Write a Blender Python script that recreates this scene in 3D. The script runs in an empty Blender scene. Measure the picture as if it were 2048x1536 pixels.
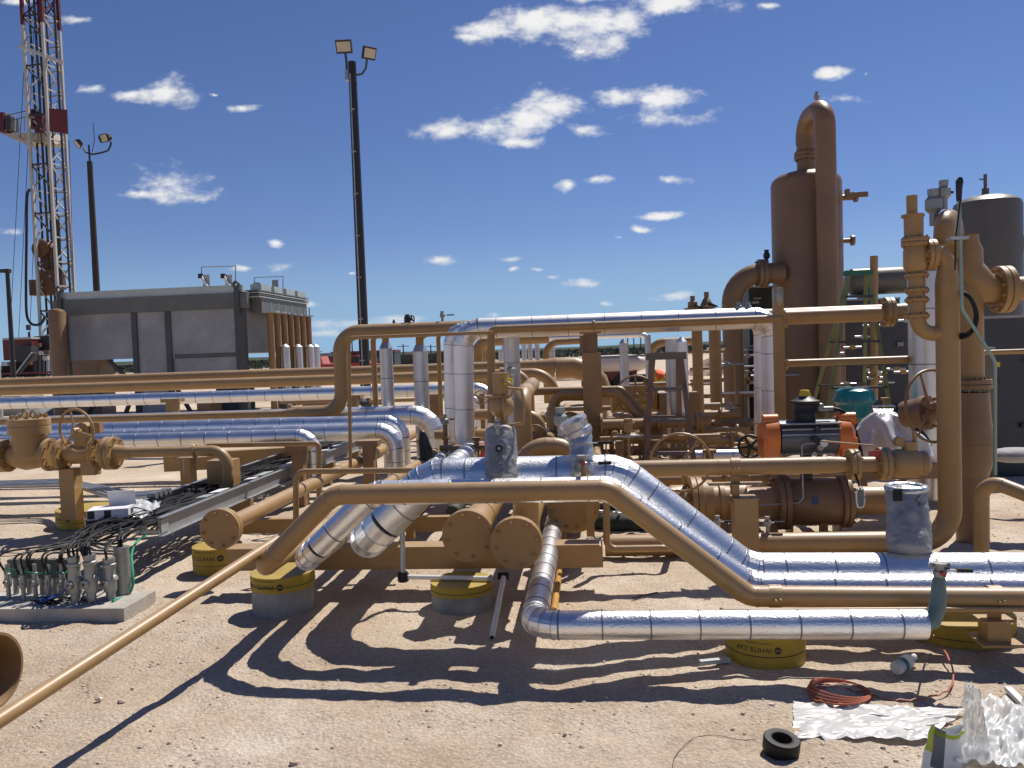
import bpy, math, random
from mathutils import Vector, Matrix, noise
V = Vector
random.seed(7)
R_ = math.radians
scene = bpy.context.scene
# ------------------------------------------------------------ camera
YAW, PITCH, ROLL, FPX = R_(5.5), math.atan(66/1640), R_(2.0), 1640.0
CAMZ = 1.65
camd = bpy.data.cameras.new('camera'); cam = bpy.data.objects.new('camera', camd)
scene.collection.objects.link(cam); scene.camera = cam
f0 = V((-math.sin(YAW)*math.cos(PITCH), math.cos(YAW)*math.cos(PITCH), -math.sin(PITCH)))
r0 = V((math.cos(YAW), math.sin(YAW), 0)); u0 = r0.cross(f0)
RT = r0*math.cos(ROLL)-u0*math.sin(ROLL); UP = u0*math.cos(ROLL)+r0*math.sin(ROLL); FW = f0
M = Matrix((RT, UP, -FW)).transposed().to_4x4(); M.translation = V((0, 0, CAMZ))
cam.matrix_world = M
camd.sensor_width = 36; camd.lens = 36*FPX/2048; camd.clip_end = 20000; camd.clip_start = .05
# ------------------------------------------------------------ sun, sky, exposure
SA, SB = .42, .53        # sun: sideways and forward run per metre of height, seen along the view
S = V((SA*math.cos(YAW)-SB*math.sin(YAW), SA*math.sin(YAW)+SB*math.cos(YAW), 1)).normalized()
sd = bpy.data.lights.new('sun', 'SUN'); sd.energy = 5.0; sd.angle = R_(.53); sd.color = (1, .94, .86)
sun = bpy.data.objects.new('sun', sd); scene.collection.objects.link(sun)
sun.rotation_euler = (-S).to_track_quat('-Z', 'Y').to_euler()
w = bpy.data.worlds.new('World'); scene.world = w; w.use_nodes = True
nt = w.node_tree; nt.nodes.clear()
def N(t, **k):
    n = nt.nodes.new(t)
    for a, b in k.items(): setattr(n, a, b)
    return n
def L(a, b): nt.links.new(a, b)
sky = N('ShaderNodeTexSky'); sky.sky_type = 'NISHITA'; sky.sun_disc = False
sky.sun_elevation = math.asin(S.z); sky.sun_rotation = math.atan2(S.x, S.y)
sky.altitude = 900; sky.air_density = 1.0; sky.dust_density = .2; sky.ozone_density = 3.0
bg = N('ShaderNodeBackground'); bg.inputs['Strength'].default_value = .058
tint = N('ShaderNodeMixRGB', blend_type='MULTIPLY'); tint.inputs[0].default_value = 1; tint.inputs[2].default_value = (.87, .94, 1.27, 1)
L(sky.outputs[0], tint.inputs[1])
geo = N('ShaderNodeNewGeometry'); inc = N('ShaderNodeVectorMath', operation='SCALE'); inc.inputs['Scale'].default_value = -1
L(geo.outputs['Incoming'], inc.inputs[0])
fh = V((-math.sin(YAW), math.cos(YAW), 0))
def dotn(v):
    n = N('ShaderNodeVectorMath', operation='DOT_PRODUCT'); L(inc.outputs[0], n.inputs[0]); n.inputs[1].default_value = v
    return n.outputs['Value']
def mth(op, a, b=None, c=None, clamp=False):
    n = N('ShaderNodeMath', operation=op); n.use_clamp = clamp
    for i, x in enumerate((a, b, c)):
        if x is None: continue
        if hasattr(x, 'is_output'): L(x, n.inputs[i])
        else: n.inputs[i].default_value = x
    return n.outputs[0]
df, dr, dz = dotn(fh), dotn(r0), dotn(V((0, 0, 1)))
dfa = mth('MAXIMUM', mth('ABSOLUTE', df), .05)
sgn = mth('SIGN', df)
comb = N('ShaderNodeCombineXYZ')
L(mth('DIVIDE', dr, dfa), comb.inputs[0]); L(mth('DIVIDE', dz, dfa), comb.inputs[1]); L(sgn, comb.inputs[2])
nz = N('ShaderNodeTexNoise'); nz.inputs['Scale'].default_value = 17; nz.inputs['Detail'].default_value = 9; nz.inputs['Roughness'].default_value = .62
mp = N('ShaderNodeMapping'); mp.inputs['Scale'].default_value = (1, 1.7, 3)
L(comb.outputs[0], mp.inputs[0]); L(mp.outputs[0], nz.inputs[0])
CL = [(985,62,75,17),(1060,48,66,31),(1130,50,66,38),(1185,65,58,42),(1258,45,38,36),(1222,82,46,18),(940,72,32,8),
(1340,4,115,20),(1200,-6,80,9),(1160,100,16,6),(900,258,58,22),(985,258,66,27),(1100,212,60,30),(1062,240,66,30),(1165,262,44,13),(1030,285,60,10),
(1240,192,44,18),(1325,196,56,26),(1322,240,76,17),(1660,144,42,11),(1688,197,50,11),(1730,148,7,5),
(180,177,34,12),(322,183,70,25),(268,189,44,10),(428,188,10,4),(487,216,32,8),(345,362,62,28),(335,370,50,24),(360,380,60,22),(372,396,56,17),(285,388,48,8),
(150,38,42,9),(30,-2,30,9),(32,465,34,8),(571,532,37,12),(552,486,14,6),(490,536,18,6),(1132,371,22,13),(1192,361,30,9),(1345,361,38,9),
(1325,431,46,6),(1286,461,20,9),(1236,476,12,4),(882,519,40,10),(1012,517,33,6),(1028,538,9,5),(1076,540,15,4),(1105,557,16,5),(1168,568,36,6),
(1350,593,44,7),(1210,606,11,4),(985,628,15,6),(705,546,9,4),(690,646,115,14),(800,640,90,10),(630,668,70,8),(612,612,26,7),
(1540,12,24,6),(1830,-90,160,30),(480,-120,200,40),(-160,300,90,30),(2300,380,110,26),(2350,60,90,35),(-250,90,120,28)]
def raydir(px, py): return (FW+RT*((px-1024)/FPX)+UP*((768-py)/FPX)).normalized()
dmin = None
def uvof(px, py):
    d = raydir(px, py); q = d.dot(fh); return d.dot(r0)/q, d.z/q
wob = N('ShaderNodeTexNoise'); wob.inputs['Scale'].default_value = 26; wob.inputs['Detail'].default_value = 4
L(mp.outputs[0], wob.inputs[0])
wv = N('ShaderNodeVectorMath', operation='MULTIPLY_ADD'); L(wob.outputs['Color'], wv.inputs[0])
wv.inputs[1].default_value = (.022, .012, 0); L(comb.outputs[0], wv.inputs[2])
for cx, cy, ax, ay in CL:
    u, v = uvof(cx, cy); iu, iv = FPX/(ax*1.03), FPX/(ay*1.12)
    n = N('ShaderNodeVectorMath', operation='MULTIPLY_ADD'); L(wv.outputs[0], n.inputs[0])
    n.inputs[1].default_value = (iu, iv, 4); n.inputs[2].default_value = (-(u+.011)*iu, -(v+.006)*iv, -4)
    l = N('ShaderNodeVectorMath', operation='LENGTH'); L(n.outputs[0], l.inputs[0])
    dmin = l.outputs['Value'] if dmin is None else mth('SMOOTH_MIN', dmin, l.outputs['Value'], .3)
# more of the same small clouds all round, outside the picture
n2 = N('ShaderNodeTexNoise'); n2.inputs['Scale'].default_value = 2.6; n2.inputs['Detail'].default_value = 8; L(mp.outputs[0], n2.inputs[0])
away = mth('MAXIMUM', mth('SUBTRACT', 1, mth('ADD', sgn, 1)), mth('GREATER_THAN', mth('ABSOLUTE', mth('DIVIDE', dr, dfa)), 1.0))
extra = mth('MULTIPLY', mth('SUBTRACT', n2.outputs[0], .62, clamp=True), mth('MAXIMUM', away, 0))
cov = mth('ADD', mth('SUBTRACT', 1.0, dmin), mth('MULTIPLY', mth('SUBTRACT', nz.outputs[0], .455), 4.2))
cov = mth('MAXIMUM', cov, mth('MULTIPLY', extra, 6))
fac = N('ShaderNodeMapRange'); fac.interpolation_type = 'SMOOTHSTEP'
fac.inputs['From Min'].default_value = .0; fac.inputs['From Max'].default_value = 1.25; fac.inputs['To Max'].default_value = .97
L(cov, fac.inputs['Value'])
up = mth('GREATER_THAN', dz, .003)
hz_ = N('ShaderNodeMapRange'); hz_.inputs['From Max'].default_value = .15; hz_.inputs['To Min'].default_value = .85; hz_.inputs['To Max'].default_value = 0; hz_.interpolation_type = 'SMOOTHSTEP'; L(dz, hz_.inputs['Value'])
air = N('ShaderNodeMixRGB'); L(hz_.outputs[0], air.inputs[0]); L(tint.outputs[0], air.inputs[1]); air.inputs[2].default_value = (4.3, 7.6, 11.3, 1); L(air.outputs[0], bg.inputs[0])
low = N('ShaderNodeMapRange'); low.inputs['From Min'].default_value = .0; low.inputs['From Max'].default_value = .14; low.inputs['To Min'].default_value = .35; low.inputs['To Max'].default_value = 1
L(dz, low.inputs['Value'])
facs = mth('MULTIPLY', mth('MULTIPLY', fac.outputs[0], up), low.outputs[0])
cr = N('ShaderNodeValToRGB'); cr.color_ramp.elements[0].position = .0; cr.color_ramp.elements[0].color = (.60, .67, .80, 1)
cr.color_ramp.elements[1].position = .8; cr.color_ramp.elements[1].color = (1, .99, .98, 1)
shade = mth('ADD', mth('MULTIPLY', nz.outputs[0], .9), mth('MULTIPLY', cov, .18)); L(shade, cr.inputs[0])
bg2 = N('ShaderNodeBackground'); bg2.inputs['Strength'].default_value = .84; L(cr.outputs[0], bg2.inputs[0])
mx = N('ShaderNodeMixShader'); L(facs, mx.inputs[0]); L(bg.outputs[0], mx.inputs[1]); L(bg2.outputs[0], mx.inputs[2])
wo = N('ShaderNodeOutputWorld'); L(mx.outputs[0], wo.inputs[0])
scene.view_settings.view_transform = 'Standard'; scene.view_settings.look = 'None'
scene.view_settings.exposure = .12; scene.view_settings.gamma = 1
# ------------------------------------------------------------ pixel <-> place (surveying helpers)
C0 = V((0, 0, CAMZ))
def ray(px, py): return FW+RT*((px-1024)/FPX)+UP*((768-py)/FPX)
def P(px, py, D): return C0+ray(px, py)*D
def PY(px, py, Y): d = ray(px, py); return C0+d*(Y/d.y)
def PX(px, py, X): d = ray(px, py); return C0+d*(X/d.x)
def G(px, py, z=0): d = ray(px, py); return C0+d*((z-CAMZ)/d.z)
def XZ(px, Y, z):
    a = RT-FW*((px-1024)/FPX)      # a.(p-C0)=0
    return V((-(a.y*Y+a.z*(z-CAMZ))/a.x, Y, z))
def ZV(py, x, Y):
    a = UP-FW*((768-py)/FPX)
    return CAMZ-(a.x*x+a.y*Y)/a.z
def YV(px, x, z):
    a = RT-FW*((px-1024)/FPX); return -(a.x*x+a.z*(z-CAMZ))/a.y
# ------------------------------------------------------------ materials
MT = {}
def mat(name, col, rough=.5, metal=0, var=.12, vs=3, bump=0, bs=40, coat=0, col2=None, spec=.5, dust=0, trans=0, alpha=1, vdet=5):
    m = bpy.data.materials.new(name); m.use_nodes = True; t = m.node_tree; b = t.nodes['Principled BSDF']
    b.inputs['Roughness'].default_value = rough; b.inputs['Metallic'].default_value = metal
    b.inputs['Specular IOR Level'].default_value = spec
    if coat: b.inputs['Coat Weight'].default_value = coat; b.inputs['Coat Roughness'].default_value = .15
    if trans: b.inputs['Transmission Weight'].default_value = trans
    b.inputs['Alpha'].default_value = alpha
    g = t.nodes.new('ShaderNodeNewGeometry')
    n = t.nodes.new('ShaderNodeTexNoise'); n.inputs['Scale'].default_value = vs; n.inputs['Detail'].default_value = vdet; n.inputs['Roughness'].default_value = .65
    t.links.new(g.outputs['Position'], n.inputs['Vector'])
    r = t.nodes.new('ShaderNodeValToRGB'); e = r.color_ramp.elements
    c2 = col2 or tuple(min(1, c*(1+var)) for c in col); c1 = tuple(c*(1-var) for c in col)
    e[0].position = .32; e[0].color = (*c1, 1); e[1].position = .68; e[1].color = (*c2, 1)
    t.links.new(n.outputs['Fac'], r.inputs[0])
    out = r.outputs[0]
    if dust:
        sp = t.nodes.new('ShaderNodeSeparateXYZ'); t.links.new(g.outputs['Normal'], sp.inputs[0])
        n3 = t.nodes.new('ShaderNodeTexNoise'); n3.inputs['Scale'].default_value = 14; n3.inputs['Detail'].default_value = 6; t.links.new(g.outputs['Position'], n3.inputs['Vector'])
        mm = t.nodes.new('ShaderNodeMath'); mm.operation = 'MULTIPLY'; mm.use_clamp = True; t.links.new(sp.outputs['Z'], mm.inputs[0]); t.links.new(n3.outputs['Fac'], mm.inputs[1])
        m2 = t.nodes.new('ShaderNodeMath'); m2.operation = 'MULTIPLY'; m2.inputs[1].default_value = dust; t.links.new(mm.outputs[0], m2.inputs[0])
        mi = t.nodes.new('ShaderNodeMixRGB'); t.links.new(m2.outputs[0], mi.inputs[0]); t.links.new(out, mi.inputs[1]); mi.inputs[2].default_value = (.5, .42, .33, 1); out = mi.outputs[0]
    t.links.new(out, b.inputs['Base Color'])
    rr = t.nodes.new('ShaderNodeMapRange'); rr.inputs['To Min'].default_value = rough*.8; rr.inputs['To Max'].default_value = min(1, rough*1.25)
    t.links.new(n.outputs['Fac'], rr.inputs['Value']); t.links.new(rr.outputs[0], b.inputs['Roughness'])
    if bump:
        nb = t.nodes.new('ShaderNodeTexNoise'); nb.inputs['Scale'].default_value = bs; nb.inputs['Detail'].default_value = 3; t.links.new(g.outputs['Position'], nb.inputs['Vector'])
        bp = t.nodes.new('ShaderNodeBump'); bp.inputs['Strength'].default_value = bump; bp.inputs['Distance'].default_value = .01
        t.links.new(nb.outputs['Fac'], bp.inputs['Height']); t.links.new(bp.outputs[0], b.inputs['Normal'])
    MT[name] = m; return m
tan = mat('desert_tan_paint', (.34, .20, .074), .42, var=.10, vs=3.2, dust=.5, bump=.04, bs=60)
tand = mat('tan_paint_weathered', (.27, .16, .072), .5, var=.14, vs=5, dust=.5, bump=.12, bs=45)
olive = mat('olive_vessel_paint', (.125, .112, .09), .4, var=.06)
vesselp = mat('brown_vessel_paint', (.225, .132, .066), .42, var=.12, vs=1.6)
foil = mat('stucco_aluminium', (.86, .86, .86), .36, 1, var=.05, vs=6, bump=.30, bs=95)
foilm = mat('smooth_aluminium_jacket', (.86, .83, .81), .44, 1, var=.05, vs=3, bump=.06, bs=30)
foild = mat('dull_aluminium_jacket', (.58, .57, .58), .38, 1, var=.08, vs=3, bump=.12, bs=30)
bandm = mat('jacket_strap_steel', (.22, .23, .26), .45, .6, var=.1)
galv = mat('galvanised_steel', (.42, .44, .45), .42, .75, var=.18, vs=9)
galvm = mat('galvanised_sheet_matte', (.29, .295, .305), .5, .25, var=.2, vs=1.3, vdet=9)
galvd = mat('dark_galvanised_frame', (.07, .075, .08), .55, .2, var=.2, vs=2)
galvl = mat('pale_galvanised_trim', (.42, .46, .45), .5, .3, var=.1, vs=2)
greengrey = mat('grey_green_header', (.125, .132, .125), .55, .1)
conc = mat('pier_concrete', (.27, .27, .26), .9, var=.22, vs=7, bump=.5, bs=50)
concl = mat('pale_pad_concrete', (.42, .39, .34), .9, var=.18, vs=6, bump=.5, bs=60)
yel = mat('yellow_form_tube', (.36, .245, .02), .55, var=.14, vs=5, dust=.25)
blk = mat('black_rubber', (.012, .012, .013), .55, var=.2, spec=.3)
blkm = mat('black_metal', (.016, .016, .018), .5, var=.2)
gry = mat('grey_aluminium_casting', (.30, .31, .30), .45, .5, var=.15, vs=20)
white = mat('white_plastic', (.78, .78, .76), .5, var=.04)
pvc = mat('pvc_pipe', (.70, .70, .68), .35, var=.04)
orange = mat('orange_actuator_paint', (.72, .19, .03), .4, var=.06, coat=.2)
bluegrey = mat('blue_grey_actuator', (.11, .125, .15), .38, .4, var=.06)
teal = mat('teal_paint', (.01, .23, .25), .35, coat=.2)
red = mat('red_paint', (.38, .03, .03), .4)
dred = mat('dark_red_paint', (.13, .02, .02), .5, var=.15)
dredt = mat('maroon_rig_paint', (.10, .015, .02), .5)
rigw = mat('white_rig_steel', (.44, .43, .40), .5, var=.12, vs=.6)
rigd = mat('dark_rig_steel', (.035, .035, .04), .6)
yell = mat('yellow_plastic', (.6, .42, .02), .45)
greenw = mat('green_wire', (.015, .22, .11), .45)
greyb = mat('grey_insulation_blanket', (.27, .27, .275), .5, .15, var=.2, vs=14, bump=.7, bs=18)
silver = mat('crumpled_foil', (.52, .52, .53), .34, .65, var=.25, vs=20, bump=1.0, bs=28)
greygreen = mat('grey_green_tape', (.14, .19, .17), .5, var=.15)
beige = mat('beige_tank', (.50, .42, .30), .5, var=.05)
pinkw = mat('pale_tanker_paint', (.62, .52, .46), .4, var=.05)
wood = mat('weathered_pole_wood', (.032, .028, .024), .85, var=.3, vs=4)
fibre = mat('green_fibreglass', (.20, .28, .14), .5)
fibreb = mat('red_brown_fibreglass', (.27, .17, .11), .8, spec=.2)
hose = mat('orange_red_cable', (.45, .13, .07), .5)
blueink = mat('blue_wire', (.02, .07, .25), .5)
lens = mat('lamp_lens', (.46, .42, .32), .3)
card = mat('white_carton', (.68, .68, .70), .7, var=.04)
ink = mat('black_print', (.02, .02, .02), .6)
plas = mat('white_plastic_film', (.62, .62, .61), .35, var=.12, vs=9, bump=.3, bs=9, trans=.2)
clearf = mat('clear_plastic_film', (.80, .82, .82), .35, trans=.4, bump=.3, bs=9, var=.05)
limeg = mat('lime_print', (.42, .50, .05), .4)
hiviz = mat('orange_hiviz_cloth', (.75, .13, .03), .8)
limec = mat('lime_hiviz_cloth', (.45, .60, .12), .8)
jean = mat('dark_trousers', (.03, .035, .05), .9)
skin = mat('skin', (.40, .22, .14), .6)
# ------------------------------------------------------------ mesh builder
class MB:
    def __init__(s): s.v = []; s.f = []
    def add(s, vs, fs):
        o = len(s.v); s.v += [V(x) for x in vs]; s.f += [[i+o for i in f] for f in fs]; return s
    def box(s, c, size, ax=None):
        c = V(c); ax = ax or (V((1,0,0)), V((0,1,0)), V((0,0,1)))
        h = [a*(k/2) for a, k in zip(ax, size)]
        vs = [c+h[0]*i+h[1]*j+h[2]*k for i in (-1,1) for j in (-1,1) for k in (-1,1)]
        return s.add(vs, [(0,1,3,2),(4,6,7,5),(0,4,5,1),(2,3,7,6),(0,2,6,4),(1,5,7,3)])
    def bx(s, x0, x1, y0, y1, z0, z1): return s.box(((x0+x1)/2, (y0+y1)/2, (z0+z1)/2), (abs(x1-x0), abs(y1-y0), abs(z1-z0)))
    def bar(s, a, b, w, h=None):
        a, b = V(a), V(b); d = b-a; l = d.length; d.normalize()
        q = V((0,0,1)) if abs(d.z) < .9 else V((0,1,0)); x = d.cross(q).normalized(); y = x.cross(d)
        return s.box((a+b)/2, (w, l, h or w), (x, d, y))
    def sweep(s, pts, r, seg=14, caps=True):
        pts = [V(p) for p in pts]; n = len(pts); rs = r if isinstance(r, (list, tuple)) else [r]*n
        t0 = (pts[1]-pts[0]).normalized(); q = V((0,0,1)) if abs(t0.z) < .9 else V((0,1,0))
        x = t0.cross(q).normalized(); vs = []; pt = t0
        for i, p in enumerate(pts):
            t = ((pts[min(i+1,n-1)]-p).normalized()+(p-pts[max(i-1,0)]).normalized())
            t = t.normalized() if t.length > 1e-6 else pt
            x = (x-t*x.dot(t)).normalized(); y = t.cross(x); pt = t
            for k in range(seg):
                a = 2*math.pi*k/seg; vs.append(p+(x*math.cos(a)+y*math.sin(a))*rs[i])
        fs = [(i*seg+k, i*seg+(k+1)%seg, (i+1)*seg+(k+1)%seg, (i+1)*seg+k) for i in range(n-1) for k in range(seg)]
        if caps: fs += [tuple(range(seg))[::-1], tuple(range((n-1)*seg, n*seg))]
        return s.add(vs, fs)
    def cyl(s, a, b, r, seg=16, r2=None): return s.sweep([a, b], [r, r if r2 is None else r2], seg)
    def lathe(s, c, ax, prof, seg=20, caps=True):
        c = V(c); ax = V(ax).normalized(); q = V((0,0,1)) if abs(ax.z) < .9 else V((0,1,0))
        x = ax.cross(q).normalized(); y = ax.cross(x); vs = []; n = len(prof)
        for t, r in prof:
            for k in range(seg):
                a = 2*math.pi*k/seg; vs.append(c+ax*t+(x*math.cos(a)+y*math.sin(a))*max(r, 1e-4))
        fs = [(i*seg+k, i*seg+(k+1)%seg, (i+1)*seg+(k+1)%seg, (i+1)*seg+k) for i in range(n-1) for k in range(seg)]
        if caps: fs += [tuple(range(seg))[::-1], tuple(range((n-1)*seg, n*seg))]
        else: fs += [((n-1)*seg+k, (n-1)*seg+(k+1)%seg, (k+1)%seg, k) for k in range(seg)]
        return s.add(vs, fs)
    def torus(s, c, ax, R, r, seg=28, sr=8, a0=0, a1=2*math.pi):
        c = V(c); ax = V(ax).normalized(); q = V((0,0,1)) if abs(ax.z) < .9 else V((0,1,0))
        x = ax.cross(q).normalized(); y = ax.cross(x); full = abs(a1-a0-2*math.pi) < 1e-6
        m = seg if full else seg+1; vs = []
        for i in range(m):
            a = a0+(a1-a0)*i/seg; d = x*math.cos(a)+y*math.sin(a)
            for k in range(sr):
                b = 2*math.pi*k/sr; vs.append(c+d*(R+r*math.cos(b))+ax*(r*math.sin(b)))
        fs = [((i%m)*sr+k, (i%m)*sr+(k+1)%sr, ((i+1)%m)*sr+(k+1)%sr, ((i+1)%m)*sr+k) for i in range(seg) for k in range(sr)]
        return s.add(vs, fs)
    def ball(s, c, r, seg=14, sc=(1,1,1)):
        n = seg//2; c = V(c)
        vs = [c+V((r*sc[0]*math.sin(math.pi*i/n)*math.cos(2*math.pi*k/seg), r*sc[1]*math.sin(math.pi*i/n)*math.sin(2*math.pi*k/seg), r*sc[2]*math.cos(math.pi*i/n))) for i in range(n+1) for k in range(seg)]
        return s.add(vs, [(i*seg+k, i*seg+(k+1)%seg, (i+1)*seg+(k+1)%seg, (i+1)*seg+k) for i in range(n) for k in range(seg)])
    def mesh(s, name, m, o=V((0,0,0)), smooth=True, ang=.6):
        me = bpy.data.meshes.new(name); me.from_pydata([v-o for v in s.v], [], s.f); me.materials.append(m)
        me.validate()
        if smooth:
            me.polygons.foreach_set('use_smooth', [True]*len(me.polygons)); me.set_sharp_from_angle(angle=ang)
        me.update(); return me
def link(o): scene.collection.objects.link(o); return o
ANAMES = {}
def thing(name, label, cat, loc, group=None):
    o = link(bpy.data.objects.new(name, None)); o.location = loc; o.empty_display_size = .1
    o['label'] = label; o['category'] = cat
    if group: o['group'] = group
    return o
def wl(o):
    p = V(o.location)
    while o.parent: o = o.parent; p = p+V(o.location)
    return p
def part(name, mb, m, parent, label=None, smooth=True, kind=None, ang=.6):
    me = mb.mesh(name, m, wl(parent), smooth, ang); o = link(bpy.data.objects.new(name, me)); o.parent = parent
    if label: o['label'] = label
    if kind: o['kind'] = kind
    return o
def solo(name, label, cat, mb, m, loc=None, group=None, smooth=True, kind=None, ang=.6):
    loc = V(loc) if loc is not None else mb.v[0].copy()
    o = link(bpy.data.objects.new(name, mb.mesh(name, m, loc, smooth, ang))); o.location = loc
    if label: o['label'] = label
    if cat: o['category'] = cat
    if group: o['group'] = group
    if kind: o['kind'] = kind
    return o
RC = {}
def ring(name, parent, c, ax, r, m, w_=.012, t_=.003, seg=20):
    k = (name, round(r, 4), m.name, w_, t_)
    if k not in RC:
        RC[k] = MB().lathe((0,0,0), (0,0,1), [(-w_/2, r-.002), (-w_/2, r+t_), (w_/2, r+t_), (w_/2, r-.002)], seg).mesh(name, m)
    o = link(bpy.data.objects.new(name, RC[k])); o.parent = parent; o.location = V(c)-wl(parent)
    o.rotation_mode = 'QUATERNION'; o.rotation_quaternion = V(ax).to_track_quat('Z', 'Y'); return o
def fillet(pts, R):
    """list of segments: ('s', a, b) and ('e', [arc points])"""
    pts = [V(p) for p in pts]; out = []; cur = pts[0]
    for i in range(1, len(pts)-1):
        a, b, c = pts[i-1], pts[i], pts[i+1]; d1 = (b-a).normalized(); d2 = (c-b).normalized()
        ang = d1.angle(d2)
        if ang < .02: continue
        Rr = R; t = Rr*math.tan(ang/2); mxl = min((b-cur).length*.98, (c-b).length*(.98 if i == len(pts)-2 else .5))
        if t > mxl: t = mxl; Rr = t/math.tan(ang/2)
        p1 = b-d1*t; p2 = b+d2*t; out.append(('s', cur, p1))
        nrm = (d2-d1*d2.dot(d1)).normalized(); cc = p1+nrm*Rr; n = max(4, int(ang/.16))
        arc = [cc-nrm*Rr*math.cos(ang*k/n)+d1*Rr*math.sin(ang*k/n) for k in range(n+1)]
        out.append(('e', arc)); cur = p2
    out.append(('s', cur, pts[-1])); return out
def pipe(label, pts, d, m=None, R=None, bands=0, parent=None, group=None, seg=20, name=None, cat='pipe', caps=True, gap=0, weld=True):
    m = m or tan; isf = m in (foil, foild, foilm); r = d/2; R = R or d*1.5
    if parent is None:
        root = thing(name or ('insulated_pipe' if isf else 'brown_pipe'), label, cat, V(pts[0]), group)
    else: root = parent
    fl = fillet(pts, R); single = len(fl) == 1 and not bands
    for sgm in fl:
        if sgm[0] == 's':
            if (sgm[2]-sgm[1]).length < .004: continue
            part('jacket' if isf else 'straight', MB().cyl(sgm[1], sgm[2], r, seg), m, root)
            if not isf and d > .07 and (sgm[2]-sgm[1]).length > 1.6:
                ln = (sgm[2]-sgm[1]).length; dr_ = (sgm[2]-sgm[1]).normalized(); k = .9
                while k < min(ln-.3, 9): ring('weld', root, sgm[1]+dr_*k, dr_, r, m, w_=.012, t_=.0022); k += 1.55
            if bands:
                ln = (sgm[2]-sgm[1]).length; dr_ = (sgm[2]-sgm[1]).normalized(); k = bands*.5
                while k < ln-.03:
                    ring('strap', root, sgm[1]+dr_*k, dr_, r, bandm, w_=.007 if d < .3 else .012); k += bands
        else:
            arc = sgm[1]
            if isf:
                # mitred elbow gores: each gore a little proud of the next
                arc = [arc[0]]+arc[1:-1:2]+[arc[-1]] if len(arc) > 4 else arc
                n = len(arc); part('elbow', MB().sweep(arc, r*1.012, seg, caps=False), m, root, ang=.12)
                if bands:
                    for kk in range(n):
                        t = (arc[min(kk+1, n-1)]-arc[max(kk-1, 0)]).normalized()
                        ring('strap', root, arc[kk], t, r*1.012, bandm if kk in (0, n-1) else foild, w_=.006)
            else:
                part('elbow', MB().sweep(arc, r, seg, caps=False), m, root)
                if weld and d > .07:
                    for kk in (0, len(arc)-1):
                        t = (arc[min(kk+1, len(arc)-1)]-arc[max(kk-1, 0)]).normalized()
                        ring('weld', root, arc[kk], t, r, m, w_=.012, t_=.0022)
    return root
def bolts(mb, c, ax, rb, n, r=.012, h=.02, ph=.2):
    ax = V(ax).normalized(); q = V((0,0,1)) if abs(ax.z) < .9 else V((0,1,0)); x = ax.cross(q).normalized(); y = ax.cross(x)
    for k in range(n):
        a = 2*math.pi*k/n+ph; p = V(c)+(x*math.cos(a)+y*math.sin(a))*rb; mb.cyl(p, p+ax*h, r, 6)
    return mb
BC = {}
def boltring(parent, c, ax, rb, n, r, h, m, ph=.2):
    ax = V(ax).normalized(); q = V((0,0,1)) if abs(ax.z) < .9 else V((0,1,0)); x = ax.cross(q).normalized(); y = ax.cross(x)
    k_ = (round(r, 4), round(h, 4), m.name)
    if k_ not in BC: BC[k_] = MB().cyl((0,0,0), (0,0,h), r, 6).cyl((0,0,h*.9), (0,0,h*1.4), r*.55, 6).mesh('bolt', m, ang=.3)
    qt = ax.to_track_quat('Z', 'Y'); w0 = wl(parent)
    for k in range(n):
        a = 2*math.pi*k/n+ph; o = link(bpy.data.objects.new('bolt', BC[k_])); o.parent = parent
        o.location = V(c)+(x*math.cos(a)+y*math.sin(a))*rb-w0; o.rotation_mode = 'QUATERNION'; o.rotation_quaternion = qt
def smooth(pts, k=5):
    pts = [V(p_) for p_ in pts]; out = []
    for i in range(len(pts)-1):
        p_0 = pts[max(i-1, 0)]; p_1 = pts[i]; p_2 = pts[i+1]; p_3 = pts[min(i+2, len(pts)-1)]
        for j in range(k):
            s_ = j/k; out.append(.5*((2*p_1)+(p_2-p_0)*s_+(2*p_0-5*p_1+4*p_2-p_3)*s_*s_+(3*p_1-p_0-3*p_2+p_3)*s_**3))
    return out+[pts[-1]]
def flange(parent, c, ax, r, t=.035, n=8, m=None, pair=False, br=None, name='flange'):
    ax = V(ax).normalized(); c = V(c); m = m or tan; br = br or max(.008, r*.075)
    def disc(c0, t_): return MB().lathe(c0, ax, [(-t_/2, r*.985), (-t_/2+t_*.08, r), (t_/2-t_*.08, r), (t_/2, r*.985)], 28)
    if pair:
        part(name, disc(c-ax*(t*.56), t), m, parent); part(name, disc(c+ax*(t*.56), t), m, parent); tt = t*1.06
        part('gasket', MB().cyl(c-ax*.004, c+ax*.004, r*.9, 20), blkm, parent)
    else: part(name, disc(c, t), m, parent); tt = t/2
    boltring(parent, c+ax*tt*.98, ax, r*.82, n, br, r*.12, m); boltring(parent, c-ax*tt*.98, -ax, r*.82, n, br, r*.12, m)
def handwheel(parent, c, ax, R, r=.012, m=None, sp=3, ph=.5):
    ax = V(ax).normalized(); mb = MB().torus(c, ax, R, r, 30, 8); q = V((0,0,1)) if abs(ax.z) < .9 else V((0,1,0))
    x = ax.cross(q).normalized(); y = ax.cross(x)
    for k in range(sp):
        a = ph+2*math.pi*k/sp; mb.sweep([V(c)-ax*R*.12, V(c)+(x*math.cos(a)+y*math.sin(a))*R], [r*1.1, r*.8], 6)
    mb.cyl(V(c)-ax*R*.2, V(c)+ax*R*.06, r*2.4, 12); part('handwheel', mb, m or tan, parent)
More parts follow.
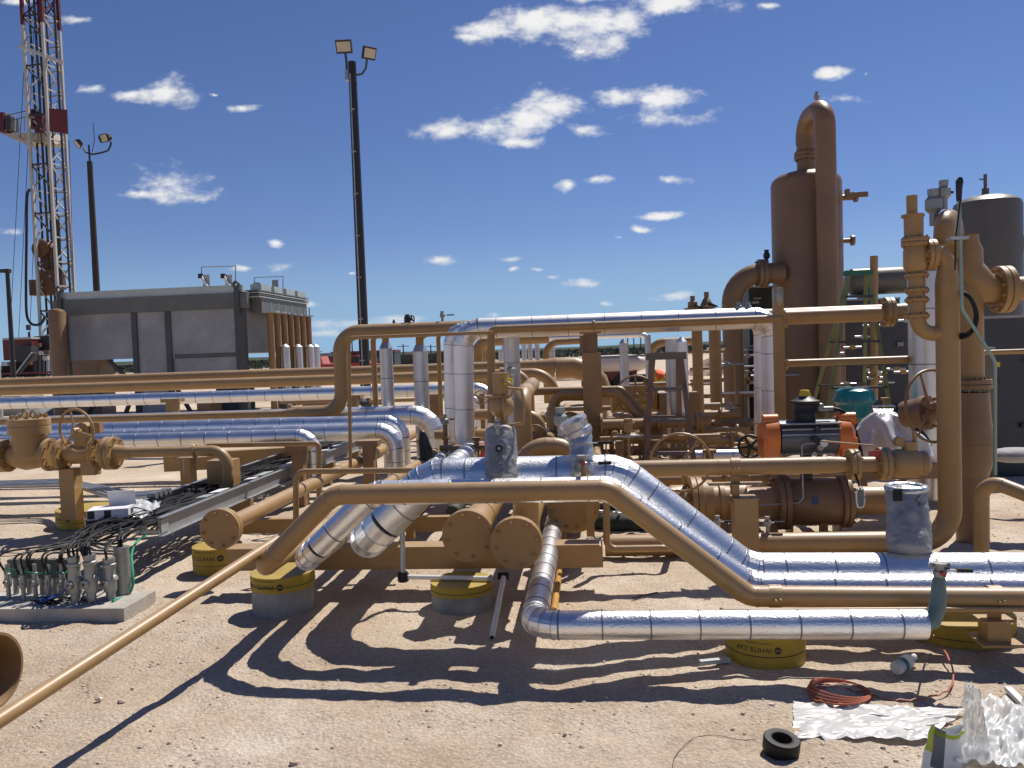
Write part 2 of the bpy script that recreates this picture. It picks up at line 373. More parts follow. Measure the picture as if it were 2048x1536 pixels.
def lever(parent, c, ax, ln, m=None, w_=.022):
    ax = V(ax).normalized(); mb = MB().bar(V(c), V(c)+ax*ln*.45, w_*.8, .006); part('lever', mb, galv, parent)
    part('lever_grip', MB().bar(V(c)+ax*ln*.4, V(c)+ax*ln, w_, .016), m or blk, parent)
def small_valve(label, base, h=.16, lev=(1, 0, 0), m=None, group=None, ln=.13, cat='valve'):
    """needle / ball valve standing on a stub"""
    base = V(base); m = m or gry; t = thing('small_valve', label, cat, base, group)
    part('stub', MB().cyl(base, base+V((0,0,h*.45)), h*.12, 10), m, t)
    part('valve_body', MB().lathe(base+V((0,0,h*.35)), (0,0,1), [(0, h*.15), (h*.1, h*.24), (h*.35, h*.24), (h*.45, h*.15), (h*.5, h*.15)], 8), m, t, ang=.3)
    part('cap', MB().cyl(base+V((0,0,h*.84)), base+V((0,0,h)), h*.17, 6), m, t, ang=.3)
    if lev is not None: lever(t, base+V((0,0,h*.6)), V(lev), ln)
    return t
# ------------------------------------------------------------ ground
def gz(x, y):
    d = math.hypot(x, y)
    a = max(0, 1-d/45)
    z = (noise.noise(V((x*.9, y*.9, 0)))*.02+noise.noise(V((x*2.7, y*2.7, 3)))*.018+noise.noise(V((x*7, y*7, 5)))*.012+noise.noise(V((x*17, y*17, 9)))*.007)*min(1, a*1.4)
    z += noise.noise(V((x*.02, y*.02, 1)))*.3*min(1, max(0, (d-60)/200)) + max(0, (d-900)/3000)*9*(1+noise.noise(V((x*.0012, y*.0012, 4))))
    return z
def axis_(lo, hi, step, far):
    v = []; c = lo
    while c < hi: v.append(c); c += step
    v.append(hi); s = step; c = hi
    while c < far: s *= 1.22; c += s; v.append(c)
    s = step; c = lo
    while c > -far: s *= 1.22; c -= s; v.insert(0, c)
    return v
xs = axis_(-3.6, 3.6, .035, 6000); ys = axis_(1.7, 8.5, .035, 6000)
nx, ny = len(xs), len(ys)
mb = MB(); mb.v = [(x, y, gz(x, y)) for y in ys for x in xs]
mb.f = [(j*nx+i, j*nx+i+1, (j+1)*nx+i+1, (j+1)*nx+i) for j in range(ny-1) for i in range(nx-1)]
gm = bpy.data.materials.new('dry_caliche_dirt'); gm.use_nodes = True; t = gm.node_tree; b = t.nodes['Principled BSDF']
b.inputs['Roughness'].default_value = .95; b.inputs['Specular IOR Level'].default_value = .1
g = t.nodes.new('ShaderNodeNewGeometry')
def tn(sc, det, ro=.6, vec=None):
    n = t.nodes.new('ShaderNodeTexNoise'); n.inputs['Scale'].default_value = sc; n.inputs['Detail'].default_value = det; n.inputs['Roughness'].default_value = ro
    t.links.new(g.outputs['Position'], n.inputs['Vector']); return n.outputs['Fac']
def tr(src, stops):
    r = t.nodes.new('ShaderNodeValToRGB'); r.color_ramp.elements.remove(r.color_ramp.elements[0])
    for i, (p, c) in enumerate(stops):
        e = r.color_ramp.elements[0] if i == 0 else r.color_ramp.elements.new(p)
        e.position = p; e.color = (*c, 1)
    t.links.new(src, r.inputs[0]); return r.outputs[0]
def tmix(f, a, c, typ='MIX'):
    m = t.nodes.new('ShaderNodeMixRGB'); m.blend_type = typ
    for i, x in enumerate((f, a, c)):
        if hasattr(x, 'is_output'): t.links.new(x, m.inputs[i])
        else: m.inputs[i].default_value = x if i == 0 else (*x, 1)
    return m.outputs[0]
base = tr(tn(1.1, 8, .65), [(.3, (.50, .385, .285)), (.46, (.59, .485, .37)), (.6, (.65, .56, .45)), (.74, (.78, .71, .61))])
fine = tr(tn(38, 8, .75), [(.3, (.66, .64, .62)), (.55, (1, 1, 1)), (.75, (1.2, 1.2, 1.2))])
big_ = tr(tn(.35, 4, .5), [(.35, (.9, .88, .86)), (.6, (1.04, 1.04, 1.05))]); base = tmix(1, base, big_, 'MULTIPLY'); col = tmix(.85, base, fine, 'MULTIPLY')
peb = t.nodes.new('ShaderNodeTexVoronoi'); peb.inputs['Scale'].default_value = 55; t.links.new(g.outputs['Position'], peb.inputs['Vector'])
pr = tr(peb.outputs['Distance'], [(.1, (1.12, 1.1, 1.06)), (.35, (1, 1, 1)), (.7, (.82, .80, .78))]); col = tmix(.6, col, pr, 'MULTIPLY')
dist = t.nodes.new('ShaderNodeVectorMath'); dist.operation = 'LENGTH'; t.links.new(g.outputs['Position'], dist.inputs[0])
mrr = t.nodes.new('ShaderNodeMapRange'); mrr.inputs['From Min'].default_value = 110; mrr.inputs['From Max'].default_value = 260; t.links.new(dist.outputs['Value'], mrr.inputs['Value'])
scr = tr(tn(.03, 8, .7), [(.35, (.035, .048, .03)), (.55, (.055, .065, .045)), (.7, (.20, .17, .12))])
col = tmix(mrr.outputs[0], col, scr); t.links.new(col, b.inputs['Base Color'])
bp = t.nodes.new('ShaderNodeBump'); bp.inputs['Strength'].default_value = .8; bp.inputs['Distance'].default_value = .016
hm = t.nodes.new('ShaderNodeMath'); hm.operation = 'SUBTRACT'; t.links.new(tn(45, 8, .8), hm.inputs[0])
h2 = t.nodes.new('ShaderNodeMath'); h2.operation = 'MULTIPLY'; h2.inputs[1].default_value = .5; t.links.new(peb.outputs['Distance'], h2.inputs[0]); t.links.new(h2.outputs[0], hm.inputs[1])
t.links.new(hm.outputs[0], bp.inputs['Height']); t.links.new(bp.outputs[0], b.inputs['Normal'])
gme = bpy.data.meshes.new('ground'); gme.from_pydata(mb.v, [], mb.f); gme.materials.append(gm)
gme.polygons.foreach_set('use_smooth', [True]*len(gme.polygons)); gme.update()
ground = link(bpy.data.objects.new('ground', gme)); ground['kind'] = 'structure'
stone_m = mat('pale_caliche_stone', (.60, .51, .41), .95, var=.2, vs=9, bump=.5, bs=80)
stone_r = mat('reddish_stone', (.46, .35, .27), .95, var=.28, vs=9)
def pebbles(n, smin, smax, m, seed, ymax=11, clump=0):
    rnd = random.Random(seed); q = MB()
    for _ in range(n):
        y = 1.9+(ymax-1.9)*rnd.random()**1.7; x = (rnd.random()*2-1)*(y*.68+.2)-y*math.tan(YAW)
        if clump and noise.noise(V((x*1.7, y*1.7, seed)))+.6*noise.noise(V((x*5, y*5, seed))) < clump: continue
        s = smin*(smax/smin)**(rnd.random()**3); z = gz(x, y); vs = []
        a0 = rnd.random()*6.28; fl = .45+.4*rnd.random()
        for k, (hh, rr) in enumerate(((-.5, .75), (.15, 1), (.75, .6))):
            for j in range(5):
                a = a0+j*1.2566+k*.4; r = s*rr*(.75+.5*rnd.random())
                vs.append((x+r*math.cos(a), y+r*math.sin(a)*(.7+.3*rnd.random()), z+s*hh*fl+s*.15*rnd.random()))
        q.add(vs, [(k*5+j, k*5+(j+1)%5, (k+1)*5+(j+1)%5, (k+1)*5+j) for k in range(2) for j in range(5)]+[(10, 11, 12, 13, 14)])
    return q
solo('gravel', 'loose pale caliche pebbles strewn over the dirt', 'gravel', pebbles(30000, .002, .012, stone_m, 1, clump=.05), stone_m, (0,0,0), kind='stuff', smooth=False)
solo('gravel', 'scattered reddish clods and stones on the dirt', 'gravel', pebbles(16000, .003, .013, stone_r, 2, clump=.28), stone_r, (0,0,0), kind='stuff', smooth=False)
# rocky heap, gravel heap, desert scrub
def heap(name, label, c, rx, ry, h, m, n=34, seed=1, kind=None):
    q = MB(); vs = []
    for i in range(n+1):
        for k in range(n*2):
            r = i/n; a = math.pi*k/n; x = c.x+rx*r*math.cos(a); y = c.y+ry*r*math.sin(a)
            z = h*(1-r**1.6)*(.75+.5*noise.noise(V((x*.5, y*.5, seed))))+noise.noise(V((x*2.2, y*2.2, seed)))*h*.12
            vs.append((x, y, z-.1*r))
    q.add(vs, [(i*n*2+k, i*n*2+(k+1)%(n*2), (i+1)*n*2+(k+1)%(n*2), (i+1)*n*2+k) for i in range(n) for k in range(n*2)])
    return solo(name, label, 'heap', q, m, c, smooth=False)
rubble = mat('pinkish_rubble', (.38, .27, .20), .95, var=.3, vs=1.6, bump=.6, bs=3)
p = G(1160, 745); p.z = 0
for i, (px, py, rx, h, lb) in enumerate([(1150, 742, 4.6, 1.15, 'tall heap of pinkish rubble behind the square column'), (1090, 744, 2.6, .8, 'low heap of pinkish rubble left of the tall one'),
        (1215, 740, 3.4, 1.0, 'heap of pinkish rubble rising over the pale tanker'), (1440, 735, 4.0, .9, 'heap of pale rubble seen between the vertical pipes on the right'), (925, 748, 1.6, .5, 'small heap of pale rubble between the insulated risers')]):
    p = P(px, py, 44); p.z = 0; heap('rubble_heap', lb, p, rx*.55, 1.8, h*1.25, rubble, seed=i+2)
p = P(92, 845, 27); p.z = 0
heap('gravel_heap', 'grey gravel heap in front of the beige tank', p, 1.3, .8, .55, mat('grey_gravel', (.22, .22, .21), .9, var=.35, vs=12), seed=9)
rnd = random.Random(4); q = MB()
for _ in range(11000):
    D = 150*(6**rnd.random()); a = (rnd.random()-.5)*1.5-YAW; x, y = D*math.sin(a), D*math.cos(a); s = (.22+.3*rnd.random())*(1+D/450); z = gz(x, y)
    for _k in range(5):
        cx, cy, cz = x+rnd.gauss(0, s*.6), y+rnd.gauss(0, s*.6), z+s*(.2+.7*rnd.random()); r = s*(.35+.4*rnd.random())
        vs = [(cx+r*rnd.gauss(0,.7), cy+r*rnd.gauss(0,.7), cz+r*rnd.gauss(0,.45)) for _j in range(6)]
        q.add(vs, [(0,1,2),(2,3,4),(4,5,0),(1,3,5)])
solo('scrub', 'dark green desert scrub along the horizon', 'scrub', q, mat('scrub_leaves', (.035, .05, .032), .9, var=.15, vs=.1), (0,0,0), kind='stuff', smooth=False)
# ------------------------------------------------------------ distant things
def power_pole(px, ytop, ybot, D, arms, label):
    b = P(px, ybot, D); h = ZV(ytop, b.x, b.y); b.z = 0
    t = thing('power_pole', label, 'power pole', b, 'far power poles on the horizon')
    part('pole', MB().cyl(b, V((b.x, b.y, h)), .17, 8, .12), blkm, t)
    for k in range(arms): part('crossarm', MB().bar((b.x-1.3, b.y, h-.5-k*1.5), (b.x+1.3, b.y, h-.5-k*1.5), .14), blkm, t)
for a in [(628, 690, 716, 170, 2, 'double armed power pole left of the front riser'), (634, 699, 716, 190, 1, 'short power pole just right of the double armed one'),
          (705, 684, 712, 170, 0, 'thin pole behind the elbow of the tall riser'), (807, 688, 710, 180, 1, 'T shaped power pole between the two insulated stubs'),
          (862, 689, 710, 190, 1, 'power pole right of the second insulated stub'), (941, 680, 708, 170, 0, 'thin pole seen right of the tall foil risers'),
          (1256, 672, 700, 190, 0, 'thin pole above the pale tanker'), (1268, 674, 700, 200, 0, 'second thin pole above the pale tanker'), (1282, 672, 699, 195, 0, 'third thin pole above the pale tanker'),
          (1327, 676, 698, 190, 0, 'thin pole seen above the step ladder')]: power_pole(*a)
def box_thing(name, label, cat, px0, px1, y0, y1, D, depth, m, zb=None, group=None, extra=None):
    a = P(px0, y1, D); Y = a.y; zb_ = a.z if zb is None else zb; x0 = XZ(px0, Y, zb_).x; x1 = XZ(px1, Y, zb_).x; zt = ZV(y0, (x0+x1)/2, Y)
    t = thing(name, label, cat, (x0, Y, zb_), group); part('body', MB().bx(x0, x1, Y, Y+depth, zb_, zt), m, t, smooth=False)
    return t, x0, x1, Y, zb_, zt
t_, x0, x1, Y, zb, zt = box_thing('long_trailer', 'long dark trailer with a dull red top edge behind the light pole', 'trailer', 664, 790, 706, 742, 95, 3, mat('dark_teal_trailer', (.02, .04, .05), .5), 0)
part('roof_edge', MB().bx(x0-.05, x1+.05, Y-.08, Y+3, zt, zt+.25), dred, t_)
for k in range(6): part('window', MB().bx(x0+.8+k*1.1, x0+1.4+k*1.1, Y-.03, Y, zt-1.1, zt-.6), bluegrey, t_)
t_, x0, x1, Y, zb, zt = box_thing('storage_tank', 'low olive tank wall on the horizon between the stubs', 'tank', 790, 900, 709, 736, 120, 6, mat('olive_tank_wall', (.055, .06, .045), .7), 0)
part('rim', MB().bx(x0-.1, x1+.1, Y-.1, Y+6, zt, zt+.15), greengrey, t_)
t_, x0, x1, Y, zb, zt = box_thing('red_shed', 'dark red shed far behind the cooler pipes', 'shed', 604, 662, 714, 736, 90, 4, dred, 0)
part('roof', MB().add([(x0-.2, Y-.2, zt), (x1+.2, Y-.2, zt), (x1+.2, Y+4, zt), (x0-.2, Y+4, zt), (x0-.2, Y+1.9, zt+.4), (x1+.2, Y+1.9, zt+.4)], [(0,1,5,4), (2,3,4,5), (0,4,3), (1,2,5), (0,3,2,1)]), blkm, t_, smooth=False)
def pickup(px, py, D, label, m, flip=1):
    c = P(px, py, D); c.z = 0; t = thing('pickup_truck', label, 'truck', c, 'red trucks parked in the distance')
    def o(a, b, cc): return c+V((a*flip, b, cc))
    q = MB(); prof = [(-2.7, .5), (-2.7, 1.1), (-.6, 1.15), (-.4, 1.75), (.9, 1.75), (1.5, 1.15), (2.6, 1.0), (2.7, .5)]
    n = len(prof); vs = [o(a, -.9, z) for a, z in prof]+[o(a, .9, z) for a, z in prof]
    q.add(vs, [tuple(range(n)), tuple(range(n, 2*n))[::-1]]+[(i, i+n, (i+1) % n+n, (i+1) % n) for i in range(n)]); part('body', q, m, t, smooth=False)
    part('window', MB().add([o(-.35, -.92, 1.18), o(-.25, -.92, 1.65), o(.85, -.92, 1.65), o(1.3, -.92, 1.18)], [(0,1,2,3)]).add([o(-.35, -.915, 1.18), o(1.3, -.915, 1.18)], []), blkm, t)
    for a in (-1.8, 1.7): part('wheel', MB().cyl(o(a, -.95, .4), o(a, -.7, .4), .4, 14), blk, t)
pickup(700, 740, 62, 'red pickup truck seen just left of the light pole', red)
pickup(640, 742, 66, 'pale red pickup truck left of the tall brown riser', mat('faded_red_paint', (.5, .16, .12), .4), -1)
pickup(885, 742, 70, 'dark truck far behind the second insulated stub', blkm)
# tanker trailer, pale above and red below
Yt = P(1240, 745, 24).y; x0 = XZ(1175, Yt, 1.3).x; x1 = XZ(1298, Yt, 1.3).x
zt = ZV(712, x0, Yt); zb = ZV(749, x0, Yt); rr = (zt-zb)/2
t_ = thing('tanker_trailer', 'pale tanker trailer with red lower skirt behind the insulated risers', 'tanker', (x0, Yt, 0))
part('tank', MB().lathe((x0, Yt+rr, zb+rr), (1,0,0), [(-.5, rr*.2), (-.45, rr*.7), (-.2, rr*.97), (0, rr), (x1-x0-.55, rr), (x1-x0-.3, rr*.88), (x1-x0-.1, rr*.6), (x1-x0, rr*.2)], 28), pinkw, t_)
part('skirt', MB().bx(x0-.2, x1-.35, Yt+.1, Yt+rr*2, .45, zb+.08), dred, t_, smooth=False)
part('rail', MB().sweep([(x0, Yt+rr*.4, zt-.05), (x1-.6, Yt+rr*.4, zt-.05), (x1, Yt+rr*.4, zb+.5)], .03, 8), greengrey, t_)
for a in (.3, 1.1): part('wheel', MB().cyl((x0+a, Yt+.05, .45), (x0+a, Yt+.35, .45), .45, 16), blk, t_)
# ------------------------------------------------------------ drilling rig
D = 85; cb = P(122, 742, D); cb.z = 0; cx, cy = cb.x, cb.y; s = 1.62; ra = R_(38)
rig = thing('drilling_rig', 'tall red and white lattice drilling rig mast with monkey board', 'drilling rig', cb)
cor = [V((math.cos(ra+math.pi/2*k)*s, math.sin(ra+math.pi/2*k)*s, 0)) for k in range(4)]
# local frame so that one corner points to the camera
ztop = ZV(-60, cx, cy); zred = ZV(56, cx, cy); zb0 = ZV(742, cx, cy); zl = [0]
def lp(k, z): sc = 1.0; return V((cx, cy, z))+cor[k % 4]*sc
bays = 17; hb = ztop/bays
for k in range(4):
    part('leg', MB().bar(lp(k, 0), lp(k, zred), .26), rigw if k != 1 else rigd, rig)
    part('leg', MB().bar(lp(k, zred), lp(k, ztop), .3), dredt, rig, 'maroon upper leg')
for i in range(bays):
    z0, z1 = i*hb, (i+1)*hb; m = dredt if z1 > zred+1 else rigw
    for k in range(4):
        if k == 2 and i % 2: continue
        mm = rigd if (k == 2 and m is rigw) else m
        part('girt', MB().bar(lp(k, z1), lp(k+1, z1), .14), mm, rig)
        if i % 2: part('brace', MB().bar(lp(k, z0), lp(k+1, z1), .12), mm, rig)
        else: part('brace', MB().bar(lp(k+1, z0), lp(k, z1), .12), mm, rig)
        if m is dredt: part('brace', MB().bar(lp(k+1, z0), lp(k, z1), .1), mm, rig)
for dx, dy, r in ((-.7, .2, .07), (-.5, -.3, .06), (.1, .3, .1), (.5, .1, .08), (.8, -.4, .05), (1.3, .3, .12), (-1.2, 0, .12)):
    part('cable', MB().cyl((cx+dx, cy+dy, 1), (cx+dx, cy+dy, ztop), r, 6), rigd, rig)
for z0_, z1_ in ((3, 14), (4, 12)): part('hose', MB().cyl((cx+.9, cy-.6, z0_), (cx+1.0, cy-.6, z1_+3), .17, 8), blkm, rig)
z = ZV(250, cx, cy); q0 = P(5, 262, D-1); q1 = P(60, 272, D-1)
part('monkey_board', MB().add([q0+V((0, 0, -.3)), P(30, 280, D-1), P(105, 285, D-1), P(98, 262, D-1)]+[p_+V((0, 2.4, 0)) for p_ in (q0+V((0,0,-.3)), P(30, 280, D-1), P(105, 285, D-1), P(98, 262, D-1))],
     [(0,1,2,3), (4,7,6,5), (0,3,7,4), (1,5,6,2), (0,4,5,1), (2,6,7,3)]), mat('board_deck', (.45, .38, .30), .7), rig, smooth=False)
for px in (12, 20, 30, 40, 48): part('railing_post', MB().bar(P(px, 262, D-1), P(px+1, 226, D-1), .07), rigw, rig)
for py in (228, 240): part('railing', MB().bar(P(8, py+4, D-1), P(60, py-8, D-1), .06), rigd, rig)
for a, b_, c_, d_ in ((3, 16, 228, 266), (18, 30, 236, 262), (62, 74, 222, 258), (76, 92, 232, 268)):
    part('finger_board', MB().box(P((a+b_)/2, (c_+d_)/2, D-.5), ((b_-a)/FPX*D, 1.2, (d_-c_)/FPX*D)), dredt if a != 18 else rigd, rig, smooth=False)
pa, pb = P(97, 216, D-2.4), P(131, 219, D-1.2); pc, pd = P(133, 268, D-1.2), P(98, 262, D-2.4)
part('wind_panel', MB().add([pa, pb, pc, pd]+[p_+V((.1, .15, 0)) for p_ in (pa, pb, pc, pd)], [(0,1,2,3), (7,6,5,4), (0,4,5,1), (1,5,6,2), (2,6,7,3), (3,7,4,0)]), dred, rig, smooth=False)
part('strut', MB().bar(P(36, 274, D-1), P(58, 292, D-1), .2), rigw, rig)
part('boom', MB().bar(P(39, 92, D-3), P(127, 126, D-2), .3), rigw, rig)
tb = mat('rust_orange_block', (.13, .055, .025), .6, var=.2, vs=.8)
c_ = P(100, 522, D); q = MB().box(c_, (1.3, 1.2, 2.6)).box(P(103, 560, D), (2.2, 1.4, 2.0)).cyl(P(92, 500, D)-V((0, 1, 0)), P(92, 500, D)+V((0, 1, 0)), .9, 14).box(P(93, 575, D), (3.0, 1.2, 1.6))
part('travelling_block', q, tb, rig, smooth=False)
hp = [P(52+4*math.sin(i/3.), 330+i*20, D-2) for i in range(15)]; hp = [P(60, 378, D-2), P(54, 395, D-2), P(53, 470, D-2), P(52, 560, D-2), P(53, 625, D-2), P(60, 645, D-2), P(72, 650, D-2), P(84, 645, D-2), P(90, 632, D-2)]
part('standpipe_hose', MB().sweep(smooth(hp), .13, 8), blkm, rig)
for i, (pxa, pxb) in enumerate(((32, 18), (48, 36), (152, 152), (66, 58))): part('guy_line', MB().cyl(P(pxa+20 if i != 2 else 138, 60 if i != 2 else 280, D-1), P(pxb if i != 2 else 152, 700, D-1), .03, 5), rigd, rig)
# rig floor: dark red and black decks and stairs below the mast
sb = thing('rig_substructure', 'dark red rig floor with stairs and doghouse under the mast', 'rig floor', V((cx-3, cy, 0)))
def pb3(a, b_, c_, d_, D_, dep, m, nm): part(nm, MB().box(P((a+b_)/2, (c_+d_)/2, D_)+V((0, dep/2, 0)), ((b_-a)/FPX*D_, dep, (d_-c_)/FPX*D_)), m, sb, smooth=False)
pb3(4, 66, 679, 720, 78, 3, dred, 'doghouse'); pb3(3, 64, 675, 679, 77.8, 3.4, rigw, 'doghouse_roof')
pb3(0, 118, 722, 752, 80, 6, mat('dark_rig_floor', (.02, .012, .014), .8), 'floor_deck'); pb3(30, 64, 692, 724, 77, 1, rigd, 'doorway')
pb3(68, 100, 672, 712, 79, 3, rigd, 'draw_works'); pb3(0, 118, 744, 748, 76, .4, dred, 'red_rail')
for i in range(3): part('stair', MB().bar(P(32+i*3, 748, 75), P(64+i*4, 706, 75), .25, .1), rigd if i else galv, sb)
for px in (70, 78, 86, 96, 104, 112): part('post', MB().bar(P(px, 700+(px*7) % 13, 78), P(px, 748, 78), .2), rigd if px % 4 else galv, sb)
for px, py in ((76, 690), (84, 706), (92, 716), (108, 726), (58, 726), (12, 728), (94, 704)): part('fitting', MB().box(P(px, py, 76.5), (.5, .3, .35)), [galv, tb, rigw][px % 3], sb, smooth=False)
part('lamp_mast', MB().cyl(P(60, 702, 78), P(58, 664, 78), .12, 6).box(P(57, 655, 78), (.3, .3, .5)), rigd, sb)
# ------------------------------------------------------------ helpers for labelled runs
def run(label, pts, d, m=None, **k): return pipe(label, pts, d, m, **k)
# ------------------------------------------------------------ concrete piers in yellow form tubes
def text_on(parent, txt, c, r, z, size, ang0, flip=True, m=None, name='lettering'):
    cu = bpy.data.curves.new('t', 'FONT'); cu.body = txt; cu.size = size; cu.align_x = 'LEFT'; cu.resolution_u = 2
    o = link(bpy.data.objects.new('t', cu)); bpy.context.view_layer.update()
    me = bpy.data.meshes.new_from_object(o.evaluated_get(bpy.context.evaluated_depsgraph_get())); bpy.data.objects.remove(o)
    for v in me.vertices:
        x, y = v.co.x, v.co.y-size*.35
        if flip: x, y = -x, -y
        a = ang0+x/r
        v.co = V((c.x+r*math.sin(a), c.y-r*math.cos(a), z+y))
    me.materials.clear(); me.materials.append(m or ink); q = link(bpy.data.objects.new(name, me)); me.name = name
    w0 = wl(parent)
    for v in me.vertices: v.co -= w0
    q.parent = parent; return q
def pier(label, px, py, dia, ztop, tube, D=None, dy=0, post=None, text=None, tz=None, group='concrete piers in yellow form tubes'):
    c = G(px, py) if D is None else P(px, py, D); c.z = 0; r = dia/2; c = c+V((0, r+dy, 0))
    t = thing('concrete_pier', label, 'pier', c, group)
    part('pier', MB().lathe((c.x, c.y, -.1), (0,0,1), [(0, r*.985), (ztop+.09, r*.985), (ztop+.1, r*.95)], 32), conc, t)
    zl, zh = tube
    if zh > zl:
        part('form_tube', MB().lathe((c.x, c.y, 0), (0,0,1), [(zl, r*.99), (zl, r*1.012), (zh, r*1.02), (zh, r*.99)], 36), yel, t)
        part('print_line', MB().lathe((c.x, c.y, 0), (0,0,1), [(zl+(zh-zl)*.35, r), (zl+(zh-zl)*.35, r*1.024), (zl+(zh-zl)*.35+.004, r*1.024), (zl+(zh-zl)*.35+.004, r)], 36), ink, t)
    if text:
        zz = tz or (zl+zh)/2; rr = r*1.028; a1 = text[1]
        text_on(t, text[0], c, rr, zz, text[2], a1); text_on(t, 'CONCRETE & GENERAL', c, rr, zz+text[2]*.95, text[2]*.36, a1)
        q = MB(); n = 18; cc = a1+text[2]*.75/r; R0 = text[2]*.5
        vs = [(c.x+rr*1.002*math.sin(cc), c.y-rr*1.002*math.cos(cc), zz)]+[(c.x+rr*1.002*math.sin(cc+R0*math.cos(6.283*k/n)/r), c.y-rr*1.002*math.cos(cc+R0*math.cos(6.283*k/n)/r), zz+R0*math.sin(6.283*k/n)) for k in range(n)]
        q.add(vs, [(0, 1+k, 1+(k+1) % n) for k in range(n)]); part('round_emblem', q, ink, t)
        for dz_ in (-.2, .12): 
            a = MB(); vs = [(c.x+rr*1.006*math.sin(cc+s_*R0*.7/r), c.y-rr*1.006*math.cos(cc+s_*R0*.7/r), zz+R0*(dz_+e_)) for s_ in (-1, -.3, .3, 1) for e_ in (0, .12)]
            a.add(vs, [(0,2,3,1), (2,4,5,3), (4,6,7,5)]); part('emblem_stripe', a, yel, t)
    return t, c
# front row
t, cA = pier('tall grey pier with a yellow collar under the foot of the left foil pipes', 545, 1240, .405, .26, (.165, .262), text=('WHITE CAP', .12, .042), tz=.205)
t, cB = pier('grey pier with a folded yellow collar below the flanged ends', 915, 1230, .40, .165, (.10, .168))
t, cC = pier('all yellow pier with black lettering under the lowest foil pipe', 1541, 1330, .40, .17, (.0, .18), text=('WHITE CAP', -.02, .036), tz=.10, dy=-.07)
t, cD = pier('wide yellow pier at the right edge under the brown pipe shoe', 1962, 1300, .56, .10, (.0, .115))
t, cE = pier('yellow pier with smudged lettering under the square stand', 415, 1152, .37, .17, (.0, .20), text=('WHITE CAP', .35, .05), tz=.13)
t, cF = pier('wide low yellow pier under the far left gate valve', 140, 1034, .60, .11, (.0, .17), D=8.3, text=('WHITE CAP', -.2, .05), tz=.10)
# ------------------------------------------------------------ the front overpass: brown, small foil, large foil
def over(label, d, Dt, yt, yb, xl, yl, xtl, xtr, xbl, m, bands, xend=2140, zfoot=.45, yback=9.5):
    Yp = P(900, yt, Dt).y; zt = PY(900, yt, Yp).z
    Yq = Yp-.0; b2 = XZ(xend, Yq, 0); zb = PY(1700, yb, Yq).z
    T1 = XZ(xtl, Yp, zt); T2 = XZ(xtr, Yp-.0, zt); B1 = XZ(xbl, Yq, zb); B2 = XZ(xend, Yq-.08, zb)
    F = PY(xl, yl, Yp)
    pts = [V((F.x, yback, F.z)), V(F), T1, T2, B1, B2]
    return pipe(label, pts, d, m, R=d*(1.15 if m is tan else .95), bands=bands), F, zt, Yp, zb
o1, F1, z1, Y1, zb1 = over('brown pipe nearest the camera stepping over the flanged ends', .109, 4.42, 985, 1191, 519, 1141, 668, 1216, 1497, tan, 0)
o2, F2, z2, Y2, zb2 = over('small foil wrapped pipe running just behind the front brown pipe', .142, 4.65, 983, 1171, 603, 1126, 748, 1217, 1502, foil, .26)
o3, F3, z3, Y3, zb3 = over('large foil wrapped pipe at the back of the stepped trio', .23, 4.93, 954, 1143, 722, 1092, 862, 1236, 1493, foil, .27)
# ------------------------------------------------------------ lowest foil pipe with open end at right
Yl = P(1500, 1250, 3.98).y; zl = PY(1500, 1249, Yl).z
a, b = XZ(1850, Yl, zl), XZ(1066, Yl, zl); c = V((b.x, 8.5, zl-.02))
pipe('lowest foil wrapped pipe turning away at its left elbow and ending bluntly at right', [a, b, c], .14, foil, R=.13, bands=.235, name='insulated_pipe')
Yn = Yl+.2; pipe('thin brown tube low behind the lowest foil pipe', [XZ(1440, Yn, PY(1700, 1220, Yn).z), XZ(2140, Yn, PY(1700, 1220, Yn).z)], .026, tan)
# green-grey wrapped riser with valve
p0 = a+V((-.02, 0, 0)); gr = thing('wrapped_riser', 'grey green taped riser with silver valve at the end of the lowest foil pipe', 'valve', a)
top = PY(1880, 1152, Yl+.05)
part('tape_wrap', MB().sweep([a+V((-.03, 0, .0)), a+V((.03, 0, .02)), a+V((.065, .02, .07)), a+V((.075, .03, .12)), V((top.x-.005, top.y, top.z-.02)), V((top.x, top.y, top.z+.01))], [.05, .046, .038, .036, .03, .02], 12), greygreen, gr)
part('valve_body', MB().lathe(top+V((0,0,-.01)), (0,0,1), [(0, .02), (.01, .03), (.035, .03), (.04, .022), (.06, .022), (.062, .034), (.075, .034)], 12), gry, gr, ang=.4)
for s_ in (-1, 1): part('union_nut', MB().cyl(top+V((s_*.022, 0, .05)), top+V((s_*.042, 0, .05)), .018, 6), gry, gr, ang=.3)
lever(gr, top+V((.02, -.02, .035)), (1, .05, -.05), .12)
part('red_cap', MB().cyl(top+V((-.0, -.045, .02)), top+V((0, -.02, .02)), .012, 10), red, gr)
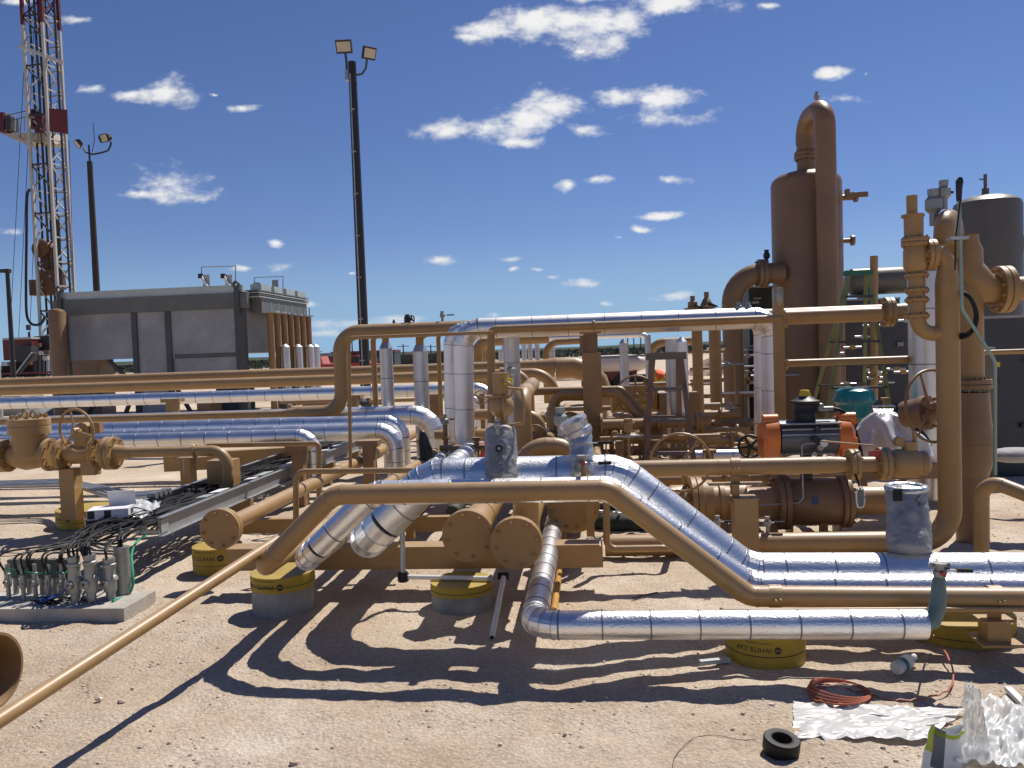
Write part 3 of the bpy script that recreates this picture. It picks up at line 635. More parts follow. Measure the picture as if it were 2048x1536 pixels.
# thin orange-red cable
cb_ = [(1862,1268),(1880,1290),(1898,1320),(1907,1350),(1900,1378),(1878,1390),(1840,1400),(1800,1402),(1765,1398),(1735,1392),(1712,1402),(1680,1409),(1648,1406),(1622,1396),(1618,1382),(1640,1372),(1690,1370),(1728,1380),(1737,1394),(1722,1405),(1690,1411),(1650,1404),(1628,1392),(1634,1380),(1665,1377),(1700,1382),(1730,1388),(1742,1396),(1728,1406)]
pts = [a+V((.0, 0, -.02))]+[G(x, y, .012 if i > 3 else .08-.02*i) for i, (x, y) in enumerate(cb_)]
fine_ = []
for i in range(len(pts)-1):
    p_0 = pts[max(i-1, 0)]; p_1 = pts[i]; p_2 = pts[i+1]; p_3 = pts[min(i+2, len(pts)-1)]
    for k in range(4):
        s_ = k/4; fine_.append(.5*((2*p_1)+(p_2-p_0)*s_+(2*p_0-5*p_1+4*p_2-p_3)*s_*s_+(3*p_1-p_0-3*p_2+p_3)*s_**3)+V((0, 0, .004*((i*7+k) % 3))))
solo('cable_coil', 'thin orange red cable coiled on the dirt and trailing to the foil pipe end', 'cable', MB().sweep(fine_, .0045, 6), hose)
fc = G(1680, 1392); q = MB()
for k in range(4):
    q.torus(fc+V((.005*k-.01, .004*k, .012+.007*k)), V((.05*k-.06, .08, 1)), .142-.004*k, .0045, 40, 6)
solo('cable_coil', 'stacked loops of orange red cable lying on the dirt', 'cable', q, hose)
# ------------------------------------------------------------ pipe shoes and clamps
def shoe(label, px, py, Yp, z, d, zbase, cw=.09, plate=.16, group='pipe shoes on the piers', bolt=True):
    c = XZ(px, Yp, z); r = d/2; t = thing('pipe_support', label, 'pipe support', (c.x, c.y, zbase), group)
    part('strap_clamp', MB().lathe(c, (1,0,0), [(-.032, r+.001), (-.032, r+.007), (.032, r+.007), (.032, r+.001)], 24), tan, t)
    part('saddle', MB().bx(c.x-.03, c.x+.03, c.y-.012, c.y+.012, z-r-.055, z-r), tan, t, smooth=False)
    part('top_plate', MB().bx(c.x-plate/2, c.x+plate/2, c.y-.06, c.y+.06, z-r-.062, z-r-.055), tan, t, smooth=False)
    if zbase < z-r-.08:
        part('column', MB().bx(c.x-cw/2, c.x+cw/2, c.y-cw/2, c.y+cw/2, zbase+.012, z-r-.062), tan, t, smooth=False)
        part('base_plate', MB().bx(c.x-cw*.9, c.x+cw*.9, c.y-cw*.9, c.y+cw*.9, zbase, zbase+.012), tan, t, smooth=False)
    if bolt: part('bolt_set', bolts(MB(), (c.x, c.y-r-.008, z), (0,-1,0), .012, 2, .007, .03), tan, t)
    return t
shoe('small shoe clamping the front brown pipe above the lettered pier', 1550, 1195, Y1, zb1, .104, .17)
shoe('small shoe clamping the front brown pipe at the right edge', 1988, 1195, Y1-.04, zb1, .104, .10, cw=.11, plate=.16)
# ------------------------------------------------------------ diagonal pipe, left foreground
A_ = P(-60, 1478, 2.90); B_ = P(555, 1080, 4.75)
pipe('long slanting brown pipe crossing the lower left foreground', [A_, B_], .0603, tan, seg=20, name='slanting_pipe', bands=0)
# big dark open pipe end at the left edge
c = P(-14, 1345, 2.75); ax = (V((.93, -.10, .02))).normalized()
t = thing('open_pipe_end', 'dark open end of a large brown pipe at the lower left edge', 'pipe', c)
part('pipe_wall', MB().lathe(c-ax*.9, ax, [(0, .13), (.9, .13), (.9, .121), (.02, .121)], 40, caps=False), tand, t); part('inner_plug', MB().cyl(c-ax*.5, c-ax*.45, .122, 30), vesselp, t)
# ------------------------------------------------------------ concrete pad with sealing fittings and cables
p0 = G(249, 1243); zp = .085; z0 = p0.z
pb_ = G(301, 1186, zp); x1p, y0p, y1p = p0.x, p0.y, pb_.y+.05
pad = thing('concrete_pad', 'low pale concrete pad holding a row of conduit fittings', 'pad', (x1p-1, y0p, 0))
part('slab', MB().bx(-4.3, x1p, y0p, y1p, -.05, zp), concl, pad, smooth=False)
def seal(px, py, h, r, label, group, big=True, side=True):
    base = G(px, py, zp); base.z = zp; t = thing('conduit_fitting', label, 'conduit fitting', base, group)
    if big:
        part('nipple', MB().cyl(base, base+V((0,0,h*.22)), r*.72, 16), gry, t)
        part('fitting_body', MB().lathe(base+V((0,0,h*.2)), (0,0,1), [(0, r*.9), (.01, r), (h*.32, r*1.02), (h*.45, r*.92), (h*.58, r*.95), (h*.6, r*1.08), (h*.66, r*1.08), (h*.68, r*.85), (h*.74, r*.8)], 18), gry, t)
        part('hub', MB().lathe(base+V((0,0,h*.9)), (0,0,1), [(0, r*.8), (.004, r*.95), (h*.1, r*.95), (h*.1, r*.7)], 10), gry, t, ang=.3)
        q = base+V((-r*.2, -r*.75, h*.42)); part('plug', MB().lathe(q, (-.25,-1,0), [(0, r*.72), (r*.55, r*.72), (r*.62, r*.6), (r*.62, .001)], 16), gry, t)
        part('plug_socket', MB().box(q+V((-.25,-1,0)).normalized()*r*.63, (r*.4, .004, r*.4)), blkm, t, smooth=False)
        part('plug', MB().lathe(base+V((r*.7, -r*.3, h*.5)), (1,-.2,.6), [(0, r*.5), (r*.7, r*.5), (r*.75, r*.3)], 12), gry, t)
    else:
        part('nipple', MB().cyl(base, base+V((0,0,h*.4)), r*.6, 12), gry, t)
        part('fitting_body', MB().lathe(base+V((0,0,h*.35)), (0,0,1), [(0, r*.8), (h*.05, r), (h*.2, r*1.05), (h*.3, r*.75), (h*.38, r*.95), (h*.42, r*.6), (h*.65, r*.6)], 12), gry, t)
        part('plug', MB().lathe(base+V((0, -r*.6, h*.5)), (-.1,-1,0), [(0, r*.62), (r*.7, r*.62), (r*.7, r*.3)], 12), gry, t)
        part('socket', MB().cyl(base+V((-.01, -r*1.3, h*.5)), base+V((-.012, -r*1.34, h*.5)), r*.32, 10), blkm, t)
    return base
heads = []
for px, py, h, r, lb in [(152, 1206, .31, .041, 'large grey conduit seal, leftmost of the three big ones'), (184, 1205, .32, .041, 'large grey conduit seal in the middle of the three big ones'), (222, 1199, .28, .041, 'large grey conduit seal with a square socket plug, rightmost')]:
    b = seal(px, py, h, r, lb, 'conduit fittings on the pad'); heads.append(b+V((0, 0, h)))
b = G(247, 1187, zp); t = thing('conduit_riser', 'tall smooth grey conduit stub at the right end of the pad', 'conduit', b, None)
part('tube', MB().cyl(b, b+V((0,0,.27)), .052, 20), gry, t); part('bushing', MB().lathe(b+V((0,0,.27)), (0,0,1), [(0,.045),(0,.05),(.055,.05),(.055,.04)], 16), gry, t); heads.append(b+V((0,0,.32)))
for i, (px, lb) in enumerate([(18, 'small grey conduit seal at the left edge of the photo'), (48, 'small conduit seal, second from the left edge'), (72, 'small conduit seal, third from the left edge'), (99, 'small conduit seal above the knot of blue wire'), (126, 'small dark topped conduit seal beside the big seals')]):
    b = seal(px, 1198+(i % 2)*3, .24, .024, lb, 'conduit fittings on the pad', big=False); heads.append(b+V((0,0,.24)))
for i, px in enumerate((33, 60, 86, 112, 136)):
    b = G(px, 1188, zp); t = thing('junction_box', 'dark grey junction box standing in the back row of the pad, number row position %s from the left edge' % ('first','second','third','fourth','fifth')[i], 'junction box', b, 'junction boxes in the back row')
    t['label'] = 'dark grey junction box in the back row, %s from the left edge' % ('first','second','third','fourth','fifth')[i]
    part('pipe_leg', MB().cyl(b, b+V((0,0,.12)), .018, 10), gry, t); part('box', MB().box(b+V((0,0,.18)), (.075, .05, .13)), mat('dull_grey_box%d' % i, (.10, .105, .10), .6), t, smooth=False)
# ------------------------------------------------------------ cable tray
xr = G(318, 1075, .30).x; Yn_ = G(318, 1075, .30).y; zt_, zb_ = .45, .31
xL = xr-.60; Yfar = 13.5
tray = thing('cable_tray', 'long open steel cable tray running away from the pad', 'cable tray', (xr-.3, Yn_, zb_))
trm = galv
for x_, nm in ((xr, 'side_rail'), (xL, 'side_rail')):
    part(nm, MB().bx(x_-.003, x_+.003, Yn_, Yfar, zb_, zt_), trm if x_ == xL else galvm, tray, smooth=False)
    part('rail_flange', MB().bx(x_-.012, x_+.034, Yn_, Yfar, zt_, zt_+.005), galv, tray, smooth=False)
    part('rail_flange', MB().bx(x_-.012, x_+.034, Yn_, Yfar, zb_-.005, zb_), galv, tray, smooth=False)
k = Yn_+.1
while k < Yfar: part('rung', MB().bx(xL, xr, k-.02, k+.02, zb_+.005, zb_+.03), galv, tray, smooth=False); k += .3
part('splice_plate', MB().bx(xr+.004, xr+.012, Yn_+.02, Yn_+.13, zb_+.02, zt_-.02), galvl, tray, smooth=False)
k = Yn_+.9; i = 0
while k < Yfar-.5:
    ln = (.16, .22, .13, .3)[i % 4]; part('cover_strip', MB().box((xr-.06, k, zt_+.012), (.10, ln, .006), (V((1,0,.1)).normalized(), V((0,1,0)), V((0,0,1)))), white if i % 3 else galvl, tray, smooth=False); k += ln+(.12, .3, .18, .5)[(i*3) % 4]; i += 1
# tray stands
for yy in (Yn_+1.6, Yn_+4.2):
    part('stand', MB().bx(xL-.05, xr+.05, yy, yy+.08, .2, .30), tand, tray, smooth=False); part('stand_leg', MB().bx(xr-.1, xr, yy, yy+.08, 0, .2), tand, tray, smooth=False)
# cables in and out of tray
rnd = random.Random(11); cols = [blk]*7+[blueink]
def cable(label, pts, r, m, cat='cable', group=None):
    pts = [V(p_) for p_ in pts]; out = []
    for i in range(len(pts)-1):
        p_0 = pts[max(i-1, 0)]; p_1 = pts[i]; p_2 = pts[i+1]; p_3 = pts[min(i+2, len(pts)-1)]
        for k in range(5):
            s_ = k/5; out.append(.5*((2*p_1)+(p_2-p_0)*s_+(2*p_0-5*p_1+4*p_2-p_3)*s_*s_+(3*p_1-p_0-3*p_2+p_3)*s_**3))
    out.append(pts[-1]); return solo('cable', label, cat, MB().sweep(out, r, 7), m, group=group)
HN = ['the leftmost big seal', 'the middle big seal', 'the socket plugged big seal', 'the tall smooth conduit stub', 'the small seal at the left edge', 'the second small seal', 'the third small seal', 'the seal above the blue wire', 'the dark topped small seal']
for hi, hd in enumerate(heads):
    nn = (5, 6, 2, 5, 1, 2, 2, 2, 2)[hi]
    for k in range(nn):
        o = V((rnd.uniform(-.02, .02), rnd.uniform(-.015, .015), 0)); tx = xL+.05+rnd.random()*.5
        mid = V((hd.x*.55+tx*.45+rnd.uniform(-.06, .1), hd.y+.35+rnd.random()*.2, zt_-.03+rnd.uniform(-.06, .1)))
        if hi > 3: mid = V((hd.x*.6+tx*.4, hd.y+.35, .34+rnd.random()*.08))
        cable('black cable looping from %s into the tray' % HN[hi], [hd+o-V((0,0,.06)), hd+o+V((rnd.uniform(-.02,.02)-.02, .02, .07)), mid, V((tx, Yn_+.25+rnd.random()*.2, zb_+.05+rnd.random()*.07)), V((tx+rnd.uniform(-.1,.1), Yn_+1.1+rnd.random(), zb_+.05+.04*rnd.random()))], .0075, blk, group='black cables between the seals and the tray')
for k in range(38):
    tx = xL+.04+rnd.random()*.52; pts = [V((min(xr-.02, max(xL+.02, tx+rnd.uniform(-.12, .12))), Yn_+.05+j*.55, zb_+.045+rnd.random()*.06)) for j in range(5 if k < 10 else 12)]
    cable('black cable lying lengthwise in the tray', pts, .009, blk, group='black cables lying in the tray')
for k in range(8):
    tx = xL+.1+rnd.random()*.3
    cable('black cable end sprouting over the near end of the tray', [V((tx, Yn_+.5, .38)), V((tx+rnd.uniform(-.2, .2), Yn_+.1, .46+rnd.random()*.06)), V((tx+rnd.uniform(-.3, .2), Yn_-.15, .40)), V((tx+rnd.uniform(-.3, .3), Yn_+.2, .36))], .005, blk, group='cable ends over the near end of the tray')
cable('thick green ground cable dropping from the tray end to the pad', [G(292, 1071, .35), P(272, 1085, 6.0), P(263, 1110, 5.75), P(265, 1140, 5.65), P(266, 1170, 5.6), P(255, 1190, 5.6), G(225, 1202, zp+.01)], .009, mat('bright_green_cable', (.02, .30, .17), .4))
for k, (xa, xb) in enumerate(((5, 60), (50, 110), (100, 150), (195, 250), (10, 140))):
    cable('thin green wire sagging along the tops of the seals', [P(xa, 1140-k, 5.55), P((xa+xb)/2, 1147, 5.5), P(xb, 1126+4*k, 5.6)], .0035, greenw, group='thin green wires over the fittings')
for k in range(7): 
    a0 = G(60+k*7, 1200+(k % 3)*3, zp+.01); cable('thin black wire snaking over the pad top', [a0, a0+V((.12, -.02, .0)), a0+V((.2, .05, .002)), a0+V((.32, .0, .0))], .0035, blk, group='thin wires on the pad')
q = MB(); 
for k in range(9):
    pts = [G(86+rnd.uniform(-8, 8), 1198+rnd.uniform(-4, 6), zp+.02+rnd.random()*.03) for _ in range(4)]+[G(118, 1190, zp+.06), G(134+k, 1172, zp+.12)]; q.sweep(pts, .005, 6)
solo('wire_bundle', 'knot of blue wires lying on the front of the pad', 'wires', q, blueink)
# white carton and clear film on the tray end
bc = P(222, 1022, 6.45); bc.z = zt_+.045
t = thing('carton', 'open white cardboard carton lying across the near end of the tray', 'box', bc)
ax = (V((.95, .3, 0)).normalized(), V((-.3, .95, 0)).normalized(), V((0,0,1)))
part('box_body', MB().box(bc, (.30, .2, .075), ax), card, t, smooth=False)
part('lid', MB().box(bc+ax[0]*.06+ax[1]*.1+V((0,0,.09)), (.2, .004, .13), (ax[0], (ax[1]+V((0,0,.35))).normalized(), (V((0,0,1))-ax[1]*.35).normalized())), card, t, smooth=False)
part('printed_panel', MB().box(bc-ax[1]*.101, (.05, .002, .06), ax), ink, t, smooth=False); part('printed_panel', MB().box(bc-ax[1]*.101+ax[0]*-.12, (.05, .002, .06), ax), ink, t, smooth=False)
part('printed_panel', MB().box(bc+ax[0]*.1505, (.002, .05, .04), ax), ink, t, smooth=False)
def film(name, label, cat, corners, m, amp, n=26, seed=3, ppar=None, thick=None):
    a0, a1, a2, a3 = [V(c_) for c_ in corners]; q = MB(); vs = []
    for j in range(n+1):
        for i in range(n+1):
            u_, v_ = i/n, j/n; p_ = (a0*(1-u_)+a1*u_)*(1-v_)+(a3*(1-u_)+a2*u_)*v_
            w_ = .55*(1-3*abs(noise.noise(V((u_*5+v_*2, v_*4, seed)))))+.3*(1-3*abs(noise.noise(V((u_*9-v_*5, v_*9+u_*3, seed+2)))))+.2*noise.noise(V((u_*3, v_*3, seed+7)))
            e = .02*noise.noise(V((u_*9, v_*9, seed+5))); vs.append(p_+V((e, e, amp*(w_+.75))))
    q.add(vs, [(j*(n+1)+i, j*(n+1)+i+1, (j+1)*(n+1)+i+1, (j+1)*(n+1)+i) for j in range(n) for i in range(n)])
    return solo(name, label, cat, q, m, ang=3.2)
c = P(262, 1010, 6.8); film('clear_film', 'crumpled clear plastic sheet draped beside the white carton', 'plastic sheet', [c+V((-.1,-.2,.0)), c+V((.24,-.2,-.12)), c+V((.18,.15,-.04)), c+V((-.12,.15,.0))], clearf, .03)
# galvanised conduits bending toward the tray
for k in range(4):
    yk = 8.35+k*.09; zk = .36; a0 = V((-7.5, yk, zk)); a1 = XZ(138-2*k, yk, zk+.02); a2 = V((xL-.35+.02*k, 7.0+k*.08, .44)); a3 = V((xL+.03, 6.95+k*.08, .47))
    t = pipe('grey galvanised conduit bending from the left ground toward the tray, %s of four' % ('nearest', 'second nearest', 'third nearest', 'farthest')[k], [a0, a1, a2, a3], .042, galv, R=.3, name='conduit', cat='conduit', group='galvanised conduits feeding the tray', seg=12)
    part('coupling', MB().cyl(a3-V((.03,0,0)), a3+V((.05,0,0)), .028, 12), gry, t)
# ------------------------------------------------------------ far left valve set
Yv = P(150, 905, 8.2).y; zv = PY(150, 908, Yv).z
def vx(px): return XZ(px, Yv, zv).x
ck = thing('check_valve', 'brown check valve with bolted round cover and two lifting eyes', 'valve', (vx(62), Yv, zv-.15))
part('body', MB().lathe((vx(22), Yv, zv), (1,0,0), [(0, .1), (.06, .12), (.17, .15), (.3, .13), (.42, .10)], 24), tan, ck)
part('bonnet_neck', MB().cyl((vx(62), Yv, zv), (vx(62), Yv, zv+.28), .165, 28), tan, ck)
zc = zv+.215; part('cover', MB().lathe((vx(62), Yv, zc), (0,0,1), [(0,.19),(.0,.195),(.075,.195),(.078,.188),(.085,.188),(.088,.195),(.15,.195),(.155,.185)], 32), tan, ck)
part('bolt_set', bolts(MB(), (vx(62), Yv, zc+.155), (0,0,1), .155, 10, .018, .04), tan, ck)
for dx in (-.025, .065): part('lifting_eye', MB().torus((vx(62)+dx, Yv-.02, zc+.2), (.3,1,0), .035, .01, 20, 8), tan, ck)
flange(ck, (vx(10), Yv, zv), (1,0,0), .165, .05, 8, pair=True)
pipe('short brown pipe stub leaving the check valve at the left edge', [(vx(-90), Yv, zv), (vx(6), Yv, zv)], .114, tan)
gv = thing('gate_valve', 'brown gate valve with a tilted spoked handwheel', 'valve', (vx(155), Yv, zv-.15))
flange(gv, (vx(100), Yv, zv), (1,0,0), .165, .045, 8, pair=False); flange(gv, (vx(126), Yv, zv), (1,0,0), .16, .045, 8, pair=False)
part('body', MB().lathe((vx(132), Yv, zv), (1,0,0), [(0, .075), (.08, .1), (.2, .1), (.28, .075)], 20), tan, gv)
part('bonnet', MB().box((vx(167), Yv, zv+.13), (.13, .1, .24)), tan, gv, smooth=False); part('gear_box', MB().lathe((vx(172), Yv-.06, zv+.24), (0,1,0), [(0,.05),(.01,.075),(.1,.075),(.11,.05)], 16), tan, gv)
part('drain_block', MB().box((vx(180), Yv, zv-.12), (.15, .11, .18)), tan, gv, smooth=False)
handwheel(gv, PY(153, 861, Yv-.22), (.25, 1, .08), .212, .013, sp=3, ph=.3)
part('stem', MB().cyl(PY(153, 861, Yv-.25), PY(170, 862, Yv+.1), .018, 10), tan, gv)
part('indicator', MB().box((vx(196), Yv, zv+.26), (.1, .06, .1)), tan, gv, smooth=False)
flange(gv, (vx(193), Yv, zv), (1,0,0), .145, .04, 8); 
fl_ = thing('flange_pair', 'brown bolted flange pair right of the tilted handwheel', 'flange', (vx(222), Yv, zv)); flange(fl_, (vx(222), Yv, zv), (1,0,0), .165, .05, 8, pair=True)
part('bevel_stub', MB().cyl((vx(232), Yv, zv), (vx(262), Yv, zv), .085, 20, .057), tan, fl_)
Yd = Yv-.25
pipe('brown pipe leaving the valves and dropping beside the square stand', [(vx(240), Yv, zv), XZ(455, Yv-.0, zv), V((XZ(456, Yv, .2).x, Yv, .02))], .105, tan, R=.16)
vs_ = thing('valve_stand', 'square brown post carrying the far left gate valve', 'support', (vx(140), Yv, .11))
part('column', MB().bx(vx(123), vx(152), Yv-.06, Yv+.08, .12, zv-.15), tan, vs_, smooth=False); part('cap_plate', MB().bx(vx(118), vx(157), Yv-.1, Yv+.12, zv-.15, zv-.14), tan, vs_, smooth=False)
ys_ = Yv+.14; xs0, xs1 = XZ(414, ys_, .5).x, XZ(464, ys_, .5).x
st = thing('square_stand', 'square brown stand with a small shelf under the dropping pipe', 'support', ((xs0+xs1)/2, ys_, 0))
zz = ZV(922, xs0, ys_); part('column', MB().bx(xs0, xs1, ys_, ys_+.2, .0, zz), tan, st, smooth=False)
zs = ZV(914, xs0, ys_); part('shelf', MB().bx(XZ(355, ys_, zs).x, XZ(408, ys_, zs).x, ys_-.02, ys_+.14, zs-.008, zs), tan, st, smooth=False)
part('clamp', MB().torus((XZ(390, Yv, zv).x, Yv, zv), (1,0,0), .06, .012, 20, 6), tan, st)
part('u_bolt', MB().cyl((XZ(367, ys_, zs).x, ys_, zs), (XZ(367, ys_, zs).x, ys_, zs-.17), .007, 8), galv, st)
# brown box beam behind the tray, and thin angle frame in front of the foil elbow
def beam(label, pa_, pb_, w_, h_, m=None, cat='beam', name='brown_beam', group=None):
    return solo(name, label, cat, MB().bar(pa_, pb_, w_, h_), m or tan, smooth=False, group=group)
Yb = 10.2; beam('wide brown beam behind the tray under the left foil pipes', PY(335, 925, Yb), PY(600, 910, Yb), .2, .22)
Yb = 7.9; pipe('thin brown tube frame turning down in front of the left foil elbow', [PY(415, 891, Yb), PY(638, 887, Yb), PY(638, 1000, Yb)], .05, tan, R=.04)
# flanged run to the left with blind end
def blind(label, px, py, D, rpx, dpipe, yfar, rings=(), nb=8, zoff=0, seg=32, group='blind flanged pipe ends'):
    c = P(px, py, D); r = rpx/FPX*D; t = thing('flanged_pipe', label, 'pipe', c, group)
    flange(t, c, (0,1,0), r, .034, nb, pair=True, name='blind_flange')
    part('neck', MB().lathe(c+V((0,.035,0)), (0,1,0), [(0, r*.68), (.05, dpipe/2*1.1), (.09, dpipe/2)], 24), tan, t)
    part('straight', MB().cyl(c+V((0,.1,0)), V((c.x, yfar, c.z)), dpipe/2, 24), tan, t)
    for y_ in rings: ring('weld', t, V((c.x, y_, c.z)), (0,1,0), dpipe/2, tan, w_=.014, t_=.004)
    return t, c
bl1, cb1 = blind('eight bolt blind flange on the pipe beside the cable tray', 443, 1057, 6.05, 41, .125, 12.5, (7.2, 8.6, 9.9, 10.0))
bl2, cb2 = blind('left of the two large blind flanges side by side at the centre', 937, 1070, 5.12, 52, .20, 9.5, (5.6, 7))
bl3, cb3 = blind('right of the two large blind flanges side by side at the centre', 1033, 1085, 4.98, 52, .20, 9.5, (5.5, 6.8))
bl4, cb4 = blind('large blind flange set back in shade behind the stepped pipes', 1146, 1012, 6.3, 53, .26, 9.8, (), 12)
part('branch', MB().cyl(cb3+V((.04, .3, 0)), cb3+V((.04, .3, .42)), .085, 20), tan, bl3)
# tee stub and big elbow behind
# skid beam under the flanges
Ybm = P(900, 1112, 5.62).y; zbm = PY(1000, 1092, Ybm).z; zbo = PY(1000, 1137, Ybm).z
xa, xb = XZ(452, Ybm, zbm).x, XZ(1205, Ybm, zbm).x
bt = thing('skid_beam', 'long brown skid beam lying under the large blind flanges', 'beam', (xa, Ybm, zbo))
part('web', MB().bx(xa, xb, Ybm+.004, Ybm+.016, zbo+.01, zbm-.01), tan, bt, smooth=False); part('top_flange', MB().bx(xa, xb-.02, Ybm, Ybm+.17, zbm-.01, zbm), tan, bt, smooth=False)
part('bottom_flange', MB().bx(xa, xb, Ybm, Ybm+.17, zbo, zbo+.01), tan, bt, smooth=False); part('end_plate', MB().bx(xb-.01, xb, Ybm+.02, Ybm+.16, zbo+.01, zbm-.01), tan, bt, smooth=False)
for px in (730, 1134): x_ = XZ(px, Ybm, zbm).x; part('stiffener', MB().bx(x_-.004, x_+.004, Ybm, Ybm+.006, zbo+.01, zbm-.01), tan, bt, smooth=False)
# conduit tee, white tube, black elbow and striped leaning tube
Yt_ = 5.25; c = PY(806, 1154, Yt_)
ct = thing('conduit_tee', 'grey conduit with black tee and white tube in front of the skid beam', 'conduit', c)
part('upright', MB().cyl(c, PY(804, 1020, Yt_+.02), .018, 14), galv, ct); part('black_tee', MB().cyl(c-V((0,0,.03)), c+V((0,0,.035)), .032, 14).cyl(c-V((.03,0,0)), c+V((.035,0,0)), .03, 14), blk, ct)
e = PY(980, 1157, Yt_-.05); part('cross_tube', MB().cyl(c+V((.02,0,0)), e, .0155, 14), pvc, ct); part('collar', MB().cyl(e-V((.01,0,0)), e+V((.012,0,0)), .026, 12), galv, ct)
g0 = PY(1008, 1152, Yt_-.05); part('black_elbow', MB().cyl(g0-V((.04,0,0)), g0+V((.03,0,0)), .024, 12), blk, ct)
g1 = G(984, 1274, .02); t = solo('leaning_tube', 'thin pale tube leaning from the black elbow down to the dirt', 'tube', MB().cyl(g0, g1, .0165, 16).cyl(g1, g1+(g1-g0).normalized()*.004, .012, 12), pvc)
t2 = solo('tube_mouth', None, None, MB().cyl(g1+(g1-g0).normalized()*.0042, g1+(g1-g0).normalized()*.006, .0125, 12), blk); t2.parent = t; t2.location = t2.location-t.location; 
# yellow-brown pipe going away under the beam
pipe('narrow ochre pipe running away under the skid beam', [G(1108, 1222, .03), V((G(1108, 1222, .03).x, 9, .03))], .045, mat('ochre_pipe_paint', (.5, .27, .06), .4))
# small loops
Yk = 6.0; pipe('small brown tube loop dropping behind the front overpass at right', [PY(1213, 970, Yk), PY(1213, 1098, Yk), PY(1340, 1096, Yk), PY(1342, 1096, Yk+.8)], .05, tan, R=.07)
Yk = 6.1; pipe('small brown tube bent down left of the large foil pipe', [PY(592, 1046, Yk), PY(592, 943, Yk), PY(880, 940, Yk)], .046, tan, R=.075)
beam('brown cross channel between the left blind flange and the overpass', PY(470, 1052, 6.6), PY(900, 1046, 6.6), .08, .12)
for i, (px, lb) in enumerate(((832, 'left dark round pipe end under the large foil pipe'), (905, 'right dark round pipe end under the large foil pipe'))):
    c = P(px, 1024, 7.0); solo('dark_pipe', lb, 'pipe', MB().lathe(c, (0,1,0), [(0, .05), (.01, .058), (1.6, .058)], 24), mat('dark_green_cap%d' % i, (.05, .06, .05), .6), group='dark pipe ends behind the foil foot')
for i, px in enumerate((822, 1182)):
    c = PY(px, 1085, 6.1); beam('short brown post standing on the skid beam, %s one' % ('left', 'right')[i], V((c.x, c.y, .25)), V((c.x, c.y, .62)), .06, .06, cat='post', name='post')
# ------------------------------------------------------------ insulation blankets and their valves
def blanket(label, c_top, c_bot, r, m, seed=1, flat=.8, straps=2, seg=40, n=40):
    c_top, c_bot = V(c_top), V(c_bot); ax = (c_top-c_bot); h = ax.length; ax.normalize(); q0 = V((1,0,0)); x = (q0-ax*ax.dot(q0)).normalized(); y = ax.cross(x); vs = []
    t = thing('insulation_blanket', label, 'insulation blanket', c_bot)
    for i in range(n+1):
        s_ = i/n; e = min(s_, 1-s_); rr = r*min(1, (e*9)**.45+.12)
        for k in range(seg):
            a = 2*math.pi*k/seg; p_ = c_bot+ax*(h*s_); d = x*math.cos(a)+y*math.sin(a)*flat
            w_ = noise.noise(V((math.cos(a)*2.5, math.sin(a)*2.5, s_*6+seed)))*.10+noise.noise(V((math.cos(a)*7, math.sin(a)*7, s_*18+seed)))*.05
            sq = max(.86, 1-.0*s_); vs.append(p_+d*(rr*(1+w_)*sq))
    fs = [(i*seg+k, i*seg+(k+1) % seg, (i+1)*seg+(k+1) % seg, (i+1)*seg+k) for i in range(n) for k in range(seg)]+[tuple(range(seg))[::-1], tuple(range(n*seg, (n+1)*seg))]
    part('blanket', MB().add(vs, fs), m, t, ang=1.4)
    for k in range(straps):
        s_ = (k+1)/(straps+1); part('strap', MB().lathe(c_bot+ax*(h*s_), ax, [(-.008, r*.96), (-.008, r*1.03), (.008, r*1.03), (.008, r*.96)], 24), m if m is silver else galv, t)
    return t, x, y
Yq = Y3
top = PY(1000, 852, Yq); bot = PY(1004, 966, Yq-.16)
b1, _, _ = blanket('grey padded blanket laced around the valve left of centre', top, bot, .092, greyb, 3, straps=0)
part('lacing', MB().sweep([PY(1001+(-1)**k*5, 868+k*6, Yq-.22) for k in range(15)], .002, 4), blk, b1)
part('eyelet', MB().cyl(PY(998, 897, Yq-.26), PY(998, 897, Yq-.18), .022, 14), blk, b1); part('eyelet', MB().cyl(PY(998, 897, Yq-.27), PY(998, 897, Yq-.258), .010, 10), gry, b1)
small_valve('small silver drain valve poking from the top of the grey blanket', PY(995, 868, Yq-.12), .09, None)
# brown actuator-like valve above it
cv = PY(1003, 812, Yq+.05)
cvt = thing('vent_valve', 'brown ball valve with yellow cap above the grey blanket', 'valve', cv)
part('body', MB().ball(cv, .075, 16), tan, cvt); part('body_ring', MB().torus(cv+V((.02,-.02,0)), (1,0,0), .075, .008, 24, 6), tan, cvt); part('yoke', MB().sweep([cv+V((.05,-.08,.11)), cv+V((.13,-.08,.10)), cv+V((.145,-.08,0)), cv+V((.13,-.08,-.10)), cv+V((.05,-.08,-.11))], .01, 8), tan, cvt)
part('upper_stem', MB().cyl(cv+V((0,0,.06)), cv+V((0,0,.2)), .05, 16), tan, cvt); part('lower_neck', MB().cyl(cv-V((0,0,.06)), cv-V((0,0,.17)), .035, 14), tan, cvt); part('neck_flange', MB().cyl(cv-V((0,0,.12)), cv-V((0,0,.14)), .062, 18), tan, cvt)
part('yellow_cap', MB().cyl(cv+V((.045,-.02,.13)), cv+V((.045,-.02,.165)), .032, 12), yell, cvt); part('loop_tube', MB().torus(cv+V((.03,-.05,.1)), (.3,1,0), .05, .008, 20, 6), tand, cvt); part('plate', MB().bx(cv.x-.1, cv.x+.04, cv.y-.06, cv.y+.06, cv.z+.055, cv.z+.065), tan, cvt, smooth=False)
small_valve('small silver needle valve above the yellow capped valve', PY(1023, 765, Yq+.15), .12, None)
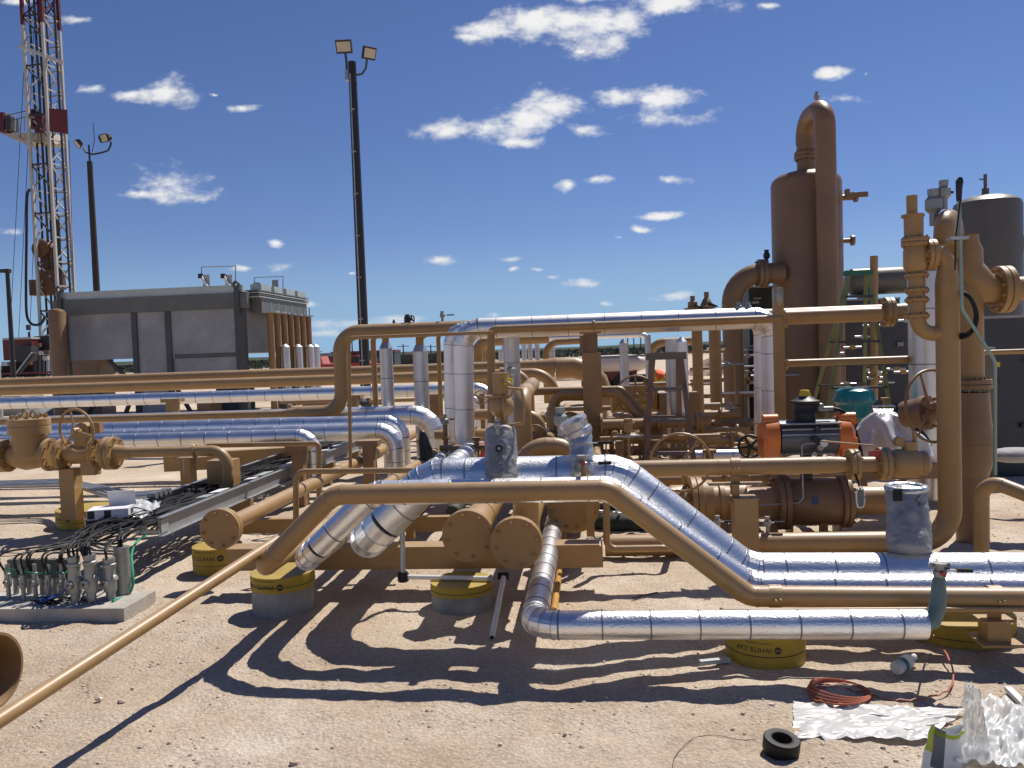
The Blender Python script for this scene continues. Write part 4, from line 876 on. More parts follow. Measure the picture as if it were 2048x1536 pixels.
# silver wrapped, leaning valve with two black levers
top = PY(1146, 850, Yq+.02); bot = PY(1166, 955, Yq-.14)
b2, _, _ = blanket('crumpled foil wrap around the leaning valve right of centre', PY(1160, 862, Yq), bot, .068, silver, 8, straps=2)
hd = PY(1150, 866, Yq); part('band_head', MB().lathe(hd+V((.035,0,-.03)), V((-.42,0,.9)), [(0, .07), (.02, .085), (.05, .086), (.055, .075), (.085, .08), (.1, .088), (.12, .085), (.13, .06)], 24), silver, b2)
lever(b2, PY(1176, 886, Yq-.14), (1, 0, 0), .14); lever(b2, PY(1180, 927, Yq-.18), (1, .1, 0), .12)
part('silver_valve', MB().lathe(PY(1164, 935, Yq-.2), (0,0,1), [(-.03,.02),(-.02,.035),(.03,.035),(.04,.02),(.06,.03),(.07,.03)], 12), gry, b2, ang=.3)
part('red_disc', MB().cyl(PY(1166, 927, Yq-.27), PY(1166, 927, Yq-.22), .014, 12), red, b2); part('drain_tube', MB().cyl(PY(1168, 935, Yq-.24), PY(1168, 966, Yq-.25), .017, 12, .014), tan, b2); part('drain_nut', MB().cyl(PY(1168, 955, Yq-.25), PY(1168, 960, Yq-.25), .024, 6), tan, b2, ang=.3)
t = small_valve('small silver ball valve with black handle behind the leaning wrapped valve', PY(1122, 872, Yq+.3), .18, (1,0,0)); t2 = None
# right valve train
Yr = P(1500, 935, 5.75).y; zr = PY(1500, 933, Yr).z
def rx(px): return XZ(px, Yr, zr).x
pipe('straight brown pipe running to the right hand valve train', [(rx(1180), Yr, zr), (rx(1652), Yr, zr)], .118, tan)
rt = thing('reducer', 'brown pipe reducer just left of the right valve train', 'pipe fitting', (rx(1652), Yr, zr)); part('reducer_body', MB().lathe((rx(1650), Yr, zr), (1,0,0), [(0, .059), (.03, .062), (.05, .059), (.17, .048), (.2, .048)], 24), tan, rt)
vt = thing('ball_valve', 'brown flanged ball valve standing over the right grey blanket', 'valve', (rx(1760), Yr, zr))
flange(vt, (rx(1706), Yr, zr), (1,0,0), .108, .03, 8, pair=True); part('spool', MB().cyl((rx(1712), Yr, zr), (rx(1760), Yr, zr), .052, 20), tan, vt); flange(vt, (rx(1766), Yr, zr), (1,0,0), .115, .032, 8, pair=True)
part('valve_body', MB().lathe((rx(1772), Yr, zr), (1,0,0), [(0, .06), (.03, .085), (.07, .1), (.2, .1), (.22, .08), (.26, .085), (.28, .06)], 24), tan, vt)
part('top_block', MB().cyl((rx(1820), Yr, zr+.09), (rx(1820), Yr, zr+.15), .05, 16), tan, vt); part('stem', MB().cyl((rx(1830), Yr, zr+.1), (rx(1830), Yr, zr+.22), .015, 8), tan, vt)
part('actuating_rod', MB().cyl(PY(1642, 882, Yr-.1), PY(1745, 891, Yr), .006, 8), tan, vt); part('gear_hub', MB().cyl((rx(1800), Yr-.02, zr+.15), (rx(1800), Yr+.03, zr+.15), .035, 14), tan, vt)
part('red_tag', MB().box((rx(1745), Yr-.06, zr+.08), (.09, .01, .04)), red, vt, smooth=False)
shoe('tall shoe carrying the straight brown pipe beside the big drum', 1470, 933, Yr, zr, .118, zr-.25, cw=.045, plate=.38)
pt = thing('square_post', 'square brown post capped with a plate in front of the big drum', 'post', (rx(1487), Yr, 0)); zpt = ZV(997, rx(1487), Yr-.05)
part('column', MB().bx(rx(1463), rx(1509), Yr-.1, Yr+.06, 0, zpt), tan, pt, smooth=False); part('cap_plate', MB().bx(rx(1460), rx(1511), Yr-.11, Yr+.07, zpt, zpt+.008), tan, pt, smooth=False)
b3, _, _ = blanket('tall grey insulation blanket hanging below the right ball valve', PY(1812, 972, Yr-.85), PY(1820, 1113, Y3-.05), .118, greyb, 13, flat=.75, straps=0)
part('foil_collar', MB().torus(PY(1812, 976, Yr-.85), (0,0,1), .10, .022, 26, 8), silver, b3); part('yellow_tag', MB().box(PY(1840, 1040, Yr-1.0), (.085, .01, .028), (V((1,0,.25)).normalized(), V((0,1,0)), V((-.25,0,1)).normalized())), yell, b3, smooth=False)
part('lacing', MB().sweep([PY(1836+(-1)**k*5, 990+k*9, Yr-.99) for k in range(13)], .003, 4), blk, b3); part('dark_patch', MB().box(PY(1795, 990, Yr-.985), (.05, .01, .07)), blk, b3, smooth=False)
# oval gauge glass
og = thing('oval_sight_plate', 'oval white framed plate hanging under the right flanges', 'tag', PY(1721, 975, Yr-.2)); c = PY(1721, 995, Yr-.2)
part('frame', MB().sweep([c+V((.026*math.cos(k*.3142), 0, .048*(1 if math.sin(k*.3142) > 0 else -1)*min(1, abs(math.sin(k*.3142))+.2)+.02*math.sin(k*.3142))) for k in range(21)], .005, 6), white, og)
part('plate', MB().box(c, (.04, .006, .11)), mat('grey_green_plate', (.14, .16, .14), .5), og, smooth=False); part('hanger', MB().cyl(c+V((0,0,.06)), c+V((0,.1,.14)), .008, 8), blkm, og)
# big drum valve and handwheel behind
Yd = P(1600, 1000, 7.0).y; zd = PY(1600, 1003, Yd).z
def dx_(px): return XZ(px, Yd, zd).x
dr_ = thing('drum_valve', 'large brown drum bodied valve lying behind the straight pipe', 'valve', (dx_(1600), Yd, 0))
part('drum', MB().lathe((dx_(1575), Yd, zd), (1,0,0), [(0, .19), (.02, .2), (.44, .2), (.46, .19)], 36), vesselp, dr_); flange(dr_, (dx_(1562), Yd, zd), (1,0,0), .235, .045, 14, vesselp, pair=True); flange(dr_, (dx_(1685), Yd, zd), (1,0,0), .225, .04, 14, vesselp, pair=True)
part('ribbed_neck', MB().lathe((dx_(1400), Yd, zd), (1,0,0), [(0,.2),(.1,.2),(.1,.15),(.16,.15),(.16,.17),(.2,.17),(.2,.15),(.26,.15),(.26,.175),(.38,.175),(.38,.13),(.6,.13),(.7,.17)], 30), tan, dr_)
flange(dr_, (dx_(1392), Yd, zd), (1,0,0), .225, .045, 12, tan, pair=True); part('outlet', MB().cyl((dx_(1690), Yd, zd), (dx_(1800), Yd, zd), .12, 24), tan, dr_); part('left_body', MB().lathe((dx_(1330), Yd, zd), (1,0,0), [(0,.12),(.05,.16),(.18,.16),(.24,.14)], 24), tan, dr_)
part('leg', MB().bx(dx_(1575), dx_(1580), Yd-.1, Yd+.1, 0, zd-.18), tan, dr_, smooth=False); part('leg', MB().bx(dx_(1670), dx_(1675), Yd-.1, Yd+.1, 0, zd-.18), tan, dr_, smooth=False); part('blue_label', MB().box((dx_(1618), Yd-.2, zd+.04), (.05, .006, .06)), blueink, dr_, smooth=False)
handwheel(dr_, PY(1361, 925, Yd-.3), (.1, 1, .1), .245, .011, sp=3, ph=1.2); part('wheel_stem', MB().cyl(PY(1361, 925, Yd-.35), PY(1372, 975, Yd), .02, 10), tan, dr_)
# orange ended actuator on top
ca = PY(1608, 868, Yd+.05); xa0, xa1 = XZ(1520, Yd, ca.z).x, XZ(1702, Yd, ca.z).x
at = thing('pneumatic_actuator', 'blue grey pneumatic actuator with orange end caps', 'actuator', ca)
part('cylinder', MB().bx(xa0+.15, xa1-.12, Yd-.09, Yd+.13, ca.z-.16, ca.z+.10), bluegrey, at, smooth=False); part('barrel', MB().cyl((xa0+.15, Yd-.01, ca.z-.02), (xa1-.12, Yd-.01, ca.z-.02), .15, 28), bluegrey, at)
for k in range(3): part('cooling_rib', MB().bx(xa0+.15, xa1-.12, Yd-.16, Yd-.1, ca.z+.10-.045*k, ca.z+.112-.045*k), gry, at, smooth=False)
for xa_, s_ in ((xa0, 1), (xa1-.12, -1)):
    part('end_cap', MB().lathe((xa_ if s_ > 0 else xa1, Yd, ca.z-.02), (s_,0,0), [(0, .13), (.03, .165), (.135, .172), (.14, .16)], 28), orange, at); part('end_cap_boss', MB().cyl((xa_+(.02 if s_>0 else 0), Yd-.03, ca.z+.13), (xa_+.14, Yd-.03, ca.z+.13), .055, 16), orange, at)
    part('cap_block', MB().bx(xa_+.0, xa_+.13, Yd-.155, Yd+.1, ca.z-.18, ca.z-.02), orange, at, smooth=False)
part('bracket', MB().cyl((ca.x, Yd, ca.z+.10), (ca.x, Yd, ca.z+.2), .085, 16), blkm, at); part('limit_switch', MB().lathe((ca.x, Yd, ca.z+.19), (0,0,1), [(0,.1),(.03,.085),(.07,.085),(.08,.12),(.1,.12),(.11,.09),(.14,.05)], 20), blkm, at)
part('position_knob', MB().lathe((ca.x, Yd, ca.z+.31), (0,0,1), [(0,.055),(.06,.042),(.07,.035)], 10), yell, at, ang=.3)
for k, (dx, dz_) in enumerate(((.03, -.02), (.07, -.09), (.05, .06), (.02, -.14), (.06, -.17))): part('regulator', MB().cyl((ca.x+dx, Yd-.2, ca.z+dz_), (ca.x+dx, Yd-.15, ca.z+dz_), .028-.003*k, 12), gry if k % 2 else blkm, at)
part('gauge', MB().cyl((ca.x+.09, Yd-.235, ca.z-.05), (ca.x+.09, Yd-.2, ca.z-.05), .03, 18), white, at)
part('fitting', MB().cyl((ca.x+.1, Yd-.03, ca.z+.22), (ca.x+.22, Yd-.03, ca.z+.22), .02, 10).ball((ca.x+.12, Yd-.03, ca.z+.24), .03, 8), gry, at)
part('air_hose', MB().sweep(smooth([(ca.x+.2, Yd-.03, ca.z+.22), (ca.x+.3, Yd-.04, ca.z+.19), (ca.x+.37, Yd-.06, ca.z+.08), (ca.x+.41, Yd-.08, ca.z-.06), (ca.x+.43, Yd-.1, ca.z-.2)]), .014, 8), blk, at)
part('steel_tube', MB().sweep([(ca.x+.02, Yd-.2, ca.z-.05), (ca.x-.05, Yd-.2, ca.z-.05), (ca.x-.085, Yd-.21, ca.z-.07), (ca.x-.085, Yd-.22, ca.z-.5), (ca.x-.12, Yd-.22, ca.z-.54), (ca.x-.5, Yd-.22, ca.z-.56)], .006, 8), galv, at)
part('side_tube', MB().sweep([(ca.x+.09, Yd-.2, ca.z-.14), (ca.x+.16, Yd-.2, ca.z-.14), (ca.x+.22, Yd-.2, ca.z-.19), (ca.x+.25, Yd-.2, ca.z-.24)], .006, 8), galv, at); part('mount_leg', MB().bx(ca.x-.04, ca.x+.04, Yd-.04, Yd+.04, zd+.18, ca.z-.16), blkm, at, smooth=False)
# teal diaphragm actuator
Ye = 8.6; c = PY(1709, 800, Ye)
te = thing('diaphragm_actuator', 'teal domed diaphragm actuator behind the orange ended one', 'actuator', c)
part('dome', MB().lathe(c, (0,0,1), [(-.0,.2),(.02,.2),(.06,.19),(.1,.175),(.12,.14),(.13,.02)], 30), teal, te); part('rim', MB().cyl(c-V((0,0,.012)), c+V((0,0,.004)), .215, 30), teal, te); part('bolt_set', bolts(MB(), c+V((0,0,.004)), (0,0,1), .205, 14, .008, .014), galv, te)
part('lower_pan', MB().lathe(c-V((0,0,.012)), (0,0,-1), [(0,.2),(.03,.17),(.16,.15),(.2,.06)], 30), teal, te); part('yoke', MB().cyl(c-V((0,0,.3)), c-V((0,0,.6)), .06, 14), teal, te); part('copper_tube', MB().sweep([c+V((.1,-.2,-.05)), c+V((.3,-.2,-.05)), c+V((.38,-.2,-.1)), c+V((.4,-.22,-.3)), c+V((.45,-.25,-.45))], .01, 8), galv, te)
# plastic sheeting over a valve
c = PY(1765, 850, 7.7)
def drape(name, label, c, rx_, ry_, h_, m, seed, n=30):
    q = MB(); vs = []
    for i in range(n+1):
        for k in range(n*2):
            s_ = i/n; a = math.pi*k/n; fold = 1+.13*s_*math.sin(a*9+seed+3*s_)+.45*noise.noise(V((math.cos(a)*3, math.sin(a)*3, seed+s_*3)))
            vs.append(c+V((rx_*math.sin(s_*1.35)*fold*math.cos(a)+.05*s_, ry_*math.sin(s_*1.35)*fold*math.sin(a), h_*(math.cos(s_*math.pi*.52)-.0)-.5*h_+.01*noise.noise(V((a*5, s_*8, seed))))))
    q.add(vs, [(i*n*2+k, i*n*2+(k+1) % (n*2), (i+1)*n*2+(k+1) % (n*2), (i+1)*n*2+k) for i in range(n) for k in range(n*2)])
    return solo(name, label, 'plastic sheet', q, m, ang=3.2)
drape('plastic_sheet', 'crumpled white plastic sheet thrown over a valve beside the actuator', c+V((.0, 0, -.06)), .32, .24, .38, plas, 2)
drape('plastic_sheet', 'black plastic bag tied over the valve right of the white sheet', PY(1800, 850, 7.9), .17, .2, .34, mat('black_bag', (.01,.01,.012), .2, bump=.8, bs=18), 5)
pipe('short foil wrapped pipe lying behind the black plastic bag', [PY(1745, 838, 8.3), PY(1870, 838, 8.3)], .2, foil, bands=.4)
# ------------------------------------------------------------ big riser on the right with its top elbow
Yr2 = P(1895, 700, 6.1).y; xR = XZ(1896, Yr2, 1.5).x; zlow = PY(1890, 1083, Yr2).z; ztopR = PY(1890, 508, Yr2).z
pipe('tall thick brown riser near the right edge turning left along the ground', [XZ(1210, Yr2+.0, zlow), V((xR, Yr2, zlow)), V((xR, Yr2, ztopR-.22))], .165, tan, R=.25)
rsr = thing('riser_top', 'brown reducing elbow capping the tall right riser', 'pipe fitting', (xR, Yr2, ztopR-.22))
part('reducer_body', MB().lathe((xR, Yr2, ztopR-.22), (0,0,1), [(0, .0825), (.06, .075), (.13, .062)], 24), tan, rsr)
xS = XZ(1832, Yr2, 2).x; pipe('', [(xR, Yr2, ztopR-.1), (xR, Yr2, ztopR), (xS+.07, Yr2, ztopR)], .125, tan, R=.095, parent=rsr)
flange(rsr, (xS+.1, Yr2, ztopR), (1,0,0), .115, .03, 8, pair=True)
rv = thing('relief_valve', 'tall brown relief valve stack with a capped bonnet', 'valve', (xS, Yr2, 1.5))
def sz(py): return ZV(py, xS, Yr2)
part('cap', MB().cyl((xS-.02, Yr2, sz(431)), (xS-.02, Yr2, sz(391)), .038, 18), tan, rv); part('bonnet_plate', MB().cyl((xS-.015, Yr2, sz(434)), (xS-.015, Yr2, sz(429)), .08, 20), tan, rv); part('bonnet', MB().cyl((xS-.01, Yr2, sz(482)), (xS-.01, Yr2, sz(434)), .066, 22, .068), tan, rv)
flange(rv, (xS, Yr2, sz(484)), (0,0,1), .098, .03, 8, pair=True); part('inlet_body', MB().lathe((xS, Yr2, sz(545)), (0,0,1), [(0, .06), (.04, .085), (.16, .085), (.2, .07)], 24), tan, rv)
part('side_branch', MB().cyl((xS, Yr2, ztopR), (xS+.1, Yr2, ztopR), .07, 18), tan, rv)
for y_ in (551, 581, 600, 632): flange(rv, (xS+.005, Yr2, sz(y_)), (0,0,1), .085, .022, 8)
part('spool', MB().cyl((xS+.005, Yr2, sz(632)), (xS+.005, Yr2, sz(545)), .058, 20), tan, rv)
pipe('brown elbow pipe curling under the relief valve stack to the riser', [(xS+.01, Yr2, sz(632)), (xS+.01, Yr2, sz(668)), (xR, Yr2, sz(668))], .11, tan, R=.11)
# second riser behind with loop and large flange to the right
Ys2 = Yr2+.42; x2 = XZ(1940, Ys2, 1.5).x; x3 = XZ(1857, Ys2, 2.2).x
zT = PY(1890, 437, Ys2).z
pipe('brown pipe loop arching over behind the relief valve', [(x3, Ys2-.3, ZV(500, x3, Ys2)), (x3, Ys2-.3, zT-.06), (XZ(1905, Ys2, zT).x, Ys2, zT), (XZ(1908, Ys2, zT).x, Ys2, ZV(520, x3, Ys2))], .15, tan, R=.13)
pipe('slim brown brace tube between the valve stack and the pipe loop', [(x3, Ys2-.2, ZV(484, x3, Ys2)), (XZ(1905, Ys2, zT).x, Ys2-.1, ZV(452, x3, Ys2))], .035, tan)
big = thing('large_tee', 'large brown reducing tee with a bolted flange at the right edge', 'pipe', (x2, Ys2, 1.2)); zT2 = PY(1980, 580, Ys2).z
part('upright', MB().lathe((x2, Ys2, ZV(760, x2, Ys2)), (0,0,1), [(0, .10), (ZV(500, x2, Ys2)-ZV(760, x2, Ys2), .10), (ZV(485, x2, Ys2)-ZV(760, x2, Ys2), .075), (ZV(470, x2, Ys2)-ZV(760, x2, Ys2), .07)], 26), tan, big)
part('shoulder', MB().sweep([(x2-.02, Ys2, zT2+.22), (x2+.02, Ys2, zT2+.12), (x2+.1, Ys2, zT2+.02), (x2+.22, Ys2, zT2)], [.09, .125, .125, .105], 24), tan, big)
flange(big, (x2+.25, Ys2, zT2), (1,0,0), .185, .045, 12, pair=True)
pipe('large brown pipe leaving the photo from the bolted flange', [(x2+.29, Ys2, zT2), (x2+1.6, Ys2, zT2)], .19, tan)
gb = thing('globe_valve', 'heavy brown globe valve body behind the tall right riser', 'valve', (XZ(1942, Ys2, .5).x, Ys2, 0)); xg = XZ(1942, Ys2, 1.2).x
flange(gb, (xg, Ys2, ZV(768, xg, Ys2)), (0,0,1), .15, .035, 10, vesselp, pair=True); part('body', MB().lathe((xg, Ys2, ZV(950, xg, Ys2)), (0,0,1), [(0, .12), (.1, .15), (.3, .16), (.45, .14), (.66, .13)], 26), vesselp, gb); flange(gb, (xg, Ys2, ZV(885, xg, Ys2)), (0,0,1), .16, .035, 10, vesselp, pair=True)
part('lower_pipe', MB().cyl((xg, Ys2, 0), (xg, Ys2, ZV(940, xg, Ys2)), .12, 24), vesselp, gb)
for k, (px, py, h_) in enumerate(((1868, 425, .19), (1888, 414, .20))): small_valve('silver vent valve on the arched pipe loop, %s of the pair' % ('left', 'right')[k], PY(px, py+(26 if k == 0 else 4), Ys2-.1), h_+(.09 if k == 0 else .02), None if k == 0 else (1, 0, -.1), ln=.07)
# handwheel between stack and riser
hv = thing('handwheel_valve', 'dark brown valve with a large open handwheel left of the right riser', 'valve', PY(1848, 830, 7.0)); c = PY(1850, 826, 7.0)
handwheel(hv, PY(1866, 812, 6.85), (.5, -1, .1), .29, .012, vesselp, sp=3, ph=.9); part('bonnet', MB().lathe(c+V((-.02,0,0)), (.6,-.7,.1), [(-.15,.11),(-.05,.12),(.0,.14),(.05,.14),(.06,.08),(.16,.06)], 20), vesselp, hv); part('bolt_set', bolts(MB(), c+V((.03,-.03,.01)), (.6,-.7,.1), .12, 8, .015, .03), tan, hv)
# foil risers on right
Yf = 8.6; xf = XZ(1850, Yf, 1.2).x; pipe('wide foil wrapped riser behind the relief valve stack', [(xf, Yf, 0), (xf, Yf, ZV(545, xf, Yf))], .30, foild, bands=.55)
# light green conduit with black instrument and hose
li = thing('instrument_conduit', 'pale green conduit with black instrument head leaning beside the riser', 'conduit', PY(1990, 945, Yr2-.1))
part('conduit', MB().sweep([f for s_ in fillet([PY(1918, 400, Yr2-.15), PY(1924, 618, Yr2-.15), PY(1990, 722, Yr2-.12), PY(1990, 950, Yr2-.1)], .12) for f in (s_[1:] if s_[0] == 's' else s_[1][1:-1])], .013, 12), mat('pale_green_conduit', (.25, .33, .29), .4, .3), li)
part('instrument_head', MB().sweep([PY(1918, 402, Yr2-.15), PY(1918, 378, Yr2-.15), PY(1919, 362, Yr2-.15), PY(1921, 355, Yr2-.15)], [.018, .022, .026, .014], 12), blkm, li); part('bracket', MB().bx(PY(1890, 482, Yr2-.1).x, PY(1926, 482, Yr2-.1).x, Yr2-.2, Yr2-.12, PY(1890, 486, Yr2).z, PY(1890, 480, Yr2).z), galv, li, smooth=False)
part('black_lead', MB().sweep([PY(1921, 400, Yr2-.17), PY(1917, 430, Yr2-.18), PY(1911, 480, Yr2-.18), PY(1910, 540, Yr2-.16)], .006, 8), blk, li)
for k in range(2): part('black_hose', MB().sweep(smooth([PY(1915, 580+k*4, Yr2-.02), PY(1938, 592+k*3, Yr2-.1), PY(1953-3*k, 622, Yr2-.1), PY(1952-4*k, 650, Yr2-.1), PY(1935, 672-k*6, Yr2-.1), PY(1912, 676-k*6, Yr2-.02)]), .012, 10), blk, li)
pipe('thin brown tube rail at the right edge behind the pale conduit', [PY(1948, 706, 8.5), PY(2120, 700, 8.5)], .05, tan)
Yz = 5.35; pipe('brown hairpin pipe rising and leaving at the right edge', [PY(1963, 1120, Yz), PY(1963, 955, Yz), PY(2120, 1015, Yz-.35)], .088, tan, R=.10)
# upper beam runs, BR1 + foil + small brown
Yb1 = P(900, 655, 11.0).y; zb_1 = PY(900, 657, Yb1).z; x_r = XZ(684, Yb1, 1.2).x
zlo = PY(300, 835, Yb1).z; hp_ = pipe('long high brown pipe spanning from the left riser to the valve stack', [XZ(600, Yb1, zlo), V((x_r, Yb1, zlo)), V((x_r, Yb1, zb_1)), XZ(1772, Yb1, zb_1)], .20, tan, R=.27)
part('reducer', MB().cyl(XZ(565, Yb1, zlo), XZ(600, Yb1, zlo), .05, 20, .1), tan, hp_); part('straight', MB().cyl(XZ(-120, Yb1, zlo), XZ(565, Yb1, zlo), .05, 16), tan, hp_)
hf = thing('header_flange', 'brown bolted flange where the high pipe meets the valve stack', 'flange', XZ(1776, Yb1, zb_1)); flange(hf, XZ(1776, Yb1, zb_1), (1,0,0), .19, .05, 12, pair=True); part('stub', MB().cyl(XZ(1780, Yb1, zb_1), XZ(1850, Yb1, zb_1), .10, 22), tan, hf)
Yb2 = P(1000, 657, 8.6).y; zb_2 = PY(1300, 647, Yb2).z
pipe('brown pipe riser left of centre with a long arm passing before the high foil pipe', [V((XZ(982, Yb2, 1).x, Yb2, .9)), V((XZ(982, Yb2, 1.9).x, Yb2, zb_2)), XZ(1562, Yb2, zb_2)], .082, tan, R=.06)
Yb3 = 8.2; zb_3 = PY(900, 668, Yb3).z
pipe('thin brown tube frame rising before the tall riser', [V((XZ(700, Yb3, .6).x, Yb3, PY(700, 940, Yb3).z)), V((XZ(698, Yb3, 1.8).x, Yb3, zb_3)), XZ(985, Yb3, zb_3)], .036, tan, R=.03)
Yfr = P(1100, 645, 9.6).y; zfr = PY(1200, 648, Yfr).z
pipe('high foil wrapped pipe bridging between two foil risers', [V((XZ(926, Yfr, 1).x, Yfr, .35)), V((XZ(926, Yfr, 1.9).x, Yfr, zfr)), XZ(1544, Yfr, zfr), V((XZ(1545, Yfr, .5).x, Yfr, .2))], .245, foilm, R=.2, bands=.42)
Yfs = Yfr+.28; pipe('second thinner foil riser close behind the left foil riser', [V((XZ(899, Yfs, 1).x, Yfs, .35)), V((XZ(899, Yfs, 1.9).x, Yfs, zfr+.02)), XZ(1520, Yfs, zfr+.02), V((XZ(1521, Yfs, .5).x, Yfs, .2))], .15, foilm, R=.2, bands=.42)
# right column of that frame
cxr = XZ(1560, Yb2, 1.5).x
rc = thing('frame_column', 'brown frame column with bolted brackets right of the high foil pipe', 'column', (cxr, Yb2, 0)); part('column', MB().bx(cxr-.045, cxr+.045, Yb2-.02, Yb2+.1, 0, ZV(575, cxr, Yb2)), tan, rc, smooth=False)
for y_ in (632, 650, 720, 735): part('bracket', MB().bx(cxr+.04, cxr+.075, Yb2-.03, Yb2+.05, ZV(y_+6, cxr, Yb2), ZV(y_, cxr, Yb2)), tan, rc, smooth=False)
part('camera_head', MB().lathe((cxr, Yb2, ZV(612, cxr, Yb2)), (0,0,1), [(0,.02),(.05,.04),(.12,.045),(.17,.03),(.19,.035)], 12), gry, rc)
pipe('slim brown brace pipe from the frame column to the foil riser', [XZ(1574, Yb2+.1, PY(1574, 727, Yb2).z), XZ(1830, Yb2+.1, PY(1574, 727, Yb2).z)], .075, tan)
pipe('middle brown pipe from the frame column toward the header flange', [XZ(1570, Yb2+.1, PY(1640, 632, Yb2).z), XZ(1760, Yb2+.1, PY(1640, 632, Yb2).z)], .15, tan)
for k, (px, py) in enumerate(((1478, 632), (1497, 632))): small_valve('small round vent valve on the high foil pipe, %s of two' % ('left', 'right')[k], PY(px, py, Yfr), .16, None, m=gry)
# square column
Yc = P(1186, 700, 8.9).y
cl = thing('square_column', 'wide square brown column holding up the high pipes', 'column', (XZ(1186, Yc, 0).x, Yc, 0)); xc0, xc1 = XZ(1167, Yc, 1).x, XZ(1205, Yc, 1).x
part('lower_column', MB().bx(xc0, xc1, Yc, Yc+.2, 0, ZV(706, xc0, Yc)), tan, cl, smooth=False); part('upper_column', MB().bx(xc0+.02, xc1-.03, Yc+.03, Yc+.17, ZV(706, xc0, Yc), ZV(668, xc0, Yc)), vesselp, cl, smooth=False)
part('top_plate', MB().bx(xc0-.02, xc1+.01, Yc-.02, Yc+.2, ZV(668, xc0, Yc), ZV(664, xc0, Yc)), tan, cl, smooth=False); part('strap_clamp', MB().torus(XZ(1188, Yb2, zb_2), (1,0,0), .05, .012, 18, 6), tan, cl)
for y_ in (690,): part('cleat', MB().bx(xc0-.02, xc0+.02, Yc-.02, Yc, ZV(706, xc0, Yc), ZV(672, xc0, Yc)), vesselp, cl, smooth=False)
# reducer stubs
def stub(label, px, D, ytop, ybot, wpx, up, group='insulated stubs under the high pipe', back=0):
    Yx = P(px, 760, D).y; x = XZ(px, Yx, 1).x; r = wpx/2/FPX*D; zt = ZV(ytop, x, Yx); t = thing('insulated_riser', label, 'pipe', (x, Yx, 0), group)
    part('jacket', MB().cyl((x, Yx, .0), (x, Yx, zt), r, 22), foild, t); part('cone', MB().cyl((x, Yx, zt), (x, Yx, zt+r*.9), r*1.03, 22, r*.62), foild, t)
    for k in range(1, 5): ring('strap', t, V((x, Yx, zt-k*.42)), (0,0,1), r, bandm)
    if up:
        r2 = r*.55; part('bare_pipe', MB().sweep([(x, Yx, zt+r*.6), (x, Yx, zt+r*.6+up*.4), (x+up*.12, Yx, zt+up*.8), (x+up*.5, Yx, zt+up)], r2, 14), tan, t)
    return t
stub('insulated riser with cone top, left of the pair under the high brown pipe', 776, 11.6, 697, 900, 26, .25); stub('insulated riser with cone top, right of the pair under the high brown pipe', 844, 11.6, 703, 900, 30, .28)
for px, wd, lb in ((751, .082, 'bare brown downcomer left of the cone topped risers'), (881, .065, 'bare brown downcomer just left of the tall foil risers')):
    Yx = 11.9; x = XZ(px, Yx, 1).x; pipe(lb, [(x, Yx, .3), (x, Yx, zb_1+.02), (x+.4, Yx, zb_1+.02)], wd, tan, R=.15, group='bare downcomers from the high pipe')
for k, (px, py, lv) in enumerate(((788, 651, 0), (815, 648, 1), (885, 643, 2))):
    b = PY(px, py, Yb1+.05)
    if lv == 1:
        t = thing('vent_valve', 'dark vent valve with a small handwheel on the high brown pipe', 'valve', b); part('body', MB().lathe(b, (0,0,1), [(0,.035),(.04,.045),(.1,.045),(.105,.03),(.13,.03)], 12), blkm, t); handwheel(t, b+V((.07,-.05,.06)), (.8,-.5,0), .05, .009, blkm)
    else: small_valve(('tiny dark vent cap on the high brown pipe left of the handwheel vent', '', 'grey vent valve with a black handle on the high brown pipe')[lv], b, (.08, 0, .14)[lv], None if lv == 0 else (1,0,0), blkm if lv == 0 else gry, ln=.16)
solo('sensor_tag', 'small pale square tag clipped on top of the high foil pipe', 'tag', MB().box(PY(1187, 635, Yfr), (.08, .06, .05)), galvl, smooth=False)
# ------------------------------------------------------------ left foil bank
def lrun(label, y0, px_e, D, d, drop, m=foil, bands=.3, R=None, xl=-150):
    Yq = P(px_e, y0, D).y; z = PY(px_e, y0, Yq).z; e = XZ(px_e, Yq, z)
    return pipe(label, [XZ(xl, Yq, z), e, V((e.x, Yq, drop))], d, m, R=R or d*1.0, bands=bands)
lrun('nearest left foil pipe dropping at its elbow behind the thin frame', 872, 625, 9.3, .172, .15, bands=.28)
lrun('second left foil pipe whose elbow drops behind the overpass', 862, 790, 9.9, .21, .1, bands=.32)
lrun('third left foil pipe shaded behind the second one', 844, 803, 10.4, .20, .1, bands=.32)
lrun('farthest and largest left foil pipe with the bulky elbow', 829, 868, 11.3, .27, .1, bands=.38, R=.3)
t_ = lrun('upper left foil pipe below the twin brown pipes', 777, 977, 14.2, .215, .3, bands=.32)
pipe('short foil pipe parallel below the upper left foil run', [PY(885, 797, 14.8), PY(955, 793, 14.8), PY(955, 860, 14.8)], .11, foil, bands=.3)
